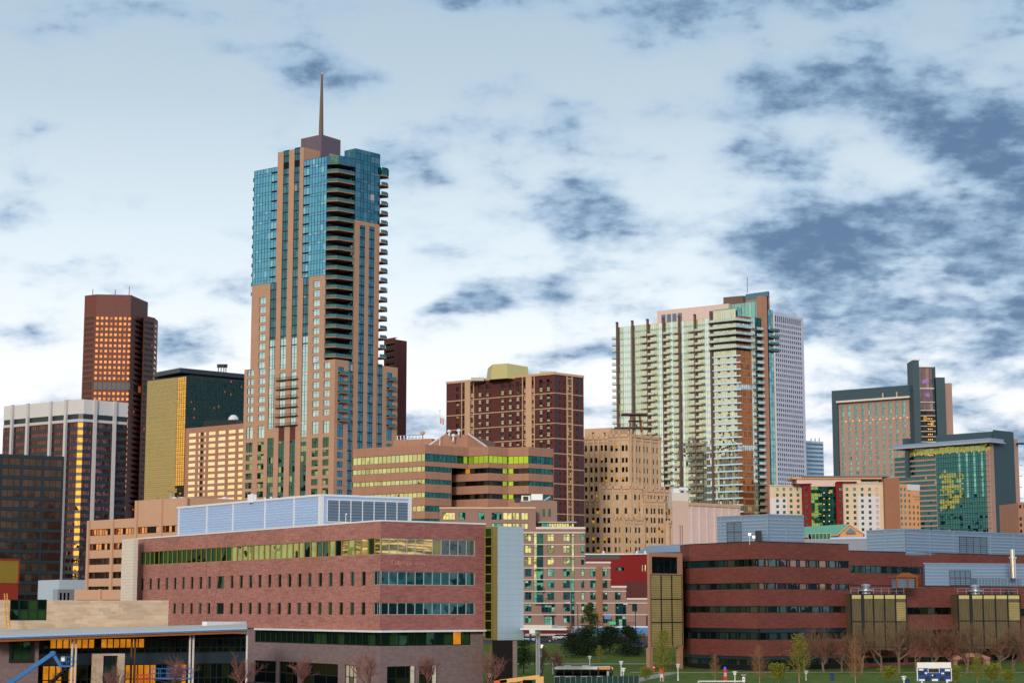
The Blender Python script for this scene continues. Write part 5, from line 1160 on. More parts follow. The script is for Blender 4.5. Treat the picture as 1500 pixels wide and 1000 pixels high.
# ================================================================== generic facade helper for the skyline
def faced(T, W, f, z0, z1, holes, wm, gm, fm=None, rev=.3, caps='tlr', nx=1, ny=1, fw=.1, name='window', glasses=None, proud=.05):
    wall(W, f, 0, f.len, z0, z1, holes, wm, rev, None, caps, rev + .15)
    for k, h in enumerate(holes): T.add(win(f, *h, glasses(k) if glasses else gm, fm, nx, ny, rev - .04, fw, proud=proud), name)
def three(pl, pc, pr, Y):
    c = P(*pc, Y); C = Vector(c[:2]); return PZ(*pl, c.z), C, PZ(*pr, c.z), c.z
def solid(A, C, B, ins=.5):
    f, g = Fa(A, C), Fa(C, B); return [A - f.N * ins, C - (f.N + g.N) * ins, B - g.N * ins, para(A, C, B)]

def build_left():
    # ---- dark office at the edge
    zt = P(91, 668.3, 690).z; B = XY(91, 690, 760); A = PZ(-20, 663.5, zt); f = Fa(A, B)
    T = Thing('office_building', 'black glass office building with wide dark bands and brown reflecting panes', 'building', (B.x, B.y, 5)); W = MB()
    rs = [(f.z(45, 671 + 15.35 * i + 11.2), f.z(45, 671 + 15.35 * i)) for i in range(14)]
    cs = [(f.u(a, 760), f.u(b, 760)) for a, b in ((-19, -1.5), (0.5, 27.8), (30.8, 59), (62, 89))]
    faced(T, W, f, 5, zt, grid(cs, rs), 'dark_spandrel', 'glass_brown', 'frame_dark', .25, 'tlr', 3, 1, .15)
    W.prism([A - f.N * .4, B - f.N * .4, receding(B, 40), receding(A, 50)], 5, zt - .3, 'dark_spandrel', 'roof_grey'); T.part('wall', W); T.done()
    # ---- white ribbed tower
    A, C, B, zt = three((6, 595), (119, 584.3), (187.5, 590), 900); f, g = Fa(A, C), Fa(C, B)
    ch = 1.9; C1, C2 = C - f.U * ch, C + g.U * ch * .8; f = Fa(A, C1); k = Fa(C1, C2); g = Fa(C2, B)
    T = Thing('ribbed_tower', 'dark bronze glass tower with slender white ribs and a broad white top band', 'building', (C.x, C.y, 5)); W = MB(); S = 'white_fascia'
    zz = lambda y: f.z(117, y); z1, z2, z3 = zz(605.5), zz(613), zz(617)
    rs = [(zz(618.5 + 11.05 * i + 6.3), zz(618.5 + 11.05 * i)) for i in range(26)]
    m = MB()
    for ff in (f, k, g): m.fbox(ff, 0, ff.len, z1, zt, -3, 0 if ff is k else .002, S); m.fbox(ff, 0, ff.len, z3, z2, -2.5, .003, 'pier_white'); W.fbox(ff, 0, ff.len, z2, z1, -4, -1.8, 'black_recess', False)
    T.part('fascia', m)
    for ff in (f, k, g):
        ww = MB(); nx = 40 if ff is f else 1 if ff is k else 26
        for i, (a, b) in enumerate(rs):
            T.add(win(ff, 0.02, ff.len - .02, a, b, 'glass_sunset_gold' if ff is k else 'glass_purple', None if ff is k else 'frame_dark', nx, 1, .12, .1, .14, proud=.1), 'window_band')
        wall(W, ff, 0, ff.len, 5, z3, [(0.02, ff.len - .02, a, b) for a, b in rs], 'dark_spandrel', .15, None, '')
    W.prism([A - f.N * .3, C1 - f.N * .3 , C2 - g.N * .3, B - g.N * .3, para(A, C, B)], 5, z1 + .2, 'dark_spandrel', 'roof_grey'); T.part('wall', W)
    for ff, xs in ((f, (20, 42.5, 75.8, 98.2)), (g, (138.7, 167.3))):
        for x in xs: m = MB(); uu_ = ff.u(x, 600); m.fbox(ff, uu_ - .75, uu_ + .75, 5, zt + .2, .005, 1.3, 'pier_white'); T.part('rib', m)
    m = MB(); p = P(106, 584, 915); m.box(p.x - 3, p.x + 3, p.y, p.y + 6, zt - 1, zt + 1.3, 'grey_concrete'); T.part('roof_box', m); T.done()
    # ---- brown tower
    Y = 1300; zt = P(137, 431, Y).z; p1 = XY(137, Y, 560); p0 = PZ(124.3, 433, zt); p2 = PZ(192, 432, zt); p3 = XY(213.5, 1335, 560)
    zt2 = P(224, 465.5, 1330).z; p4 = XY(224, 1330, 560); p5 = XY(229, 1345, 560); p3b = XY(208, 1318, 560)
    T = Thing('octagonal_tower', 'red brown granite tower with cut corners and small square windows mirroring the sunset', 'building', (p1.x, p1.y, 5)); W = MB(); f0, f1, f2, f4, f5 = Fa(p0, p1), Fa(p1, p2), Fa(p2, p3), Fa(p3b, p4), Fa(p4, p5)
    zz = lambda y: f1.z(160, y); yrow = [464 + 8.0 * i for i in range(12)] + [574 + 8.0 * i for i in range(22)]; rs = [(zz(y + 3.9), zz(y)) for y in yrow]; zm0, zm1 = zz(570), zz(559.5)
    cs = cols(f1, 560, 136.5, 190.5, 8, .22, .76); holes = grid(cs, rs) + [(a - .6, b + .6, zm0, zm1) for a, b in cs]
    faced(T, W, f1, 5, zt, holes, 'granite_brown', 'glass_copper', None, .3, 't', glasses=lambda k_: 'glass_copper' if k_ < 8 * 34 else 'dark_spandrel')
    for ff, n, x0 in ((f0, 1, .12), (f2, 1, .1), (f4, 1, .08), (f5, 1, .15)):
        top = zt if ff in (f0, f2) else zt2
        hh = [(ff.len * x0, ff.len * (1 - x0), a, b) for a, b in rs if b < top - 3] + [(ff.len * x0, ff.len * (1 - x0), zm0, zm1)]
        faced(T, W, ff, 5, top, hh, 'granite_brown', 'glass_navy', 'frame_dark', .3, 't', 5 if ff is not f5 else 2, 1, .25, 'window_band', glasses=(lambda k_: 'glass_cream') if ff is f5 else (lambda k_: 'glass_brown') if ff is f0 else None)
    W.prism([p0 - f0.N * .5, p1 - f1.N * .5, p2 - f1.N * .5, p3 - f2.N * .5, receding(p3, 50), receding(p0, 60)], 5, zt - .5, 'granite_brown', 'roof_grey'); W.prism([p3b - f4.N * .5, p4 - f4.N * .5, p5 - f5.N * .5, receding(p5, 50), receding(p3b, 50)], 5, zt2 - .5, 'granite_brown', 'roof_grey'); T.part('wall', W)
    for x, y in ((136, 423.5), (169, 424), (189.5, 419.5)): p = P(x, y, Y + 20); m = MB(); m.tube([(p.x, p.y, zt - 1), (p.x, p.y, p.z)], .25, 'dark_metal', 5); T.part('antenna', m)
    T.done()
    # ---- gold and dark tower
    zt = P(271, 549.5, 1100).z; C2 = XY(271, 1100, 640); C1 = PZ(260.6, 551, zt); A = PZ(216, 556.5, zt); B = PZ(370, 558, zt); f, k, g = Fa(A, C1), Fa(C1, C2), Fa(C2, B)
    T = Thing('gold_glass_tower', 'tower with one gold mirrored glass front, one dark front and a flat overhanging crown', 'building', (C2.x, C2.y, 5)); W = MB()
    zz = lambda y: k.z(266, y); n = 31; zs = [zz(552 + 6.35 * i) for i in range(n + 1)]
    for ff, gm, nx in ((f, 'glass_gold', 30), (k, 'glass_sunset_gold', 4), (g, 'glass_navy', 44)):
        for i in range(n):
            a, b = zs[i + 1], zs[i]; h = b - a
            gmm = gm if not (ff is k and i > 24) else 'glass_pane_dark'
            T.add(win(ff, 0, ff.len, a, b, gmm, 'frame_gold' if ff is f else 'frame_dark', nx, 1, -.05, .1, .1, vs=[a, a + h * .42, b], proud=.12), 'glazing_band')
    W.prism([A - f.N * .02, C1 - f.N * .02, C2 - g.N * .02, B - g.N * .02, receding(B, 60), receding(A, 60)], 5, zt - .1, 'dark_spandrel', 'roof_grey'); T.part('core', W)
    zr = P(264, 539, 1102).z; zr0 = P(264, 545.5, 1102).z; m = MB(); cA, cC, cB = PZ(226, 545.5, zr), PZ(264, 538.5, zr), PZ(372, 549, zr); m.prism([cA, cC, cB, receding(cB, 60), receding(cA, 60)], zr0, zr, 'dark_spandrel', 'roof_grey', True); d_ = Vector((1.5, 6)); m.prism([receding(C1, 8), C2 + d_, receding(B, 8), receding(B, 50), receding(A, 50)], zt - .2, zr0 - .02, 'black_recess'); T.part('crown', m)
    for x in (320, 324, 328, 331): p = P(x, 536, 1120); m = MB(); m.tube([(p.x, p.y, zr - .1), (p.x, p.y, p.z + 1)], .3, 'dark_metal', 5); m.box(p.x - .9, p.x + .9, p.y, p.y + .5, p.z - 1, p.z + 1.2, 'dark_metal'); T.part('antenna', m)
    T.done()
    # ---- tan grid block
    zt = P(356, 619.7, 745).z; B = XY(357.5, 745, 680); A = PZ(271.8, 627.3, zt); f = Fa(A, B); T = Thing('grid_block', 'tan concrete block with rows of cream reflecting windows, left of the tallest tower', 'building', (A.x, A.y, 5)); W = MB()
    rs = [(f.z(300, 632.5 + 8.85 * i + 5.2), f.z(300, 632.5 + 8.85 * i)) for i in range(15)]; cs = [(f.u(a, 680), f.u(b, 680)) for a, b in ((275, 285.8), (289, 292.3), (293, 296.8), (297.4, 300.6), (303.7, 314.6), (318, 329.3), (332.8, 344), (347.4, 357))]
    H_ = grid(cs, rs); faced(T, W, f, 5, zt, H_, 'tan_panel', 'glass_cream', None, .3, 'tl', glasses=lambda k_: 'glass_pane_dark' if k_ // 15 == 2 else 'glass_cream')
    W.prism([A - f.N * .4, B - f.N * .4, receding(B, 30), receding(A, 40)], 5, zt - .4, 'tan_panel', 'roof_grey'); T.part('wall', W)
    q0, q1 = P(297.5, 616, 770), P(347, 612.5, 765); fr = Fa(q0, q1); m = MB(); m.fbox(fr, 0, fr.len, zt - .5, q0.z, -8, 0, 'dark_spandrel')
    for i in range(22): u_ = fr.len * i / 22; m.fbox(fr, u_, u_ + .2, zt - .4, q0.z, .0, .2, 'frame_dark')
    p = fr.pt(fr.len * .8, 0, -3); m.lathe((p.x, p.y), [(2.2, q0.z), (2.0, q0.z + 1.2), (1.0, q0.z + 2.2), (0, q0.z + 2.4)], 'white_metal', 12); T.part('roof_plant', m); T.done()
    # ---- dark brown tower behind the tall one
    zt = P(579, 497, 820).z; C = XY(579, 820, 560); A = PZ(560, 493, zt); B = PZ(596, 499.5, zt); A = XY(562, 826, 560); f, g = Fa(A, C), Fa(C, B); T = Thing('brown_apartment_tower', 'dark purple brown apartment tower half hidden behind the tallest tower', 'building', (C.x, C.y, 5)); W = MB()
    hh = [(.5, f.len - .6, f.z(575, 503 + 9.4 * i + 6), f.z(575, 503 + 9.4 * i)) for i in range(15)]
    faced(T, W, f, 5, zt + 1, hh, 'brown_brick', 'glass_navy', 'frame_dark', 1.5, 't', 3, 1, .15); wall(W, g, 0, g.len, 5, zt, [], 'brown_brick', .2, None, 't'); W.prism(solid(A, C, B, 1.7), 5, zt - .5, 'brown_brick', 'roof_grey'); T.part('wall', W)
    for h in hh: m = MB(); m.fbox(f, h[0], h[1], h[2] - .3, h[2] + .9, -.1, .3, 'slab_dark'); T.add(m, 'balcony')
    T.done()
build_left()

def build_centre():
    # ---- tan stepped office with lime windows
    Y = 550; zt = P(623, 650.6, Y).z; A = PZ(516.5, 657.6, zt); C = XY(623, Y, 700); pts = [A, C] + [PZ(x, y, zt) for x, y in ((685.7, 655.2), (715.6, 653.4), (744, 655.2), (774.5, 654), (810.7, 657))]
    T = Thing('banded_office', 'tan office block with lime window bands and a folded front', 'building', (C.x, C.y, 5)); W = MB()
    fs = [Fa(a, b) for a, b in zip(pts, pts[1:])]; zz = lambda y: fs[0].z(623, y); T0 = [663.7, 682, 701, 720.3, 739.8, 759, 778]; T1 = [675.2, 690, 708.2, 728, 748.5, 767, 786]
    zs = zz(693 - 6)                                        # floor of the top storey
    zb1 = zz(681.5)
    top = (zz(T1[0]), zz(T0[0])); u661 = fs[1].u(661.5, 690)
    us_ = [0]
    for i, f in enumerate(fs):
        z0 = 5 if i in (0, 5) else zz(682.2)
        hs = [(0, f.len, zz(b), zz(a)) for a, b in zip(T0, T1)] if i in (0, 5) else [(0, f.len) + top]
        wall(W, f, 0, f.len, z0, zt, hs, 'tan_panel', .3, None, 't' if i not in (0, 5) else 'tl' if i == 0 else 'tr')
        for j, h in enumerate(hs):
            if i == 0: gm = (lambda a, b, j=j: 'glass_lime' if j < 5 else 'glass_teal')  # yellow reflection on this front is put into lime glass
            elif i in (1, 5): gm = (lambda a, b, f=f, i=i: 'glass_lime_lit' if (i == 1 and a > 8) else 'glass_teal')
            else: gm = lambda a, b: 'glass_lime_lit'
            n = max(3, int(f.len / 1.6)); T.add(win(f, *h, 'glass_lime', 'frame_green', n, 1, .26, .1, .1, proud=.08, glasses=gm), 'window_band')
    # lower storeys: left part of the second front, then the recessed part
    f1 = Fa(fs[1].A, Vector(fs[1].pt(u661, 0)[:2])); hs = [(0, f1.len, zz(b), zz(a)) for a, b in zip(T0[1:], T1[1:])]
    wall(W, f1, 0, f1.len, 5, zz(682.2) - .01, hs, 'tan_panel', .3, None, 'r')
    for h in hs: T.add(win(f1, *h, 'glass_teal', 'frame_green', 7, 1, .26, .1, .1, proud=.08), 'window_band')
    # the recess runs back along the line of the third front
    s = fs[2]; rb = s.A - s.U * 17.0; f2 = Fa(rb, s.B); ret = Fa(f1.B, rb + (f1.B - rb) * .02)
    for f in (f2, fs[3], fs[4]):
        hs = [(0, f.len, zz(b), zz(a)) for a, b in zip(T0[1:], T1[1:])]
        wall(W, f, 0, f.len, 5, zz(682.2) - .01, hs, 'tan_panel', .3, None, '')
        for j, h in enumerate(hs): T.add(win(f, *h, 'glass_pane_dark', 'frame_dark', max(4, int(f.len / 1.7)), 1, .26, .1, .1, proud=.06, glasses=lambda a, b, f=f, nn=max(4, int(f.len / 1.7)): 'glass_lime_lit' if (f is fs[3] and a >= nn - 1) or (f is fs[4] and a < 1) else 'glass_pane_dark'), 'window_band')
    wall(W, ret, 0, ret.len, 5, zz(682.2), [], 'black_recess', .2, None, '')
    W.poly([(p[0], p[1], zz(682.2)) for p in reversed([fs[1].pt(u661, 0), pts[2], pts[3], receding(pts[3], 20), rb + Vector((0, 8))])], 'slab_dark')
    bk = [Vector(p) + Vector((0, .9)) for p in pts]; W.prism([A + Vector((.6, .6))] + bk[1:] + [receding(pts[-1], 50), receding(A, 60)], zz(682.2) + .02, zt - .4, 'tan_panel', 'roof_grey')
    W.prism([A + Vector((.6, .6)), C + Vector((0, .9)), Vector(f1.B) + Vector((-.4, .9)), rb + Vector((0, 1)), pts[3] + Vector((0, .9)), pts[4] + Vector((0, .9)), pts[5] + Vector((0, .9)), pts[6] + Vector((-.4, .9)), receding(pts[6], 50), receding(A, 60)], 5, zz(682.2) - .1, 'tan_panel', 'roof_grey'); T.part('wall', W)
    # roof house with sloping shoulders
    q0, q1 = P(564.8, 641, 585), P(686.5, 635.5, 575); f = Fa(q0, q1); ua, ub, uc = f.u(612, 648), f.u(653, 640), f.u(686, 640); m = MB(); zr = f.z(653, 635.2)
    m.fbox(f, 0, f.u(622, 645), zt - 1, f.z(600, 640.5), -20, -6, 'tan_panel')
    m.poly([f.pt(ua, zt - .5), f.pt(uc, zt - .5), f.pt(uc, zr - .5), f.pt(ub, zr)], 'tan_panel'); q2 = P(727, 653, 580); a3, b3 = f.pt(uc, zr - .5), f.pt(uc, zt - .5); m.poly([b3, (q2.x, q2.y, zt - .5), a3], 'tan_panel'); 
    bk = Vector((8, 26, 0)); m.quad(f.pt(ua, zt - .5), f.pt(ub, zr), f.pt(ub, zr) + bk, f.pt(ua, zt - .5) + bk, 'roof_grey'); m.quad(f.pt(ub, zr), a3, a3 + bk, f.pt(ub, zr) + bk, 'tan_panel'); m.quad(a3, (q2.x, q2.y, zt - .5), (q2.x, q2.y + 26, zt - .5), a3 + bk, 'tan_panel'); rh = T.part('roof_house', m)
    for p_, q_ in ((f.pt(ua, zt - .3, .1), f.pt(ub, zr + .2, .1)), (a3 + Vector((0, -.1, .2)), Vector((q2.x, q2.y - .1, zt - .3)))): m = MB(); m.tube([p_, q_], .3, 'white_metal', 6); T.part('flashing', m, parent=rh)
    for x, y0, y1 in ((664, 646, 639), (672, 637, 632), (658, 638, 633)): p = P(x, y1, 574); m = MB(); m.tube([(p.x, p.y, P(x, y0, 574).z), (p.x, p.y, p.z)], .3, 'white_metal', 8); m.lathe((p.x, p.y), [(.3, p.z), (.7, p.z + .1), (.5, p.z + .7), (0, p.z + .9)], 'white_metal', 8); T.part('roof_vent', m)
    p = P(619, 635, 600); m = MB(); m.tube([(p.x, p.y, zt), (p.x, p.y, p.z)], .25, 'galvanised', 6); m.lathe((p.x, p.y - .5), [(0, p.z - .5), (.7, p.z - .2), (.9, p.z + .4), (0, p.z + 1.0)], 'tan_trim', 10); T.part('dish', m)
    m = MB()
    for x in range(582, 618, 5): p = P(x, 638, 598); m.tube([(p.x, p.y, zt), (p.x, p.y, p.z)], .12, 'galvanised', 5)
    p0_, p1_ = P(582, 638.5, 598), P(617, 636.5, 598); m.tube([p0_, p1_], .12, 'galvanised', 5); m.tube([p0_ - Vector((0, 0, .9)), p1_ - Vector((0, 0, .9))], .1, 'galvanised', 5); T.part('railing', m); T.done()
    p, q = P(644.3, 634, 575), P(644.3, 602, 575); S = Thing('flag_pole', 'thin flag pole with a small limp red and white flag above the tan office roof', 'flag pole', (p.x, p.y, zt - 1)); m = MB(); m.tube([(p.x, p.y, zt - 1), (q.x, q.y, q.z)], [.14, .09], 'white_metal', 6); m.tube([q, q + Vector((0, 0, .3))], .2, 'galvanised', 6); S.part('pole', m); m = MB(); fz = q.z - 2
    for i, c in enumerate(('flag_red', 'white_paint', 'flag_red', 'white_paint', 'flag_red')): x0 = p.x + .12 + i * .22; dy = .15 * math.sin(i * 1.4); dy2 = .15 * math.sin((i + 1) * 1.4); m.quad((x0, p.y + dy, fz - 1.9 - i * .1), (x0 + .22, p.y + dy2, fz - 2 - i * .1), (x0 + .22, p.y + dy2, fz - .1 * i), (x0, p.y + dy, fz), c)
    S.part('flag', m)
    # ---- brown brick apartment slab
    A, C, B, zt = three((654, 562), (812.5, 548), (854.8, 553), 700); f, g = Fa(A, C), Fa(C, B); T = Thing('brown_brick_slab', 'dark brown brick apartment slab with pale vertical strips and a yellow roof tank', 'building', (C.x, C.y, 5)); W = MB()
    P0, n = 11.05, 22; zz = lambda y: f.z(812, y); rs = [(zz(552.5 + P0 * i + 8.6), zz(552.5 + P0 * i + 2)) for i in range(n)]
    xs = [670, 680.3, 691, 702.5, 713.5, 735.7, 747, 758.2, 769, 780.5, 792.2, 803]; cs = colc(f, 600, xs, .95)
    cs = [(a - .25, b + .25) for a, b in cs]
    faced(T, W, f, 5, zt, grid(cs, rs), 'brown_brick', 'glass_cream', 'frame_dark', .25, 't', 1, 2, .12, glasses=lambda k_: 'glass_pane_dark' if k_ // n < 2 or (k_ * 7) % 11 == 0 else 'glass_curtained')
    ug = colc(g, 600, [834.3], 2.2); rg = [(g.z(834, 555.5 + P0 * i + 8.4), g.z(834, 555.5 + P0 * i)) for i in range(n)]; u0, u1 = ug[0]
    faced(T, W, g, 5, zt, [(u0, (u0 + u1) / 2 - .12, a, b) for a, b in rg] + [((u0 + u1) / 2 + .12, u1, a, b) for a, b in rg], 'brown_brick', 'glass_pane_dark', 'tan_trim', .25, 'tr', 1, 2, .16, glasses=None)
    W.prism(solid(A, C, B), 5, zt - .5, 'brown_brick', 'roof_grey'); T.part('wall', W)
    m = MB()
    for x, wd in ((685.3, 2.6), (775, 2.7)): u = f.u(x, 600); m.fbox(f, u - wd / 2, u + wd / 2, 5, zt - .01, .003, .35, 'tan_trim')
    for (x, wd) in ((676.5, .35), (780.5 + 2.4, .35), (765.7, .35), (694, .35)): u = f.u(x, 600); m.fbox(f, u - wd / 2, u + wd / 2, 5, zt - .01, .004, .2, 'tan_trim')
    for u in (u0 - .3, u1 + .3): m.fbox(g, u - .22, u + .22, 5, zt - .01, .003, .25, 'tan_trim')
    for a, b in rg: m.fbox(g, u0 - .07, u1 + .07, b + .15, b + .55, .004, .2, 'tan_trim')
    T.part('pale_strip', m); m = MB()
    for i in range(1, n // 2 + 1):
        z_ = zz(550 + 2 * P0 * i + 3.0); m.fbox(f, 0, f.len, z_ - .2, z_ + .12, -.05, .10, 'tan_trim'); m.fbox(g, 0.1, g.len, z_ - .2, z_ + .12, -.05, .10, 'tan_trim')
    m.fbox(f, 0, f.len, zt - .1, zt + .8, -.5, .4, 'tan_trim'); m.fbox(g, .42, g.len, zt - .1, zt + .79, -.5, .4, 'tan_trim'); T.part('floor_line', m); m = MB()
    for x in (816.3, 848.5): u = g.u(x, 600); m.fbox(g, u - .55, u + .55, 5, zt - .12, .0, .06, 'dark_spandrel')
    T.part('dark_strip', m); m = MB()
    for x in [702.5, 713.5, 735.7, 747, 758.2, 792.2, 803]:
        u = f.u(x, 600)
        for a, b in rs: m.fbox(f, u - .62, u + .62, a - 1.1, a - .05, .0, .05, 'dark_spandrel', False)
        for a, b in rs: m.fbox(f, u + 1.2, u + 1.7, a + .2, a + .9, .0, .05, 'black_recess', False)
    for i in range(n):
        for x in (820, 827, 845): u = g.u(x, 600); m.fbox(g, u - .22, u + .22, rg[i][0] + .3, rg[i][0] + 1.1, .0, .05, 'black_recess', False)
    T.part('spandrel', m, kind='stuff')
    q0, qc, q1 = P(718.5, 553, 712), P(743, 551.5, 708), P(775.5, 549, 716); t0, tc, t1 = P(721.5, 533.5, 714), P(743, 532, 711), P(773, 537, 718); m = MB(); zb = zt - .5
    for p_, q_, r_, s_ in ((q0, qc, tc, t0), (qc, q1, t1, tc)): m.quad((p_.x, p_.y, zb), (q_.x, q_.y, zb), r_, s_, 'gold_sheet')
    d3 = Vector((-2, 12, 0)); m.poly([t0, tc, t1, t1 + d3, t0 + d3], 'gold_sheet'); m.quad((q1.x, q1.y, zb), Vector((q1.x, q1.y, zb)) + d3, t1 + d3, t1, 'gold_sheet'); m.quad(Vector((q0.x, q0.y, zb)) + d3, (q0.x, q0.y, zb), t0, t0 + d3, 'gold_sheet'); T.part('roof_tank', m)
    for x0, x1, y in ((690, 709, 552.5), (790.5, 815, 543.5)): p_, q_ = P(x0, y, 716), P(x1, y, 716); m = MB(); m.box(p_.x, q_.x, p_.y, p_.y + 5, zt - .5, p_.z, 'roof_white'); T.part('roof_box', m)
    T.done()
    # ---- tan deco tower
    Y = 760; T = Thing('deco_tower', 'stepped tan brick art deco tower with narrow paired windows between piers', 'building', (XY(923, Y).x, Y, 5)); W = MB(); PR = MB()
    yr = [(664, 671), (669.8, 677), (683.5, 691), (697.8, 705), (711.5, 719), (724, 731.5), (743.5, 752), (757.5, 765.5), (771.5, 779.5), (786.5, 795), (800.5, 808)]
    yr = [(651.5, 660)] + yr[1:]
    def block(pl, pc, pr, Yb, xl, xr, zb, piersL, piersR, gl=None, skipL=None):
        A, C, B, zt = three(pl, pc, pr, Yb); f, g = Fa(A, C), Fa(C, B); zq = lambda y: f.z(pc[0], y); rs = [(zq(b), zq(a)) for a, b in yr if zq(a) < zt - 1.5]
        cl, cr = colc(f, 720, xl, 1.1), colc(g, 720, xr, 1.0)
        faced(T, W, f, zb, zt, grid(cl, rs), 'deco_brick', 'glass_pane_dark', None, .35, 'tlr', 1, 2, .09)
        faced(T, W, g, zb, zt, grid(cr, rs), 'deco_brick', 'glass_pane_dark', None, .35, 'tr', 1, 2, .09)
        W.prism(solid(A, C, B), zb, zt - .5, 'deco_brick', 'roof_grey')
        for ff, xs in ((f, piersL), (g, piersR)):
            for x in xs:
                u = min(max(ff.u(x, 720), .5), ff.len - .5); PR.fbox(ff, u - .34, u + .34, zb, zt + .9, .003, .55, 'deco_brick'); PR.fbox(ff, u - .36, u + .36, zt + .9, zt + 1.7, .05, .5, 'tan_trim')
            PR.fbox(ff, 0.5, ff.len, zt - .9, zt + .35, -.2, .55, 'tan_trim'); PR.fbox(ff, 0.5, ff.len, zt - 2.3, zt - 1.9, -.2, .3, 'tan_trim')
        return zt
    block((850, 641.5), (890.5, 640), (897, 640.5), 790, [858.5, 866.5, 873.5, 882, 888], [], 5, [854, 862.3, 870.3, 878, 885.3], [])
    block((889.5, 637.5), (922.5, 636.5), (968, 641.5), 775, [896.5, 903.5, 913, 918.5], [927, 933.3, 938, 944.2, 949, 958, 963.5], 5, [891, 900, 908.5, 921.8], [923.5, 930.3, 941, 953.3, 966])
    block((877.5, 713), (925, 712.5), (940, 713), 762, [885.5, 891.5, 904, 916.5], [930.5, 936], 5, [878.5, 888.5, 898, 910.5, 924], [926.5, 933.5])
    block((846, 731.5), (877.5, 731), (880, 731.3), 764, [860, 869, 875.5], [], 5, [855.5, 864.5, 872.3], [])
    block((938, 716.5), (941, 716.5), (984, 718.5), 766, [], [943.5, 949, 953.5, 958.5, 964.5, 969, 975.5, 980], 5, [], [946.5, 956, 966.8, 972.5, 983])
    block((938, 731.5), (942, 731.5), (974, 732.5), 762, [], [943.5, 947.5, 954, 958.5, 965, 969.5], 5, [], [940.5, 950.8, 961.7, 973])
    block((898, 758.5), (912, 758), (944, 759), 755, [901.5, 908], [917.5, 922.5, 931, 936], 5, [899, 904.8, 911.5], [913.5, 920, 927, 943])
    block((975, 763), (980, 763), (996.5, 764.5), 764, [], [986, 991.5], 5, [], [983, 989, 996])
    T.part('wall', W); T.part('pier', PR)
    A, C, B, z5 = three((856, 628), (894, 626), (923, 629), 792); m = MB(); m.prism(solid(A, C, B, .0), P(890, 645, 792).z, z5, 'tan_trim', 'roof_grey'); rf = T.part('roof_house', m); f = Fa(A, C)
    for x in (869, 885.5): T.part('window', win(f, f.u(x - 1.4, 636), f.u(x + 1.4, 636), f.z(x, 639), f.z(x, 633), 'glass_pane_dark', 'frame_dark', 1, 1, -.08, .12), parent=rf)
    # lattice mast platform on the roof
    m = MB(); c = P(931, 640, 785); zb = P(931, 641, 785).z; z6 = P(931, 626, 785).z; z7 = P(931, 608, 785).z
    for sx in (-1, 1):
        for sy in (-1, 1): m.tube([(c.x + sx * 3, c.y + sy * 3, zb), (c.x + sx * 1.8, c.y + sy * 1.8, z7)], .3, 'rust', 5)
    for z_ in (z6, (z6 + z7) / 2): m.box(c.x - 3, c.x + 3, c.y - 3, c.y + 3, z_, z_ + .25, 'brown_fin')
    m.box(c.x - 9, c.x + 7, c.y - 3, c.y + 3, z6 - .4, z6, 'brown_fin'); m.box(c.x - 6, c.x + 5, c.y - 4, c.y + 4, z7, z7 + .6, 'brown_fin')
    for k in range(10): a = c.x - 9 + k * 1.75; m.tube([(a, c.y - 3, z6), (a, c.y - 3, z6 + 1.2)], .08, 'brown_fin', 4)
    T.part('lattice_mast', m); T.done()
build_centre()
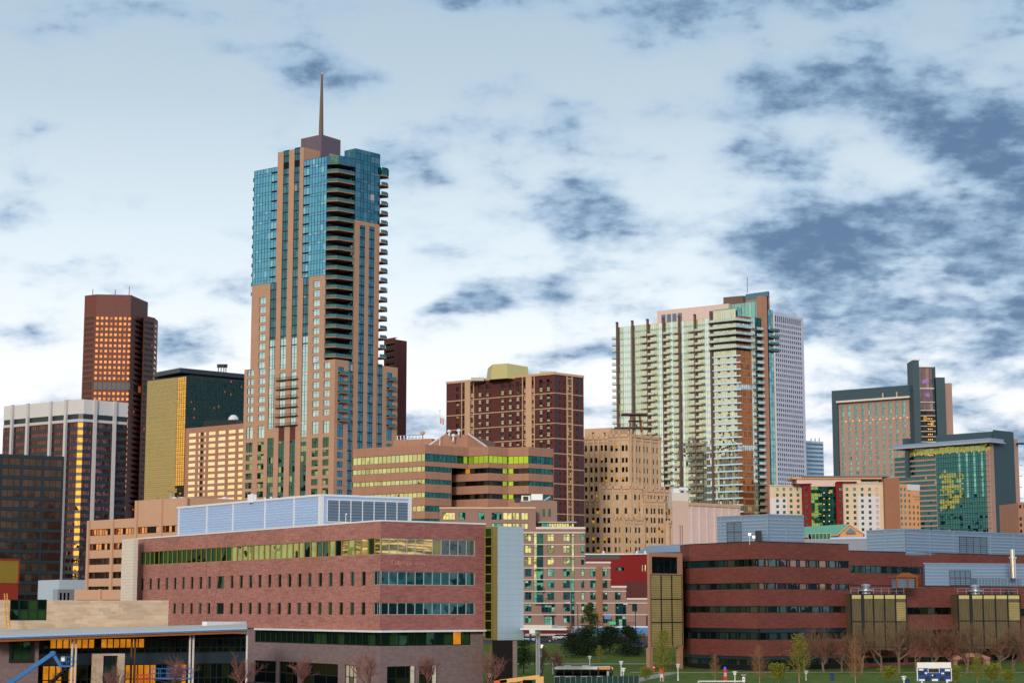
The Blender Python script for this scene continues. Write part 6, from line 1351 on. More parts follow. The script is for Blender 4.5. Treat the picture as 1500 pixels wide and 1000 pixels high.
def build_right():
    # ---- green tinted apartment tower
    Y = 808; zt = P(1080, 462.2, Y).z; C = XY(1080, Y, 600); A = PZ(904.5, 479.3, zt); B0 = PZ(1122, 466.8, zt); g_ = Fa(C, B0); B = Vector(g_.pt(g_.u(1135, 600), 0)[:2]); f, g = Fa(A, C), Fa(C, B)
    T = Thing('glass_apartment_tower', 'broad pale green glass apartment tower with brown fins and stacked balconies', 'building', (C.x, C.y, 5)); u = lambda x, y=600: f.u(x, y); zz = lambda y: f.z(1080, y)
    pit = 9.93; n = 32; ys = [470 + pit * i for i in range(n)]; zs = [zz(y) for y in ys]; zb = 6; rr = random.Random(3)
    # each stack of flats is one glazed bay; slab edges between storeys
    bays = [(904.5, 913.5, 'glass_spire', 2), (914, 924.5, 'glass_spire_blue', 4), (925, 951, 'glass_spire', 9), (951, 966, 'glass_spire', 5), (966, 971.8, 'glass_spire_blue', 2), (972, 983.5, 'glass_spire', 4), (983.5, 987.3, 'glass_spire_blue', 1), (987.3, 1000, 'glass_spire', 4), (1000, 1003.7, 'glass_spire_blue', 1), (1003.7, 1034, 'glass_spire', 9), (1034, 1041.5, 'glass_spire_blue', 3), (1041.5, 1080, 'glass_spire', 14)]
    vs = sorted([zb] + [z_ for z in zs for z_ in (z, z - .75) if zb < z_ - 1] + [zt])
    sp_of = {}
    for x0, x1, gm, nx in bays:
        a, b = u(x0), u(x1) if x1 < 1079 else f.len
        last = x0 > 1040
        top = zt if not last else zz(452)
        vv = [v_ for v_ in vs if v_ < zt - .2] + [top]
        def gg(i, j, vv=vv, gm=gm, last=last):
            thin = vv[j + 1] - vv[j] < 1.0
            return ('white_spandrel' if last else 'glass_aqua' if gm == 'glass_spire' else 'white_spandrel') if thin else gm
        T.part('glass_bay', win(f, a, b, zb, top, gm, 'frame_light', nx, 1, 0, .06, .08, vs=vv, proud=.07, glasses=gg))
    m = MB(); m.prism([A - f.N * .1, C - (f.N + g.N) * .1, B - g.N * .1, para(A, C, B)], zb, zt - .4, 'white_spandrel', 'roof_grey'); T.part('core', m)
    for x in (906, 928.5, 951, 974, 997.5, 1020.7, 1044):
        m = MB(); q = u(x); top = zt + 1.8 if x < 1040 else zz(452); m.fbox(f, q - .42, q + .42, zb, top, .08, 1.1, 'brown_fin'); m.lathe(f.pt(q, 0, .8)[:2], [(.7, top), (.7, top + .5), (0, top + .7)], 'brown_fin', 8) if x < 1040 else None; T.part('fin', m)
    for z in zs[1:]:
        if z < zb + 3: continue
        for x0, x1 in ((899.5, 905.2), (941, 950.4), (951.7, 961), (975, 983), (989, 996.8), (1010.5, 1020), (1021.5, 1031)):
            a, b = u(x0), u(x1); m = MB(); m.fbox(f, a, b, z - .28, z - .02, .09, 1.7, 'slab_tan'); m.fbox(f, a, b, z + .1, z + .95, 1.6, 1.66, 'balcony_pale'); T.add(m, 'balcony')
    m = MB()
    for i, z in enumerate(zs):
        if z > zb + 2 and i > 4:
            for x0, x1 in ((1046, 1056), (1058, 1070), (1071, 1079.5)): m.fbox(f, u(x1) - 1.1, u(x1), z - 1.35, z - .8, .1, .3, 'dark_metal')
            m.fbox(f, u(1045.5), f.len + 2.2, z - .62, z - .05, .1, .5, 'white_spandrel')
    T.part('slab_edge', m)
    # upper wrap-round balconies
    for i in range(0, 5):
        z = zs[i]; m = MB(); e = [Vector(f.pt(u(1042.5), 0, 1.9)[:2]), C + f.N * 1.9 + g.N * 1.9, Vector(g.pt(g.u(1104), 0, 1.9)[:2])]
        m.prism(e + [Vector(g.pt(g.u(1104), 0, -.5)[:2]), C - f.N * .6 - g.N * .6, Vector(f.pt(u(1042.5), 0, -.05)[:2])], z - .4, z - .02, 'slab_dark', None, True)
        for p_, q_ in zip(e, e[1:]): fb = Fa(p_, q_); m.fbox(fb, .0, fb.len, z, z + 1.1, -.1, -.05, 'balcony_pale')
        T.add(m, 'wrap_balcony')
    # right front
    gu = lambda x: g.u(x, 600); vv = [v_ for v_ in vs if v_ < zt - .2] + [zt]
    T.part('glass_bay', win(g, 0, gu(1102), zb, zt, 'glass_orange', 'brown_fin', 7, 1, 0, .06, .08, vs=vv, proud=.07, glasses=lambda i, j: ('glass_orange' if vv[j + 1] - vv[j] > 1 and (j // 2) % 9 != 4 else 'glass_spire') if vv[j + 1] - vv[j] > 1 else 'slab_tan'))
    T.part('glass_bay', win(g, gu(1102), gu(1108), zb, zt, 'glass_spire', 'frame_light', 2, 1, 0, .06, .08, vs=vv, proud=.07))
    T.part('glass_bay', win(g, gu(1108), gu(1120), zb, zt, 'glass_teal', 'frame_dark', 3, 1, 0, .06, .08, vs=vv, proud=.06))
    m = MB(); m.fbox(g, gu(1117.5), gu(1125.5), zb, zz(429), -3, .5, 'tan_panel'); zp = zz(427); T.part('pier', m); m = MB(); m.fbox(g, gu(1125.5), gu(1127.5), zb, zz(428), -3, .3, 'dark_metal'); T.part('pier', m)
    T.part('glass_bay', win(g, gu(1127.5), g.len, zb, zz(448), 'glass_aqua', 'frame_teal', 2, 1, 0, .06, .08, vs=[v_ for v_ in vs if v_ < zt - .2] + [zz(448)], proud=.06))
    for i, z in enumerate(zs[1:]):
        if z < zb + 3: continue
        m = MB(); a, b = gu(1107.5), gu(1117.4); m.fbox(g, a, b, z - .3, z - .02, .1, 1.8, 'slab_tan'); m.fbox(g, a, b, z, z + 1.05, 1.68, 1.74, 'balcony_pale'); m.fbox(g, a + .3, b - .2, z - .8, z - .32, .1, .9, 'dark_metal'); T.add(m, 'balcony')
        if i < 4: m = MB(); a, b = gu(1128), g.len + 2; m.fbox(g, a, b, z - .35, z - .02, .1, 1.8, 'slab_dark'); m.fbox(g, a, b, z, z + 1.05, 1.68, 1.74, 'balcony_glass'); T.add(m, 'balcony')
    # roof: pale screen wall, green glass boxes, brown box, pier head
    q0, q1 = P(962.5, 455.5, 850), P(1050, 446.3, 832); fr = Fa(q0, q1); m = MB(); m.fbox(fr, 0, fr.len + 6, zt - 1, q0.z, -12, 0, 'pink_panel'); o = T.part('roof_screen', m)
    for x in (972, 980, 988, 996): m = MB(); m.fbox(fr, fr.u(x - 3, 465), fr.u(x + 3, 465), zt - .5, fr.z(980, 460), .005, .12, 'louvre_grey'); T.part('louvre', m, parent=o)
    def gbox(pl, pc, pr, Yb, nx, ny2):
        A_, C_, B_, z_ = three(pl, pc, pr, Yb); a, b = Fa(A_, C_), Fa(C_, B_); m = MB(); m.prism(solid(A_, C_, B_, .05), zt - 2, z_ - .1, 'teal_spandrel', 'roof_grey')
        win(a, 0, a.len, zt - .6, z_, 'glass_aqua', 'frame_teal', nx, 1, 0, .08, .1, mb=m); win(b, 0, b.len, zt - .6, z_, 'glass_aqua', 'frame_teal', ny2, 1, 0, .08, .1, mb=m); T.part('roof_glazing', m)
    gbox((1044, 454.5), (1080, 450), (1086.5, 451.5), 809, 10, 2); gbox((1056, 447.5), (1106, 441.3), (1118, 443.5), 822, 10, 4)
    A_, C_, B_, z_ = three((1059.5, 435.5), (1088, 433), (1097, 434), 835); m = MB(); m.prism([A_, C_, B_, para(A_, C_, B_)], zt - 1, z_, 'brown_fin', 'roof_grey'); T.part('roof_box', m)
    A_, C_, B_, z_ = three((1092, 431), (1124.5, 426.5), (1127, 427), 826); m = MB(); m.prism([A_, C_, B_, para(A_, C_, B_)], zt - 1, z_ - 3, 'tan_panel', 'roof_grey'); m.prism([p_ + Vector((0, .05)) for p_ in (A_, C_, B_, para(A_, C_, B_))], z_ - 2.98, z_, 'glass_ribbon_blue', 'roof_grey'); T.part('pier_head', m)
    p = P(1094.5, 406, 830); m = MB(); m.tube([(p.x, p.y, z_), (p.x, p.y, p.z)], .12, 'dark_metal', 5); T.part('antenna', m); T.done()
    # ---- pale grid tower beyond
    zt = P(1137, 458.5, 1300).z; C = XY(1137, 1300, 600); A = XY(1127, 1304, 600); B = PZ(1176.5, 466, zt); f, g = Fa(A, C), Fa(C, B); T = Thing('grid_tower', 'tall pale grey tower with an even grid of small blue windows', 'building', (C.x, C.y, 5)); W = MB()
    rs = [(g.z(1140, y + 4.2), g.z(1140, y)) for y in [474.5 + 7.25 * i for i in range(36)]]; cs = cols(g, 600, 1137.5, 1176.5, 13, .16, .82); H_ = grid(cs, rs) + [(a, b, g.z(1140, 472), g.z(1140, 463)) for a, b in cs]
    faced(T, W, g, 5, zt, H_, 'grid_concrete', 'glass_grid', None, .35, 'tr'); wall(W, f, 0, f.len, 5, zt, [], 'pink_panel', .2, None, 't'); W.prism(solid(A, C, B, .6), 5, zt - .6, 'grid_concrete', 'roof_grey'); T.part('wall', W); T.done()
    # ---- small striped blue building
    q0, q1 = P(1176, 645, 1400), P(1206, 646.5, 1410); f = Fa(q0, q1); T = Thing('striped_office', 'small distant blue office with horizontal white and blue stripes', 'building', (q0.x, q0.y, 5)); W = MB(); hs = [(0.3, f.len - .3, f.z(1190, 652 + 6.1 * i), f.z(1190, 649 + 6.1 * i)) for i in range(11)]
    faced(T, W, f, 5, q0.z, hs, 'silver_panel', 'glass_ribbon_blue', None, .4, 'tlr', 8); W.prism([f.A - f.N * .6, f.B - f.N * .6, f.B - f.N * 30, f.A - f.N * 30], 5, q0.z - .5, 'silver_panel', 'roof_grey'); m = MB()
    for x in (1188, 1194, 1200): p = P(x, 641.5, 1410); m.tube([(p.x, p.y, q0.z - .5), (p.x, p.y, p.z)], .4, 'grey_concrete', 5)
    T.part('wall', W); T.part('antenna', m); T.done()
    # ---- tall hotel slab
    Y = 1000; zt = P(1339, 563.3, Y).z; B = XY(1339, Y, 640); A = PZ(1218, 572.3, zt); f = Fa(A, B); T = Thing('hotel_tower', 'tan hotel slab in a dark slate frame with a lit glass lift shaft', 'building', (B.x, B.y, 5)); W = MB(); u = lambda x, y=650: f.u(x, y); z = lambda x, y: f.z(x, y)
    u0, u1 = u(1228.3), u(1338.5); ztop = z(1338, 582); cx = [1233.4 + (1333.7 - 1233.4) * i / 10 for i in range(11)]; cs = colc(f, 640, cx, 1.75)
    rows_ = [(z(1300, y + 4.6), z(1300, y)) for y in [614.5 + 7.36 * i for i in range(16)]]; tall = [(z(1300, 611.5), z(1300, 606.5)), (z(1300, 605.5), z(1300, 597.5)), (z(1300, 596.8), z(1300, 589))]
    ip = f.shift(-1.2); wall(W, f, 0, f.len, 5, zt, [(u0, u1, 5, ztop)], 'slate_wall', 1.2, None, 'tl', 1.3)
    H_ = grid(cs, rows_ + tall); wall(W, ip, u0, u1, 5, ztop, H_, 'hotel_tan', .3, None, '')
    for h in H_: T.add(win(ip, *h, 'glass_hotel', 'frame_teal', 2, 1, .26, .1, proud=.04))
    W.prism([A - f.N * 1.7, B - f.N * 1.7, receding(B, 20), receding(A, 22)], 5, zt - .4, 'slate_wall', 'roof_grey'); T.part('wall', W)
    m = MB(); m.fbox(f, u(1228), u(1336), ztop - .1, ztop + .9, -1.2, 1.6, 'pale_coping'); 
    for x in (1296.5, 1317): q = u(x); m.fbox(f, q - .35, q + .35, ztop + .9, ztop + 3.6, .8, 1.2, 'tan_trim')
    T.part('canopy', m)
    for i in range(10): q = (cs[i][1] + cs[i + 1][0]) / 2; m = MB(); zz_ = z(1300, 612.7); m.lathe(ip.pt(q, 0, .25)[:2], [(0, zz_ - .3), (.35, zz_), (0, zz_ + .35)], 'lamp_warm', 6); T.part('wall_lamp', m)
    # lift tower: fin, glass shaft, dark and tan flanks
    def blk(nm, x0, x1, ytop, Y0, dep, mat, lab=None):
        a, b = XY(x0, Y0, 600), XY(x1, Y0, 600); m = MB(); m.prism([a, b, b + Vector((0, dep)), a + Vector((0, dep))], 5, P((x0 + x1) / 2, ytop, Y0).z, mat, 'roof_grey'); return T.part(nm, m, lab)
    blk('fin', 1338.8, 1348.2, 527.2, 992, 14, 'slate_wall'); blk('shaft_wall', 1348.3, 1372, 537, 1000, 14, 'slate_wall'); blk('flank', 1372.1, 1385.5, 552.5, 996, 20, 'slate_wall'); blk('flank', 1385.6, 1395.5, 561, 1004, 20, 'hotel_tan')
    fs = Fa(XY(1347, 996, 600), XY(1367.5, 996, 600)); zv = [fs.z(1356, y) for y in (700, 685, 677.5, 670, 662.3, 654.7, 647, 639.3, 631.7, 624, 616.4, 608.8, 601, 589, 569, 538)]
    T.part('lift_shaft_glazing', win(fs, 0, fs.len, zv[0], zv[-1], 'glass_violet', 'frame_dark', 4, 1, 0, .12, .1, vs=zv, proud=.1, glasses=lambda i, j: 'glass_violet' if j > 11 else 'glass_pane_dark'))
    for zq in zv[1:-2]:
        m = MB(); m.fbox(fs, -.6, fs.len + .6, zq - .18, zq + .18, .12, .9, 'pale_coping'); T.part('floor_line', m)
    m = MB(); m.fbox(fs, -.8, fs.len + .5, zv[-1], zv[-1] + .4, -2, 1.0, 'pale_coping'); m.fbox(fs, -.8, fs.len + .5, zv[-2] - .3, zv[-2] + .3, .12, 1.0, 'pale_coping'); T.part('crown', m)
    for j in range(2, 12):
        for t_ in (.58, .70, .84): m = MB(); p = fs.pt(fs.len * t_, 0, .25); m.lathe(p[:2], [(0, zv[j] - 1.9), (.32, zv[j] - 1.6), (0, zv[j] - 1.25)], 'lamp_warm', 6); T.add(m, 'lift_lamp')
    for x, y, w_ in ((1356, 557.5, 3.2), (1359, 578, 2.2), (1353, 559, 1.5)): p = P(x, y, 995.6); m = MB(); m.box(p.x - w_ / 2, p.x + w_ / 2, p.y, p.y + .3, p.z - 1, p.z + .8, 'lamp_violet'); T.add(m, 'sign_lamp')
    for x in (1340.5, 1346.5): p = P(x, 525.5, 996); m = MB(); m.tube([(p.x, p.y, P(x, 528, 996).z), (p.x, p.y, p.z)], .1, 'dark_metal', 4); m.lathe(p[:2], [(0, p.z - .2), (.35, p.z), (0, p.z + .5)], 'lamp_red', 6); T.part('beacon', m)
    T.done()
    # ---- green glass hotel block
    Y = 900; c = P(1452, 648, Y); B = XY(1453.5, Y, 720); zt = c.z; A = XY(1310.5, Y + 42, 720); f = Fa(A, B); g = Fa(B, XY(1488, Y + 14, 720)); T = Thing('glass_hotel_block', 'green curtain wall hotel block under a wide projecting roof, with a dark slate end wall', 'building', (B.x, B.y, 5)); W = MB(); u = lambda x, y=720: f.u(x, y); z = lambda x, y: f.z(x, y)
    zr = z(1450, 658.5); rs = [(z(1440, 661.5 + 7.62 * i + 5.0), z(1440, 661.5 + 7.62 * i)) for i in range(17)]; u1 = u(1372.5)
    hs = [(.4, u1 - .2, a, b) for a, b in rs]; wall(W, f, 0, u1, 5, zr - 1, hs, 'hotel_tan', .3, None, 'tl')
    for h in hs: T.add(win(f, *h, 'glass_curtain', 'frame_dark', 22, 1, .26, .1, .12, proud=.08), 'window_band')
    nb = 22
    for i, (a, b) in enumerate(rs):
        p_ = rs[i - 1][0] if i else zr - .2
        yel = (lambda i_, j_, i=i: ('glass_curtain_yellow' if 3 < i < 11 and 0 < i_ < 11 - max(0, i - 8) * 2 and rr.random() < .95 - abs(i_ - 5) * .07 else 'glass_hotel' if i < 9 and i_ > 6 and i_ % 3 == 0 else 'glass_curtain'))  # yellow panes stand in for a reflection in the curtain wall
        T.add(win(f, u1, f.len - .2, a - .0, p_, 'glass_curtain', 'frame_dark', nb, 1, .1, .1, .1, vs=[a, b, p_], proud=.1, glasses=yel), 'curtain_band')
    W.prism([A - f.N * .4, B - f.N * .3, receding(B, 30), receding(A, 30)], 5, zr - 1.1, 'dark_spandrel', 'roof_grey'); T.part('wall', W)
    T.part('clerestory', win(f.shift(.02), u(1334), f.len - .1, zr - .18, z(1450, 648.5), 'glass_curtain_yellow', 'frame_gold', 16, 1, 0, .1, .12))
    for i in range(12): q = u(1327) + (f.len - u(1327)) * (i + .5) / 12; zq = z(1400, 660.0) + (i - 6) * .0; m = MB(); m.lathe(f.pt(q, 0, .5)[:2], [(0, zr - .55), (.22, zr - .35), (0, zr - .15)], 'lamp_warm', 6); T.part('wall_lamp', m)
    zc0 = z(1450, 648); fc = f; m = MB(); m.fbox(f, u(1318), f.len + 2.5, zc0, zc0 + 1.9, -8, 4.0, 'grey_steel'); m.fbox(f, u(1318) - 2, f.len + 3.6, zc0 - .25, zc0, -8, 5.4, 'pale_coping'); T.part('canopy', m)
    m = MB(); q = u(1333.6); m.fbox(f, q - 1.0, q + 1.0, z(1333, 697), zc0 + 4.2, 1.0, 2.4, 'slate_wall'); m.fbox(f, q - 1.6, q + 1.6, zc0 + 1.95, zc0 + 5.0, .2, 3.2, 'slate_wall'); T.part('column', m)
    # tan column, slate end wall, slate frame over the top, tan back wall
    m = MB(); m.fbox(g, 0, g.u(1460), 5, zc0 - .3, -3, .02, 'hotel_tan'); T.part('corner_column', m)
    gb = Fa(Vector(g.pt(g.u(1460), 0, 0)[:2]), g.B); ztf = P(1482, 632.5, gb.B.y).z; m = MB(); m.prism([gb.A, gb.B, receding(gb.B, 16), receding(gb.A, 16)], 5, ztf, 'slate_wall', 'roof_grey'); T.part('end_wall', m)
    a, b = XY(1371, Y + 34, 640), receding(Vector(gb.A), 8); fk = Fa(a, b); m = MB(); zf0 = P(1371, 637.5, Y + 34).z; m.prism([a, b, receding(b, 10), receding(a, 10)], zr, [zf0, ztf - .05, ztf - .05, zf0], 'slate_wall'); T.part('frame_wall', m)
    a, b = XY(1487.5, Y + 20, 720), XY(1494, Y + 22, 720); m = MB(); m.prism([a, b, receding(b, 14), receding(a, 14)], 5, P(1490, 642.5, Y + 20).z, 'hotel_tan', 'roof_grey'); T.part('rear_wall', m); m = MB(); p = P(1492, 649.5, Y + 20); m.box(p.x - 1, p.x + 3.2, p.y - 2, p.y + 2, p.z - .3, p.z + .3, 'dark_metal')
    for y in (665, 681, 697, 713, 729): p = P(1495, y, Y + 22); m.box(p.x - .4, p.x + .8, p.y - .2, p.y + .2, p.z - .2, p.z + .2, 'galvanised')
    T.part('bracket', m); T.done()
    # ---- cream and red hotel
    Y = 790; XX = lambda x, dy=0: XY(x, Y + dy, 740)
    T = Thing('cream_hotel', 'cream hotel with two dark red bays flanking a green glass wall', 'building', (XX(1207).x, Y, 5)); W = MB()
    pr = [(711.5, 'cream_stucco', 1128, 1176, 2, [1139, 1148.7, 1159, 1169.3]), (707.8, 'red_stucco', 1176.1, 1188.2, -1.2, [1181.4]), (706.3, 'red_stucco', 1225.4, 1235, -1.2, [1231.8]), (707.5, 'cream_stucco', 1235.1, 1296, 0, [1241.3, 1252.3, 1263.3, 1274.3, 1285])]
    sign_f = None
    for yt, mat, x0, x1, dy, xs in pr:
        f = Fa(XX(x0, dy), XX(x1, dy)); zt = f.z((x0 + x1) / 2, yt); rs = [(f.z(1240, y + 4.4), f.z(1240, y)) for y in [714 + 8.42 * i for i in range(9)]]
        cs = colc(f, 740, xs, 1.15); H_ = grid(cs, rs); wall(W, f, 0, f.len, 5, zt, H_, mat, .25, None, 'tlr', 2.5)
        for k, h in enumerate(H_): T.add(win(f, *h, 'pink_panel' if (xs[k // 9] == 1285) else 'glass_flat' if (k * 5) % 9 == 0 else 'glass_teal', 'frame_green', 2, 1, .22, .08, proud=.04))
        if 'cream' in mat:
            zb_ = f.z(1240, 741 if x0 > 1200 else 730); ua = f.u(1257, 740) if x0 > 1200 else 0; ub = f.u(1289, 740) if x0 > 1200 else f.u(1153, 740)
            wall(W, f.shift(.12), ua, ub, 5, f.z(1240, 726 if x0 > 1200 else 730), [h for h in H_ if h[0] > ua and h[1] < ub], 'pale_stucco', .12, None, 'tlr', .12)
            W.fbox(f, 0, f.len, zt - 3.0, zt + .4, -.3, .10, 'pale_stucco') if False else None
            m = MB(); m.fbox(f, -.2, f.len + .2, zt + .002, zt + .4, -.5, .5, 'pale_coping'); T.part('coping', m)
    f = Fa(XX(1188.2, 1.5), XX(1225.4, 1.5)); z0, z1 = f.z(1206, 800), f.z(1206, 712); nv = 18; T.part('glass_wall', win(f, 0, f.len, 5, z1, 'glass_embassy', 'frame_green', 7, 1, 0, .1, .1, vs=[5] + [z0 + (z1 - z0) * i / nv for i in range(1, nv)] + [z1], proud=.08, glasses=lambda i, j: 'glass_embassy_bright' if (i < 2 or (i == 2 and j % 3 == 0)) and rr.random() < .8 else 'glass_embassy'))
    for x in (1207, 1214.8):
        for i in range(6): p = P(x, 721.5 + 8.3 * i, Y + 1.2); m = MB(); m.lathe(p[:2], [(0, p.z - .28), (.26, p.z), (0, p.z + .28)], 'lamp_warm', 6); T.add(m, 'atrium_lamp')
    m = MB(); fh = Fa(XX(1168, 4), XX(1262, 4)); m.fbox(fh, 0, fh.len, z1 + .02, fh.z(1210, 701.5), -14, 0, 'pink_panel'); m.fbox(fh, -2, fh.len + 9, fh.z(1210, 701.5), fh.z(1210, 698.5), -14, .9, 'gable_tan'); m.fbox(fh, 2, fh.len + 12, fh.z(1210, 698.5), fh.z(1210, 697), -13, 1.6, 'louvre_grey'); T.part('roof', m)
    for x0, x1, y in ((1163, 1190, 709), (1227, 1256, 706)): m = MB(); ff = Fa(XX(x0, -2.2), XX(x1, -2.2)); zq = ff.z((x0 + x1) / 2, y); m.fbox(ff, 0, ff.len, zq, zq + .35, -4, 0, 'dark_red'); T.part('bay_roof', m)
    f2 = Fa(XX(1296.2, -3), XX(1318, -3)); m = MB(); m.fbox(f2, 0, f2.len, 5, f2.z(1306, 700), -12, 0, 'brown_stucco'); T.part('stair_wall', m)
    f3 = Fa(XX(1318.1, -1), XX(1347.5, 5)); zt = f3.z(1330, 709); rs = [(f3.z(1330, y + 4.4), f3.z(1330, y)) for y in [714.5 + 8.42 * i for i in range(9)]]; cs = colc(f3, 740, [1320.5, 1326, 1332.5, 1338.5, 1344.5], 1.1); H_ = [h for k, h in enumerate(grid(cs, rs)) if not (k // 9 > 2 and k % 9 < 3)]
    W2 = MB(); wall(W, f3, 0, f3.len, 5, zt, H_, 'gable_tan', .25, None, 'tlr', 2); 
    for h in H_: T.add(win(f3, *h, 'glass_flat' if h[0] < cs[2][0] - .1 else 'brown_stucco', 'frame_green', 2, 1, .22, .08, proud=.04))
    W.fbox(f3, f3.u(1331), f3.len + .1, f3.z(1340, 718), zt + .01, .005, .15, 'pale_stucco')
    a, b = XX(1128, 3.5), XX(1347, 8); W.prism([a, b, receding(b, 30), receding(a, 30)], 5, P(1240, 712, Y).z, 'cream_stucco', 'roof_grey'); T.part('wall', W)
    for i, (tx, y0) in enumerate((('EMBASSY', 728.3), ('SUITES', 732.4))):
        cu = bpy.data.curves.new('sign_letters', 'FONT'); cu.body = tx; cu.size = .98; cu.extrude = .04; cu.align_x = 'RIGHT'; cu.materials.append(MATS['sign_rose']); o = text_mesh('sign_letters', cu, T.o)
        o.location = f3.pt(f3.u(1346.8, 728), f3.z(1340, y0), .02) - T.base; o.rotation_euler = (math.pi / 2, 0, math.atan2(f3.U.y, f3.U.x))
    T.done()
    # ---- brown corner building, right edge
    q0, q1 = P(1491, 735, 820), P(1530, 735, 822); f = Fa(q0, q1); T = Thing('corner_block', 'sliver of a red brown brick block at the right edge of the photo', 'building', (q0.x, q0.y, 5)); W = MB(); hs = [(f.u(x, 760), f.u(x + 3.4, 760), f.z(1496, y + 5), f.z(1496, y)) for x in (1493.5, 1500) for y in (739, 757, 766, 775)]
    faced(T, W, f, 5, q0.z, hs, 'tan_panel', 'glass_pane_dark', 'frame_dark', .3, 'tl'); W.prism([f.A - f.N * .5, f.B - f.N * .5, f.B - f.N * 20, f.A - f.N * 20], 5, q0.z - .4, 'tan_panel', 'roof_grey'); T.part('wall', W); T.done()
build_right()
# ================================================================== ground, lawns, roads
def sheet(name, xa, xb, ys, mat, lift, kind='structure'):
    mb = MB(); ks = sorted({y for y in list(ys) + [360, 420, 460, 500] if ys[0] <= y <= ys[-1]})
    fa = xa if callable(xa) else (lambda y: xa); fb = xb if callable(xb) else (lambda y: xb)
    for a, b in zip(ks, ks[1:]):
        mb.quad((fa(a), a, ground(a) + lift), (fb(a), a, ground(a) + lift), (fb(b), b, ground(b) + lift), (fa(b), b, ground(b) + lift), mat)
    o = mb.obj(name); o['kind'] = kind; return o
sheet('ground', -12000, 12000, [-4000, 360, 420, 460, 500, 26000], 'city_ground', 0)
sheet('lawn', -14, 140, [180, 436], 'lawn_grass', .02)
sheet('road', -200, 260, [438, 458], 'asphalt', .02)
sheet('forecourt', -140, -14.2, [150, 360], 'asphalt', .02)
sheet('path', lambda y: 20 + (y - 330) * .2, lambda y: 160, [336, 339], 'path_concrete', .03)
sheet('path', lambda y: XY(955, y, 985).x - 4 + (y - 300) * .16, lambda y: XY(955, y, 985).x - 1 + (y - 300) * .16, [270, 336], 'path_concrete', .034)
sheet('path', -12, 40, [372, 374.5], 'path_concrete', .03)
sheet('pavement', -200, 260, [458.2, 477], 'path_concrete', .12)
m = MB()                                   # the mountains to the west, only mirrored in the glass
rr_ = random.Random(2); pts = []
for i in range(60):
    a = math.radians(150 + i * 3.2); R_ = 22000; hgt = 250 + 500 * abs(math.sin(i * .7)) * rr_.uniform(.4, 1) + 300 * rr_.random()
    pts.append((R_ * math.cos(a), R_ * math.sin(a), hgt))
for p, q in zip(pts, pts[1:]): m.quad((q[0], q[1], -50), (p[0], p[1], -50), p, q, 'slate_wall'); m.quad((p[0], p[1], p[2]), (p[0] * 1.1, p[1] * 1.1, -50), (q[0] * 1.1, q[1] * 1.1, -50), (q[0], q[1], q[2]), 'slate_wall')
o = m.obj('hills'); o['kind'] = 'structure'

# ================================================================== trees
def bare_tree(seed, h, twig, bark, spread=.62, levels=5, up=.35, bud=None, buds=0, first=.18, nb=(3, 4), tw=.034):
    r = random.Random(seed); trunk, crown = MB(), MB()
    def grow(p, d, L_, rad, lev):
        mb = trunk if lev <= 1 else crown; mat = bark if lev <= 1 else twig
        n = 3 if lev < 3 else 2; pts = [p]; q = p.copy(); dd = d.copy()
        for i in range(n):
            dd = (dd + Vector((r.uniform(-1, 1), r.uniform(-1, 1), r.uniform(-.5, 1))) * .16 + Vector((0, 0, .05))).normalized(); q = q + dd * (L_ / n); pts.append(q.copy())
        rads = [max(tw * .45, rad * (1 - .55 * i / n)) for i in range(n + 1)]
        mb.tube(pts, rads, mat, 6 if lev == 0 else 4 if lev < 3 else 3, False)
        if lev >= levels:
            if bud:
                for _ in range(buds):
                    c = pts[r.randrange(1, len(pts))] + Vector((r.uniform(-.2, .2), r.uniform(-.2, .2), r.uniform(-.2, .2))); s = r.uniform(.06, .13); a = r.random() * 6.3
                    u_, v_ = Vector((math.cos(a), math.sin(a), r.uniform(-.5, .5))) * s, Vector((-math.sin(a) * .5, math.cos(a) * .5, r.uniform(.4, 1))) * s
                    crown.quad(c - u_, c - v_, c + u_, c + v_, bud)
            return
        k = r.randint(*nb) + (1 if lev == 0 else 0)
        for i in range(k):
            t_ = 1 if i == 0 else r.uniform(.35, 1); seg = t_ * n; j = min(int(seg), n - 1); b = pts[j].lerp(pts[j + 1], seg - j)
            ang = r.uniform(.25, .95) * spread * (1.0 if lev else 1.25); az = r.random() * 6.283; ax = dd.orthogonal().normalized(); ax2 = dd.cross(ax)
            nd = (dd * math.cos(ang) + (ax * math.cos(az) + ax2 * math.sin(az)) * math.sin(ang) + Vector((0, 0, up * .3))).normalized()
            grow(b, nd, L_ * r.uniform(.62, .95), rad * (.58 if i else .70), lev + 1)
    grow(Vector((0, 0, 0)), Vector((0, 0, 1)), h * first * 1.5, h * .018, 0)
    top = max(v.z for v in crown.v); s = h / top
    for mb in (trunk, crown): mb.v = [v * s for v in mb.v]
    return trunk, crown
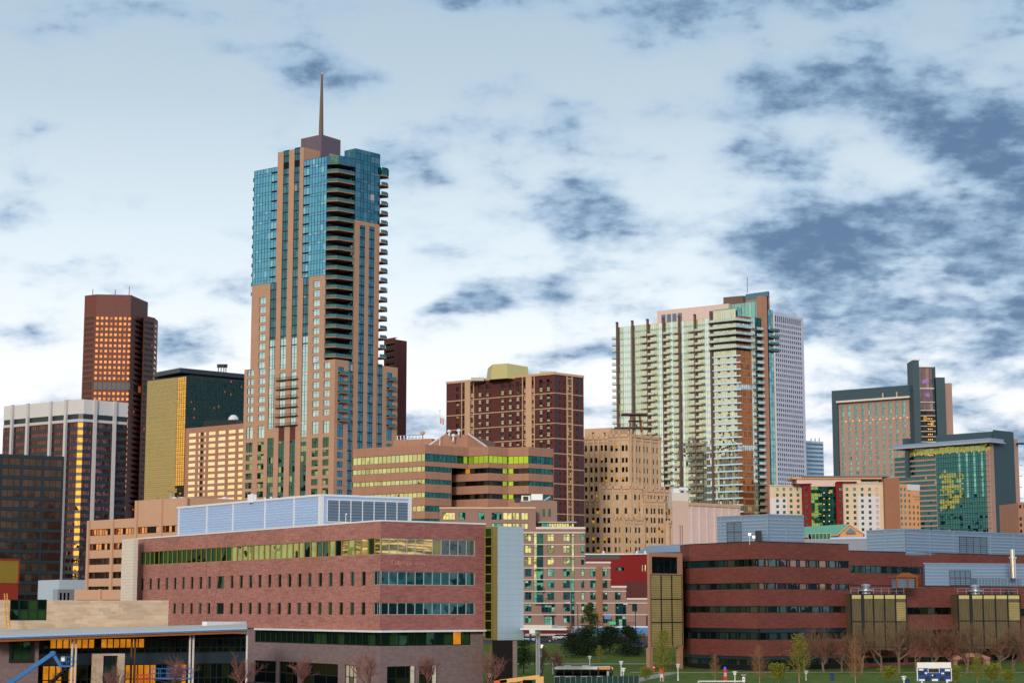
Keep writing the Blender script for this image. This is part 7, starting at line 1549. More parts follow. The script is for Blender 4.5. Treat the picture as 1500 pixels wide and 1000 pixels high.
def conifer(seed, h, w, green, bark, shape=1.0, n=2600, leaf=.22, base=.08):
    r = random.Random(seed); trunk, crown = MB(), MB(); trunk.tube([(0, 0, 0), (.1, 0, h * .5), (0, .1, h * .96)], [h * .022, h * .014, .03], bark, 6, False)
    lumps = [(r.uniform(0, 6.28), r.uniform(base, .95), r.uniform(.5, 1.15)) for _ in range(46)]
    for a0, t0, k0 in lumps:
        rad = w * .5 * (1 - t0) ** shape * k0 + .12; c = Vector((math.cos(a0) * rad * .7, math.sin(a0) * rad * .7, h * t0)); trunk.tube([(0, 0, h * t0 * .95), c], [.06, .02], bark, 3, False)
        for _ in range(n // 46):
            o = Vector((r.gauss(0, 1), r.gauss(0, 1), r.gauss(0, .55))) * (rad * .36 + .12); p = c + o; a = r.random() * 6.3; s = leaf * r.uniform(.6, 1.3)
            u_ = Vector((math.cos(a), math.sin(a), r.uniform(-.4, .4))) * s; v_ = Vector((-math.sin(a) * .3, math.cos(a) * .3, r.uniform(.2, .8))) * s * .6
            crown.quad(p - u_, p - v_, p + u_, p + v_, green)
    for v in crown.v: v.z = max(v.z, .15)
    return trunk, crown
def leader_tree(seed, h, w, twig, bark, bud=None, buds=0, n=64, low=.10):
    r = random.Random(seed); trunk, crown = MB(), MB(); pts = [Vector((0, 0, 0))]
    for i in range(1, 9): pts.append(Vector((r.uniform(-.08, .08) * i * .3, r.uniform(-.08, .08) * i * .3, h * i / 8)))
    trunk.tube(pts, [h * .012 * (1 - i / 8.6) + .012 for i in range(9)], bark, 6, False)
    def at(t_): k = min(int(t_ * 8), 7); return pts[k].lerp(pts[k + 1], t_ * 8 - k)
    for i in range(n):
        t_ = low + (.97 - low) * (i + r.random()) / n; b = at(t_); az = i * 2.4 + r.uniform(-.5, .5); L_ = w * .5 * (1 - t_) ** .62 * r.uniform(.65, 1.25) + .25
        d = Vector((math.cos(az), math.sin(az), r.uniform(.7, 1.5))).normalized(); q = b + d * L_ * .5 + Vector((0, 0, -.04)); e = q + (d + Vector((r.uniform(-.25, .25), r.uniform(-.25, .25), r.uniform(.0, .5)))).normalized() * L_ * .75
        crown.tube([b, q, e], [.026, .016, .008], twig, 3, False)
        for k in range(r.randint(6, 9)):
            s = r.uniform(.2, 1); p = b.lerp(q, s * 2) if s < .5 else q.lerp(e, s * 2 - 1); dd = (d + Vector((r.gauss(0, .6), r.gauss(0, .6), r.gauss(.2, .4)))).normalized(); l2 = L_ * r.uniform(.22, .5); p2 = p + dd * l2
            crown.tube([p, p2], [.010, .006], twig, 3, False)
            for _ in range(3):
                p3_ = p.lerp(p2, r.uniform(.3, 1)); d3 = (dd + Vector((r.gauss(0, .7), r.gauss(0, .7), r.gauss(.1, .5)))).normalized(); p4 = p3_ + d3 * l2 * r.uniform(.3, .7); crown.tube([p3_, p4], [.008, .004], twig, 3, False)
                if bud and r.random() < buds:
                    for _ in range(2):
                        c = p3_.lerp(p4, r.random()) + Vector((r.gauss(0, .05), r.gauss(0, .05), r.gauss(0, .05))); a = r.random() * 6.3; s2 = r.uniform(.05, .10); u_ = Vector((math.cos(a), math.sin(a), r.uniform(-.5, .5))) * s2; v_ = Vector((-math.sin(a) * .5, math.cos(a) * .5, r.uniform(.4, 1))) * s2; crown.quad(c - u_, c - v_, c + u_, c + v_, bud)
    return trunk, crown
class Proto:
    def __init__(s, tc): s.t = tc[0].mesh('trunk'); s.c = tc[1].mesh('crown')
    def put(s, name, label, x, y, sc_=1.0, rot=0.0, group=None, cat='tree', wide=1.0):
        o = bpy.data.objects.new(name, None); sc.collection.objects.link(o); o.location = (x, y, ground(y)); o.rotation_euler = (0, 0, rot); o.scale = (sc_ * wide, sc_ * wide, sc_)
        tag(o, label, cat, group)
        for nm, me in (('trunk', s.t), ('crown', s.c)): c = bpy.data.objects.new(nm, me); sc.collection.objects.link(c); c.parent = o
        return o
red = [Proto(bare_tree(i, 7.0, 'twig_red', 'bark_brown', .95, 6, .5, first=.09, nb=(2, 4), tw=.009)) for i in (11, 15)]
brown = [Proto(bare_tree(i, 10.5, 'twig_brown', 'bark_grey', 1.05, 6, .4, first=.12, nb=(2, 4), tw=.011)) for i in (21, 24)]
green = [Proto(leader_tree(i, 8.0, 5.2, 'twig_olive', 'bark_pale', 'bud_green', .5, 80)) for i in (31, 32)]
pale = Proto(leader_tree(41, 8.0, 4.8, 'twig_tan', 'bark_pale', None, 0, 80))
pine = [Proto(conifer(i, 8.5, 9.5, 'pine_green', 'bark_dark', .5, 5200, .30, .10)) for i in (51, 52)]
cedar = Proto(conifer(61, 10, 4.2, 'cedar_green', 'bark_brown', .9, 3600, .2, .04)); leafy = Proto(conifer(71, 6, 5, 'fresh_green', 'bark_brown', .4, 2200, .2, .25))
def tree_at(proto, name, label, px, ptop, Y, rot=0, group=None, href=None, wide=1.0):
    zt = P(px, ptop, Y).z; h = zt - ground(Y); x = XY(px, Y, 960).x; return proto.put(name, label, x, Y, h / href, rot, group, wide=wide)
G1 = 'bare trees in front of the pink brick building'
for i, (px, pt, Y, lab, wd) in enumerate(((262, 955, 228, 'low bare reddish tree in front of the amber lit glass hall', 1.15), (352, 953, 240, 'bare reddish tree under the right end of the white canopy', 1.1), (442, 955, 247, 'bare reddish tree in front of the dark ground floor windows of the pink brick building', 1.2), (541, 944, 246, 'bare reddish tree before the corner of the pink brick building', 1.0),
        (628, 951, 252, 'bare reddish tree by the white columns of the pink brick building', 1.05), (716, 944, 252, 'bare reddish tree in front of the olive side of the silver metal box', 1.05), (168, 968, 216, 'small bare reddish tree before the stone portal', 1.0), (792, 935, 300, 'bare reddish tree behind the white flat canopy poles', .9), (815, 945, 300, 'bare reddish tree left of the bus', .9))):
    tree_at(red[i % 2], 'bare_tree', lab, px, pt, Y, i * 1.3, G1, 7.0, wd)
G2 = 'bare brown trees in front of the red brick building'
for i, (px, pt, Y, lab) in enumerate(((1178, 916, 338, 'bare brown tree nearest the middle of the dark red ribboned front'), (1206, 912, 336, 'bare brown tree before the right half of the dark red ribboned front'), (1232, 922, 337, 'slender bare brown tree at the right end of the dark red ribboned front'), (1262, 908, 333, 'bare brown tree below the first gold louvred box'), (1290, 900, 338, 'bare brown tree reaching up the middle of the first gold louvred box'), (1316, 896, 331, 'broad bare brown tree just right of the first gold louvred box'), (1342, 898, 338, 'bare brown tree behind the left edge of the scoreboard'), (1368, 896, 334, 'bare brown tree rising behind the scoreboard'), (1392, 900, 338, 'bare brown tree left of the brick arch'), (1416, 906, 333, 'bare brown tree in front of the left pier of the brick arch'), (1440, 908, 338, 'bare brown tree before the brick arch'), (1464, 910, 331, 'bare brown tree below the second gold louvred box'), (1484, 906, 337, 'bare brown tree under the right end of the second gold louvred box'), (1503, 900, 330, 'bare brown tree cut by the right edge of the photo'))):
    tree_at(brown[i % 2], 'bare_tree', lab, px, pt, Y, i * 2.1, G2, 10.5, 1.0)
G3 = 'slim budding trees on the lawn'
for i, (px, pt, Y, pr, lab) in enumerate(((972, 925, 296, green[0], 'slim yellow green budding tree in front of the gold screened block'), (1047, 958, 300, pale, 'small pale twiggy tree left of the red emergency post'), (1112, 945, 290, pale, 'pale twiggy tree right of the red emergency post'), (1170, 930, 287, green[1], 'tallest yellow green budding tree, right of the pale twiggy tree'), (1252, 935, 285, pale, 'tall pale reddish twiggy tree left of the scoreboard'), (1430, 962, 288, green[0], 'low yellow green budding tree right of the scoreboard'), (878, 945, 380, green[1], 'slim budding tree between the dark pines'))):
    tree_at(pr, 'budding_tree', lab, px, pt, Y, i * 1.7, G3, 8.0, 1.0)
G4 = 'dark pines on the lawn behind the bus'
for i, (px, pt, Y, lab, wd) in enumerate(((838, 927, 392, 'dark pine at the left end of the group behind the bus', 1.0), (856, 920, 400, 'dense dark pine behind the slim budding tree', 1.0), (893, 917, 405, 'broad dark pine in the middle of the group behind the bus', 1.2), (922, 916, 398, 'dark pine with a bent top at the right end of the group', .95))):
    tree_at(pine[i % 2], 'pine_tree', lab, px, pt, Y, i * 1.9, G4, 8.5, wd)
tree_at(cedar, 'cedar_tree', 'tall slim yellow green conifer rising in front of the stepped apartment house', 864, 880, 432, .5, None, 10, 1.6)
tree_at(leafy, 'leafy_tree', 'small leafy green tree right of the pier under the silver metal box', 767, 934, 330, .2, None, 6, 1.0)
tree_at(red[0], 'bare_tree', 'bare reddish tree left of the tall slim conifer', 838, 905, 440, .7, G1, 7.0, .8)
tree_at(brown[0], 'bare_tree', 'bare brown tree left of the gold screened block posts', 942, 918, 415, .3, G2, 10.5, .9)

# ================================================================== lamps and posts
def lamp_post(label, px, ptop, Y, lit=False, group='white lamp posts on the lawn'):
    x = XY(px, Y, 960).x; zg = ground(Y); zt = P(px, ptop, Y).z; T = Thing('lamp_post', label, 'lamp post', (x, Y, zg), group); m = MB(); m.tube([(x, Y, zg), (x, Y, zg + .3)], .14, 'white_metal', 8); m.tube([(x, Y, zg), (x, Y, zt - .5)], [.10, .08], 'white_metal', 8); T.part('pole', m)
    m = MB(); m.lathe((x, Y), [(0, zt - .5), (.22, zt - .5), (.26, zt - .1), (.42, zt - .08), (.40, zt), (.1, zt + .08), (0, zt + .08)], 'lamp_white' if lit else 'white_paint', 10); T.part('lamp_head', m)
for a in ((('white lamp post in front of the silver metal box', 717, 986, 262)), ('white lamp post standing behind the bus', 863.8, 960.5, 345), ('white lamp post right of the bus, the farther of two', 909.7, 968, 315), ('white lamp post right of the bus, the nearer and lower of two', 912.9, 978, 285), ('white lamp post beside the path by the rounded brick corner', 992.8, 972, 300), ('white lamp post between the red emergency post and the grey kiosk', 1076, 983, 292), ('white lamp post under the tallest budding tree', 1180, 982, 300), ('white lamp post left of the scoreboard', 1323, 990, 275), ('white lamp post behind the white flat canopy', 809.6, 963, 330)): lamp_post(*a)
lamp_post('lit lamp post beside the white canopy poles', 792.6, 944, 330, True)
def street_lamp(label, px, ptop, Y):
    x = XY(px, Y, 920).x; zg = ground(Y); zt = P(px, ptop, Y).z; T = Thing('street_lamp', label, 'street lamp', (x, Y, zg), 'tall street lamps along the road'); m = MB(); m.tube([(x, Y, zg), (x, Y, zt - .6), (x - .5, Y, zt - .1), (x - 2.2, Y, zt)], [.12, .09, .07, .06], 'frame_dark', 6); T.part('pole', m); m = MB(); m.box(x - 2.9, x - 1.9, Y - .2, Y + .2, zt - .12, zt + .08, 'white_metal'); T.part('lamp_head', m)
for a in (('tall street lamp in front of the third apartment bay', 846.5, 882, 452), ('tall street lamp at the right part of the stepped apartment house', 931, 884, 452), ('tall street lamp right of the tall slim conifer', 875.5, 894, 450)): street_lamp(*a)
def signal(label, px, ptop, Y):
    x = XY(px, Y, 930).x; zg = ground(Y); zt = P(px, ptop, Y).z; T = Thing('traffic_light', label, 'traffic light', (x, Y, zg), 'traffic lights on the road'); m = MB(); m.tube([(x, Y, zg), (x, Y, zt)], .09, 'frame_dark', 6); T.part('pole', m); m = MB(); m.box(x - .25, x + .25, Y - .25, Y, zt - 1.1, zt + .1, 'dark_metal'); m.lathe((x, Y - .3), [(0, zt - .35), (.16, zt - .2), (0, zt - .05)], 'lamp_red', 8); T.part('signal_head', m)
signal('traffic light with a red lamp below the first bay of the apartment house', 777, 926, 440); signal('traffic light with a red lamp left of the tall slim conifer', 844, 922, 446)
# white flat canopy on two poles
def canopy():
    T = Thing('flat_canopy', 'white flat roofed canopy on two tall slim poles right of the silver metal box', 'canopy', (XY(789, 262, 960).x, 262, 0)); m = MB(); a, b, c, d = P(762, 919.5, 258), P(830, 919.2, 255), P(826, 913.5, 275), P(764, 913.5, 278); th = Vector((0, 0, -.22))
    for q in (a, b, c, d): q.z = a.z
    m.quad(a, b, c, d, 'roof_white'); m.quad(d + th, c + th, b + th, a + th, 'roof_white')
    for p, q in ((a, b), (b, c), (c, d), (d, a)): m.quad(p + th, q + th, q, p, 'white_metal')
    f = Fa(a, b); m.fbox(f, 0, f.len * .62, a.z + .004, a.z + .45, -3, -1, 'roof_white'); m.fbox(f, f.len * .2, f.len * .32, a.z - .7, a.z - .23, -2, 0, 'white_metal'); T.part('roof', m)
    for px in (786.3, 789.8): x = XY(px, 260, 960).x; m = MB(); m.tube([(x, 260, 0), (x, 260, a.z - .23)], .16, 'galvanised', 8); m.tube([(x, 260, 0), (x, 260, .3)], .28, 'dark_metal', 8); T.part('pole', m)
canopy()

# ================================================================== vehicles and machines
def bus():
    Y = 285; x0, x1 = XY(812.5, Y, 990).x, XY(897.5, Y, 990).x; T = Thing('bus', 'white roofed city bus with dark windows and an amber destination board', 'bus', ((x0 + x1) / 2, Y, 0)); zt = P(850, 975.5, Y).z; m = MB(); n = 5; yb = Y + 2.5
    f = Fa((x0, Y), (x1, Y)); m.fbox(f, 0, f.len, .4, 1.25, -2.5, 0, 'white_paint'); m.fbox(f, 0, f.len, zt - .42, zt - .14, -2.5, .0, 'white_paint'); m.fbox(f, .3, f.len - .35, zt - .14, zt, -2.3, -.2, 'roof_white'); m.fbox(f, 0.002, f.len - .002, 1.25, zt - .42, -2.45, -.06, 'dark_metal'); T.part('body', m)
    k = 6
    for i in range(k): a = .15 + (f.len - 1.0) * i / k; T.part('window', win(f, a + .05, a + (f.len - 1.0) / k - .05, 1.3, zt - .5, 'vehicle_glass', 'dark_metal', 1, 1, .03, .06, proud=.03))
    fr = Fa((x1, Y), (x1, yb)); T.part('windscreen', win(fr, .1, fr.len - .1, 1.2, zt - .6, 'vehicle_glass', 'dark_metal', 2, 1, -.03, .06)); 
    T.part('door', win(f, f.len - .95, f.len - .12, .5, zt - .62, 'glass_flat', 'dark_metal', 2, 1, .02, .06))
    m = MB(); m.fbox(f, f.len - 2.3, f.len - .05, zt - .5, zt - .12, .0, .05, 'dark_metal'); 
    for i in range(14): m.fbox(f, f.len - 2.1 + i * .125, f.len - 2.03 + i * .125, zt - .42, zt - .2, .05, .07, 'lamp_amber', False)
    m.fbox(fr, .3, fr.len - .3, zt - .5, zt - .15, .0, .05, 'lamp_amber'); T.part('destination_board', m)
    for u in (1.7, f.len - 2.6):
        for d in (-.02, -2.2):
            c = f.pt(u, .48, d); m = MB(); m.tube([c, c - Vector((f.N.x, f.N.y, 0)) * .28], .48, 'tyre_black', 14); m.tube([c + f.N.to_3d() * .01, c + f.N.to_3d() * .02], .25, 'galvanised', 10); T.part('wheel', m)
    for u in (1.5, 4.2): m = MB(); m.fbox(f, u, u + 1.0, zt, zt + .12, -1.8, -.8, 'white_metal'); T.part('roof_hatch', m)
    m = MB(); m.lathe(f.pt(f.len - .1, 0, .06)[:2], [(0, zt - .3), (.08, zt - .24), (0, zt - .18)], 'lamp_amber', 6); T.part('marker_lamp', m)
bus()
def car(label, px, Y, c, ang=0.0):
    x = XY(px, Y, 940).x; g = ground(Y) + .02; T = Thing('car', label, 'car', (x, Y, g), 'cars on the road beyond the lawn'); d = Vector((math.cos(ang), math.sin(ang))); f = Fa(Vector((x, Y)) - d * 2.2, Vector((x, Y)) + d * 2.2); m = MB()
    prof = [(0, .45), (0, .85), (.15, .95), (3.3, .98), (4.3, .82), (4.4, .45)]
    w_ = 1.75; P3 = lambda u, z, dd: f.pt(u, g + z, dd); m.poly([P3(u, z, 0) for u, z in reversed(prof)], c); m.poly([P3(u, z, -w_) for u, z in prof], c)
    for (u0, z0), (u1, z1) in zip(prof, prof[1:]): m.quad(P3(u0, z0, 0), P3(u1, z1, 0), P3(u1, z1, -w_), P3(u0, z0, -w_), c)
    m.fbox(f, .9, 2.7, g + 1.36, g + 1.45, -w_ + .25, -.25, c); T.part('body', m); m = MB()
    pr = [(.35, .97), (.85, 1.38), (2.75, 1.38), (3.4, .98)]; m.poly([P3(u, z, -.12 - .1 * (z > 1.2)) for u, z in reversed(pr)], 'vehicle_glass'); m.poly([P3(u, z, -w_ + .12) for u, z in pr], 'vehicle_glass'); m.quad(P3(.35, .97, -w_ + .12), P3(.85, 1.38, -w_ + .2), P3(.85, 1.38, -.2), P3(.35, .97, -.12), 'vehicle_glass'); m.quad(P3(2.75, 1.38, -.2), P3(2.75, 1.38, -w_ + .2), P3(3.4, .98, -w_ + .12), P3(3.4, .98, -.12), 'vehicle_glass'); T.part('window', m)
    for u in (.85, 3.5):
        for dd in (.02, -w_ + .2): p = P3(u, .33, dd); m = MB(); m.tube([p, p - f.N.to_3d() * .22], .33, 'tyre_black', 12); m.tube([p + f.N.to_3d() * .005, p + f.N.to_3d() * .012], .18, 'galvanised', 8); T.part('wheel', m)
    for dd in (-.1, -w_ + .35): m = MB(); m.fbox(f, -.04, .0, g + .66, g + .82, dd - .25, dd, 'lamp_red'); T.part('tail_light', m); m = MB(); m.fbox(f, 4.36, 4.42, g + .6, g + .74, dd - .25, dd, 'lamp_white'); T.part('headlight', m)
for a in (('pale blue car on the road right of the silver metal box', 778, 441, 'blue_steel'), ('dark grey car on the road behind the white canopy poles', 797, 441, 'dark_metal'), ('silver car on the road left of the dark pines', 823, 447, 'galvanised'), ('dark blue car seen between the dark pines and the gold screened block', 941, 424, 'score_blue')): car(*a)
def boom_lift():
    Y = 224; T = Thing('boom_lift', 'blue articulated boom lift with an empty basket, in front of the amber lit glass hall', 'lift', (XY(0, Y, 1000).x, Y, 0)); a, b, c = P(-18, 1022, Y), P(77.5, 956.5, Y), P(89.5, 975, Y)
    def beam(p, q, w_, t_): 
        m = MB(); d = (q - p).normalized(); s = Vector((0, 1, 0)); n = d.cross(s); cs = [p + s * (w_ * i) + n * (t_ * j) for i, j in ((-1, -1), (1, -1), (1, 1), (-1, 1))]; ce = [v + (q - p) for v in cs]
        for k in range(4): m.quad(cs[k], ce[k], ce[(k + 1) % 4], cs[(k + 1) % 4], 'lift_blue')
        m.quad(*cs[::-1], 'lift_blue'); m.quad(*ce, 'lift_blue'); return m
    T.part('boom', beam(a, b, .22, .24)); T.part('boom', beam(a.lerp(b, .4), a.lerp(b, .0) , .27, .29)); T.part('jib', beam(b, c, .16, .18)); m = MB(); m.tube([b - Vector((0, .35, 0)), b + Vector((0, .35, 0))], .32, 'lift_blue', 10); m.tube([c - Vector((0, .3, 0)), c + Vector((0, .3, 0))], .24, 'lift_blue', 10); T.part('joint', m)
    m = MB(); q0, q1 = P(90, 975, Y), P(107, 974, Y); z0, z1 = q0.z, P(100, 961.5, Y).z; x0, x1 = q0.x, q1.x
    m.box(x0, x1, Y - .5, Y + .5, z0 - .08, z0 + .08, 'lift_blue')
    for xx in (x0, (x0 + x1) / 2, x1):
        for yy in (Y - .5, Y + .5): m.tube([(xx, yy, z0), (xx, yy, z1)], .035, 'lift_blue', 5)
    for zz in (z1, (z0 + z1) / 2):
        for p, q in (((x0, Y - .5), (x1, Y - .5)), ((x1, Y - .5), (x1, Y + .5)), ((x1, Y + .5), (x0, Y + .5)), ((x0, Y + .5), (x0, Y - .5))): m.tube([(*p, zz), (*q, zz)], .035, 'lift_blue', 5)
    bs = T.part('basket', m); m = MB(); m.box(x0 + .05, x0 + .45, Y - .45, Y, z0 + .6, z1 + .05, 'white_paint'); T.part('control_box', m, parent=bs)
    m = MB(); p = P(-40, 1030, Y); m.box(p.x - 2, p.x + 1.6, Y - 1.1, Y + 1.1, .55, 1.7, 'lift_blue'); T.part('chassis', m)
    for dx in (-1.4, 1.1):
        for dy in (-1.15, 1.15): m = MB(); m.tube([(p.x + dx, Y + dy - .18, .5), (p.x + dx, Y + dy + .18, .5)], .5, 'tyre_black', 14); T.part('wheel', m)
boom_lift()
def platform_lift(label, x0, x1, y0, Y, c, name='scissor_lift'):
    a, b = XY(x0, Y, 990).x, XY(x1, Y, 990).x; z0 = P(x0, y0, Y).z; T = Thing(name, label, 'lift', ((a + b) / 2, Y, 0)); m = MB(); m.box(a, b, Y - .6, Y + .6, z0 - .14, z0, c)
    T.part('platform', m); m = MB(); k = 5
    for i in range(k + 1):
        for yy in (Y - .6, Y + .6): m.tube([(a + (b - a) * i / k, yy, z0), (a + (b - a) * i / k, yy, z0 + 1.1)], .04, c, 5)
    for yy in (Y - .6, Y + .6):
        for zz in (.55, 1.1): m.tube([(a, yy, z0 + zz), (b, yy, z0 + zz)], .04, c, 5)
    T.part('guard_rail', m); m = MB(); h = max(.4, z0 - .9); n = 2 if h > 1 else 1
    for i in range(n):
        for yy in (Y - .5, Y + .5):
            for s in (0, 1): p, q = (a + .3, b - .3) if s else (b - .3, a + .3); m.tube([(p, yy, .8 + h * i / n - .05), (q, yy, .8 + h * (i + 1) / n - .05)], .06, 'dark_metal', 5)
    T.part('scissor_arms', m); m = MB(); m.box(a, b, Y - .6, Y + .6, .3, .8, c); T.part('chassis', m)
    for xx in (a + .5, b - .5):
        for yy in (Y - .62, Y + .62): m = MB(); m.tube([(xx, yy - .1, .3), (xx, yy + .1, .3)], .3, 'tyre_black', 12); T.part('wheel', m)
platform_lift('blue scissor lift with a railed deck in front of the glass hall', 222, 281, 992, 228, 'lift_blue'); platform_lift('small red scissor lift left of the blue scissor lift', 200, 222, 1001, 224, 'lift_red')
def telehandler():
    Y = 246; T = Thing('telehandler', 'orange and sand coloured telescopic handler with its boom lowered, at the bottom edge', 'telehandler', (XY(760, Y, 1000).x, Y, 0)); a, b = P(722, 999, Y), P(790, 990.5, Y); m = MB()
    def beam(p, q, h, mat):
        d = (q - p).normalized(); n = Vector((-d.z, 0, d.x)); s = Vector((0, .25, 0)); cs = [p - s - n * h, p + s - n * h, p + s + n * h, p - s + n * h]; ce = [v + (q - p) for v in cs]; mm = MB()
        for k in range(4): mm.quad(cs[k], ce[k], ce[(k + 1) % 4], cs[(k + 1) % 4], mat)
        mm.quad(*cs[::-1], mat); mm.quad(*ce, mat); return mm
    T.part('boom', beam(a.lerp(b, .15), b, .26, 'lift_sand')); T.part('boom_tip', beam(a, a.lerp(b, .3), .2, 'hazard_orange')); m = MB(); x0, x1 = XY(757, Y, 1000).x, XY(795, Y, 1000).x; m.box(x0, x1, Y - 1, Y + 1, .7, 1.5, 'hazard_orange'); m.box(x0 + .5, x1 - 1.4, Y - 1.0, Y - .3, 1.5, 1.95, 'hazard_orange'); T.part('chassis', m)
    m = MB(); xc = XY(788, Y, 1000).x; m.box(xc - .3, xc + .75, Y - .3, Y + .5, 1.5, 2.62, 'lift_sand'); T.part('counterweight', m); m = MB(); m.box(x0 + .8, x0 + 2.0, Y - 1.1, Y - .35, 1.5, 2.2, 'vehicle_glass'); T.part('cab', m)
    for xx in (x0 + .6, x1 - .6):
        for yy in (Y - 1.1, Y + 1.1): m = MB(); m.tube([(xx, yy - .2, .62), (xx, yy + .2, .62)], .62, 'tyre_black', 16); m.tube([(xx, yy - .22, .62), (xx, yy - .2, .62)], .3, 'lift_sand', 10); T.part('wheel', m)
    m = MB()
    for dy in (-.4, .4): m.box(a.x - 1.2, a.x + .05, Y + dy - .06, Y + dy + .06, a.z - .5, a.z - .42, 'dark_metal')
    m.box(a.x - .02, a.x + .08, Y - .55, Y + .55, a.z - .5, a.z + .3, 'dark_metal'); T.part('fork', m)
telehandler()
def fence():
    Y = 276; a, b = XY(812, Y, 1000).x, XY(936, Y + 4, 1000).x; f = Fa((a, Y), (b, Y + 4)); T = Thing('site_fence', 'dark green mesh site fence in front of the bus', 'fence', (a, Y, 0)); m = MB(); zt = P(860, 990.5, Y).z; n = 16
    for i in range(n): u0, u1 = f.len * i / n, f.len * (i + 1) / n; m.fbox(f, u0 + .04, u1 - .04, .1, zt + .05 * math.sin(i * 2.1), -.01, .01, 'fence_green')
    T.part('mesh', m)
    for i in range(n + 1): m = MB(); m.tube([f.pt(f.len * i / n, 0, 0), f.pt(f.len * i / n, zt + .12, 0)], .035, 'galvanised', 6); T.part('post', m)
fence()
# scoreboard
def scoreboard():
    Y = 270; a, b = P(1344, 969.5, Y), P(1392.5, 970.5, Y); f = Fa(a, b); zt = a.z; z0 = P(1344, 997, Y).z; T = Thing('scoreboard', 'blue and white stadium scoreboard with dark display panels', 'scoreboard', ((a.x + b.x) / 2, Y, 0)); m = MB(); zw = f.z(1368, 977.8); m.fbox(f, 0, f.len, z0, zw, -.35, 0, 'score_blue'); m.fbox(f, -.05, f.len + .05, zw, zt, -.4, .02, 'white_paint'); m.fbox(f, f.len, f.len + .12, z0, zw, -.35, .01, 'white_metal'); m.fbox(f, -.12, 0, z0, zw, -.35, .01, 'white_metal'); T.part('board', m)
    fx = lambda t_: f.len * t_; fz = lambda t_: z0 + (zw - z0) * t_
    for (u0, u1, v0, v1) in ((.32, .64, .66, .96), (.03, .18, .50, .78), (.84, .98, .42, .72), (.22, .36, .06, .36), (.66, .80, .02, .32), (.42, .54, .28, .54)): m = MB(); m.fbox(f, fx(u0), fx(u1), fz(v0), fz(v1), .0, .04, 'dark_metal'); T.part('display', m)
    m = MB()
    for (u0, u1, v0, v1) in ((.03, .17, .82, .95), (.82, .98, .76, .93), (.21, .28, .56, .68), (.71, .79, .54, .66), (.03, .2, .02, .16), (.42, .6, .02, .18), (.84, .98, .0, .14), (.42, .46, .40, .50)): m.fbox(f, fx(u0), fx(u1), fz(v0), fz(v1), .0, .045, 'white_paint')
    for (u0, u1, v0, v1) in ((.305, .32, .64, .98), (.64, .655, .64, .98), (.32, .64, .64, .66), (.32, .64, .96, .98)): m.fbox(f, fx(u0), fx(u1), fz(v0), fz(v1), .0, .05, 'white_paint')
    T.part('caption', m)
    for t_ in (.12, .88): m = MB(); m.fbox(f, fx(t_) - .12, fx(t_) + .12, 0, z0 - .001, -.25, -.05, 'white_metal'); T.part('post', m)
scoreboard()
def goal():
    Y = 232; a, b = P(1023.5, 997, Y), P(1090, 999.5, Y); T = Thing('soccer_goal', 'white soccer goal frame at the bottom edge', 'goal', (a.x, Y, 0)); m = MB(); z = a.z; m.tube([(a.x, Y, 0), (a.x, Y, z), (b.x, Y, z), (b.x, Y, 0)], .07, 'white_paint', 8); T.part('frame', m); m = MB(); 
    for x in (a.x, b.x): m.tube([(x, Y, z), (x, Y + .8, z), (x, Y + 2, 0), (x, Y, 0.05)], .04, 'white_paint', 6)
    m.tube([(a.x, Y + .8, z), (b.x, Y + .8, z)], .04, 'white_paint', 6); T.part('back_frame', m); m = MB()
    for i in range(20): x = a.x + (b.x - a.x) * (i + .5) / 20; m.tube([(x, Y + .8, z), (x, Y + 2, .05)], .012, 'white_paint', 3, False)
    for i in range(8): t_ = (i + .5) / 8; m.tube([(a.x, Y + .8 + 1.2 * t_, z * (1 - t_)), (b.x, Y + .8 + 1.2 * t_, z * (1 - t_))], .012, 'white_paint', 3, False)
    T.part('net', m)
goal()
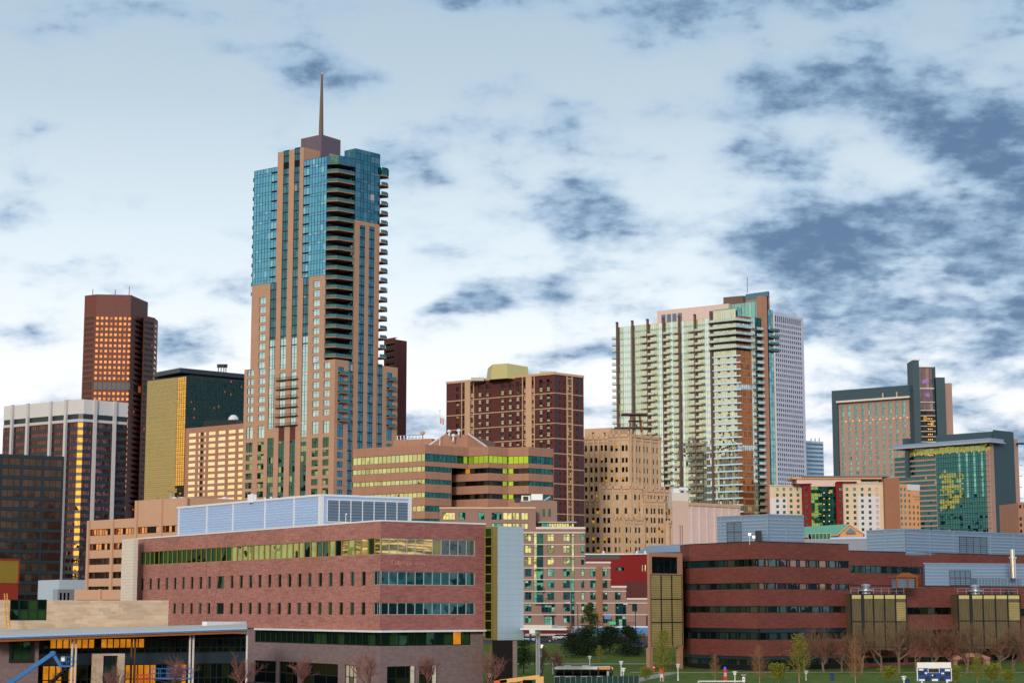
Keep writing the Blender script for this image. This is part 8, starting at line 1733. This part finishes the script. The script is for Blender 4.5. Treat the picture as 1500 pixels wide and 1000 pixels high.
def post_things():
    Y = 296; x = XY(1062, Y, 985).x; zt = P(1062, 979.5, Y).z; T = Thing('emergency_post', 'red emergency call post with a blue lamp on top, on the lawn', 'call post', (x, Y, 0)); m = MB(); m.box(x - .28, x + .28, Y - .28, Y + .28, 0, zt, 'signal_red'); m.box(x - .2, x + .2, Y - .31, Y - .28, zt - 1.1, zt - .5, 'galvanised'); T.part('body', m); m = MB(); m.lathe((x, Y), [(.12, zt), (.16, zt + .05), (.16, zt + .3), (0, zt + .42)], 'lamp_blue', 10); T.part('lamp', m)
    Y = 296; x = XY(969, Y, 985).x; z0, z1 = P(969, 993, Y).z, P(969, 977.5, Y).z; T = Thing('direction_sign', 'orange red sign board on a white stand beside the path', 'sign', (x, Y, 0)); m = MB(); m.box(x - .28, x + .28, Y - .06, Y + .06, z1 - .9, z1, 'hazard_orange'); T.part('board', m); m = MB()
    for d in (-.18, .18): m.tube([(x + d, Y, 0), (x + d, Y, z1 - .9)], .05, 'white_metal', 6)
    m.box(x - .24, x + .24, Y - .05, Y + .03, z1 - 1.5, z1 - .95, 'pale_coping'); T.part('stand', m)
    Y = 288; x = XY(1089, Y, 990).x; zt = P(1089, 988.5, Y).z; T = Thing('kiosk', 'grey notice kiosk with a white panel, right of the red emergency post', 'kiosk', (x, Y, 0)); m = MB(); m.box(x - .3, x + .3, Y - .2, Y + .2, 0, zt, 'dark_metal'); m.box(x - .36, x + .36, Y - .28, Y + .28, zt + .002, zt + .14, 'galvanised'); T.part('body', m); m = MB(); m.box(x - .22, x + .22, Y - .23, Y - .205, zt - 1.0, zt - .2, 'white_paint'); m.box(x - .1, x + .12, Y - .24, Y - .232, zt - .7, zt - .4, 'frame_light'); T.part('notice', m)
    Y = 345; x = XY(958, Y, 975).x; T = Thing('bollard', 'short red bollard at the foot of the gold screened block post', 'bollard', (x, Y, 0)); m = MB(); m.lathe((x, Y), [(0, 0), (.2, 0), (.2, .9), (.12, 1.05), (0, 1.1)], 'signal_red', 10); T.part('body', m); m = MB(); m.lathe((x, Y), [(.205, .62), (.205, .78)], 'white_paint', 10); T.part('band', m)
    # low walls along the road
    for x0, x1, yt, yb, Y, c, lab in ((767, 846, 920.5, 927.5, 463, 'dark_red', 'long low dark red wall below the apartment house'), (770, 846, 928, 931.5, 460, 'beige_wall', 'low beige wall along the road in front of the dark red wall')):
        a, b = XY(x0, Y, 925), XY(x1, Y, 925); f = Fa(a, b); zt = f.z(800, yt); T = Thing('low_wall', lab, 'wall', (a.x, Y, ground(Y))); m = MB(); m.fbox(f, 0, f.len, ground(Y) - .3, zt - .1, -.4, 0, c); T.part('wall', m); m = MB(); m.fbox(f, -.1, f.len + .1, zt - .1, zt + .05, -.5, .1, 'pale_coping'); T.part('coping', m)
    Y = 461; a, b = XY(836, Y, 925), XY(951, Y, 925); f = Fa(a, b); T = Thing('awning_roof', 'long bright blue awning roof below the stepped apartment house', 'awning', (a.x, Y, ground(Y))); z0, z1 = f.z(890, 926.5), f.z(890, 918.5); m = MB(); k = 14
    for i in range(k): u0, u1 = f.len * i / k, f.len * (i + 1) / k; m.quad(f.pt(u0 + .02, z0, .0), f.pt(u1 - .02, z0, .0), f.pt(u1 - .02, z1, -3), f.pt(u0 + .02, z1, -3), 'awning_blue')
    m.fbox(f, 0, f.len, z0 - .3, z0 - .01, -.05, .0, 'awning_blue'); T.part('canvas', m); m = MB(); m.fbox(f, 0, f.len, z1, z1 + .25, -3.3, -3, 'white_metal')
    for i in range(8): m.tube([f.pt(f.len * i / 7, ground(Y), -.1), f.pt(f.len * i / 7, z0 - .02, -.1)], .08, 'white_metal', 6)
    T.part('frame', m)
post_things()

def shrubs():
    pr = Proto(leader_tree(81, 2.2, 2.6, 'twig_olive', 'bark_pale', 'bud_green', .8, 40, .02)); k = 0
    for px, Y, lab in ((1398, 292, 'low yellow green shrub right of the scoreboard'), (1452, 291, 'low yellow green shrub under the second gold louvred box'), (1476, 288, 'low yellow green shrub near the right edge of the photo'), (1302, 293, 'low yellow green shrub left of the lamp post by the scoreboard'), (1140, 293, 'low yellow green shrub between the pale twiggy tree and the tallest budding tree'), (946, 300, 'low yellow green shrub at the left foot of the gold screened block')):
        x = XY(px, Y, 960).x; k += 1; pr.put('shrub', lab, x, Y, .8 + .15 * (k % 3), k * 1.1, 'low shrubs on the lawn', 'shrub', 1.2)
    for px, Y, lab in ((1328, 276.5, 'blue litter bin beside the lamp post left of the scoreboard'), (1218, 300, 'blue litter bin between the two tallest twiggy trees')):
        x = XY(px, Y, 960).x; T = Thing('litter_bin', lab, 'bin', (x, Y, 0), 'blue litter bins on the lawn'); m = MB(); m.lathe((x, Y), [(0, 0), (.28, 0), (.33, .95), (.30, .95)], 'score_blue', 12); T.part('body', m); m = MB(); m.lathe((x, Y), [(.36, .95), (.36, 1.02), (.2, 1.16), (0, 1.18)], 'dark_metal', 12); T.part('lid', m)
shrubs()
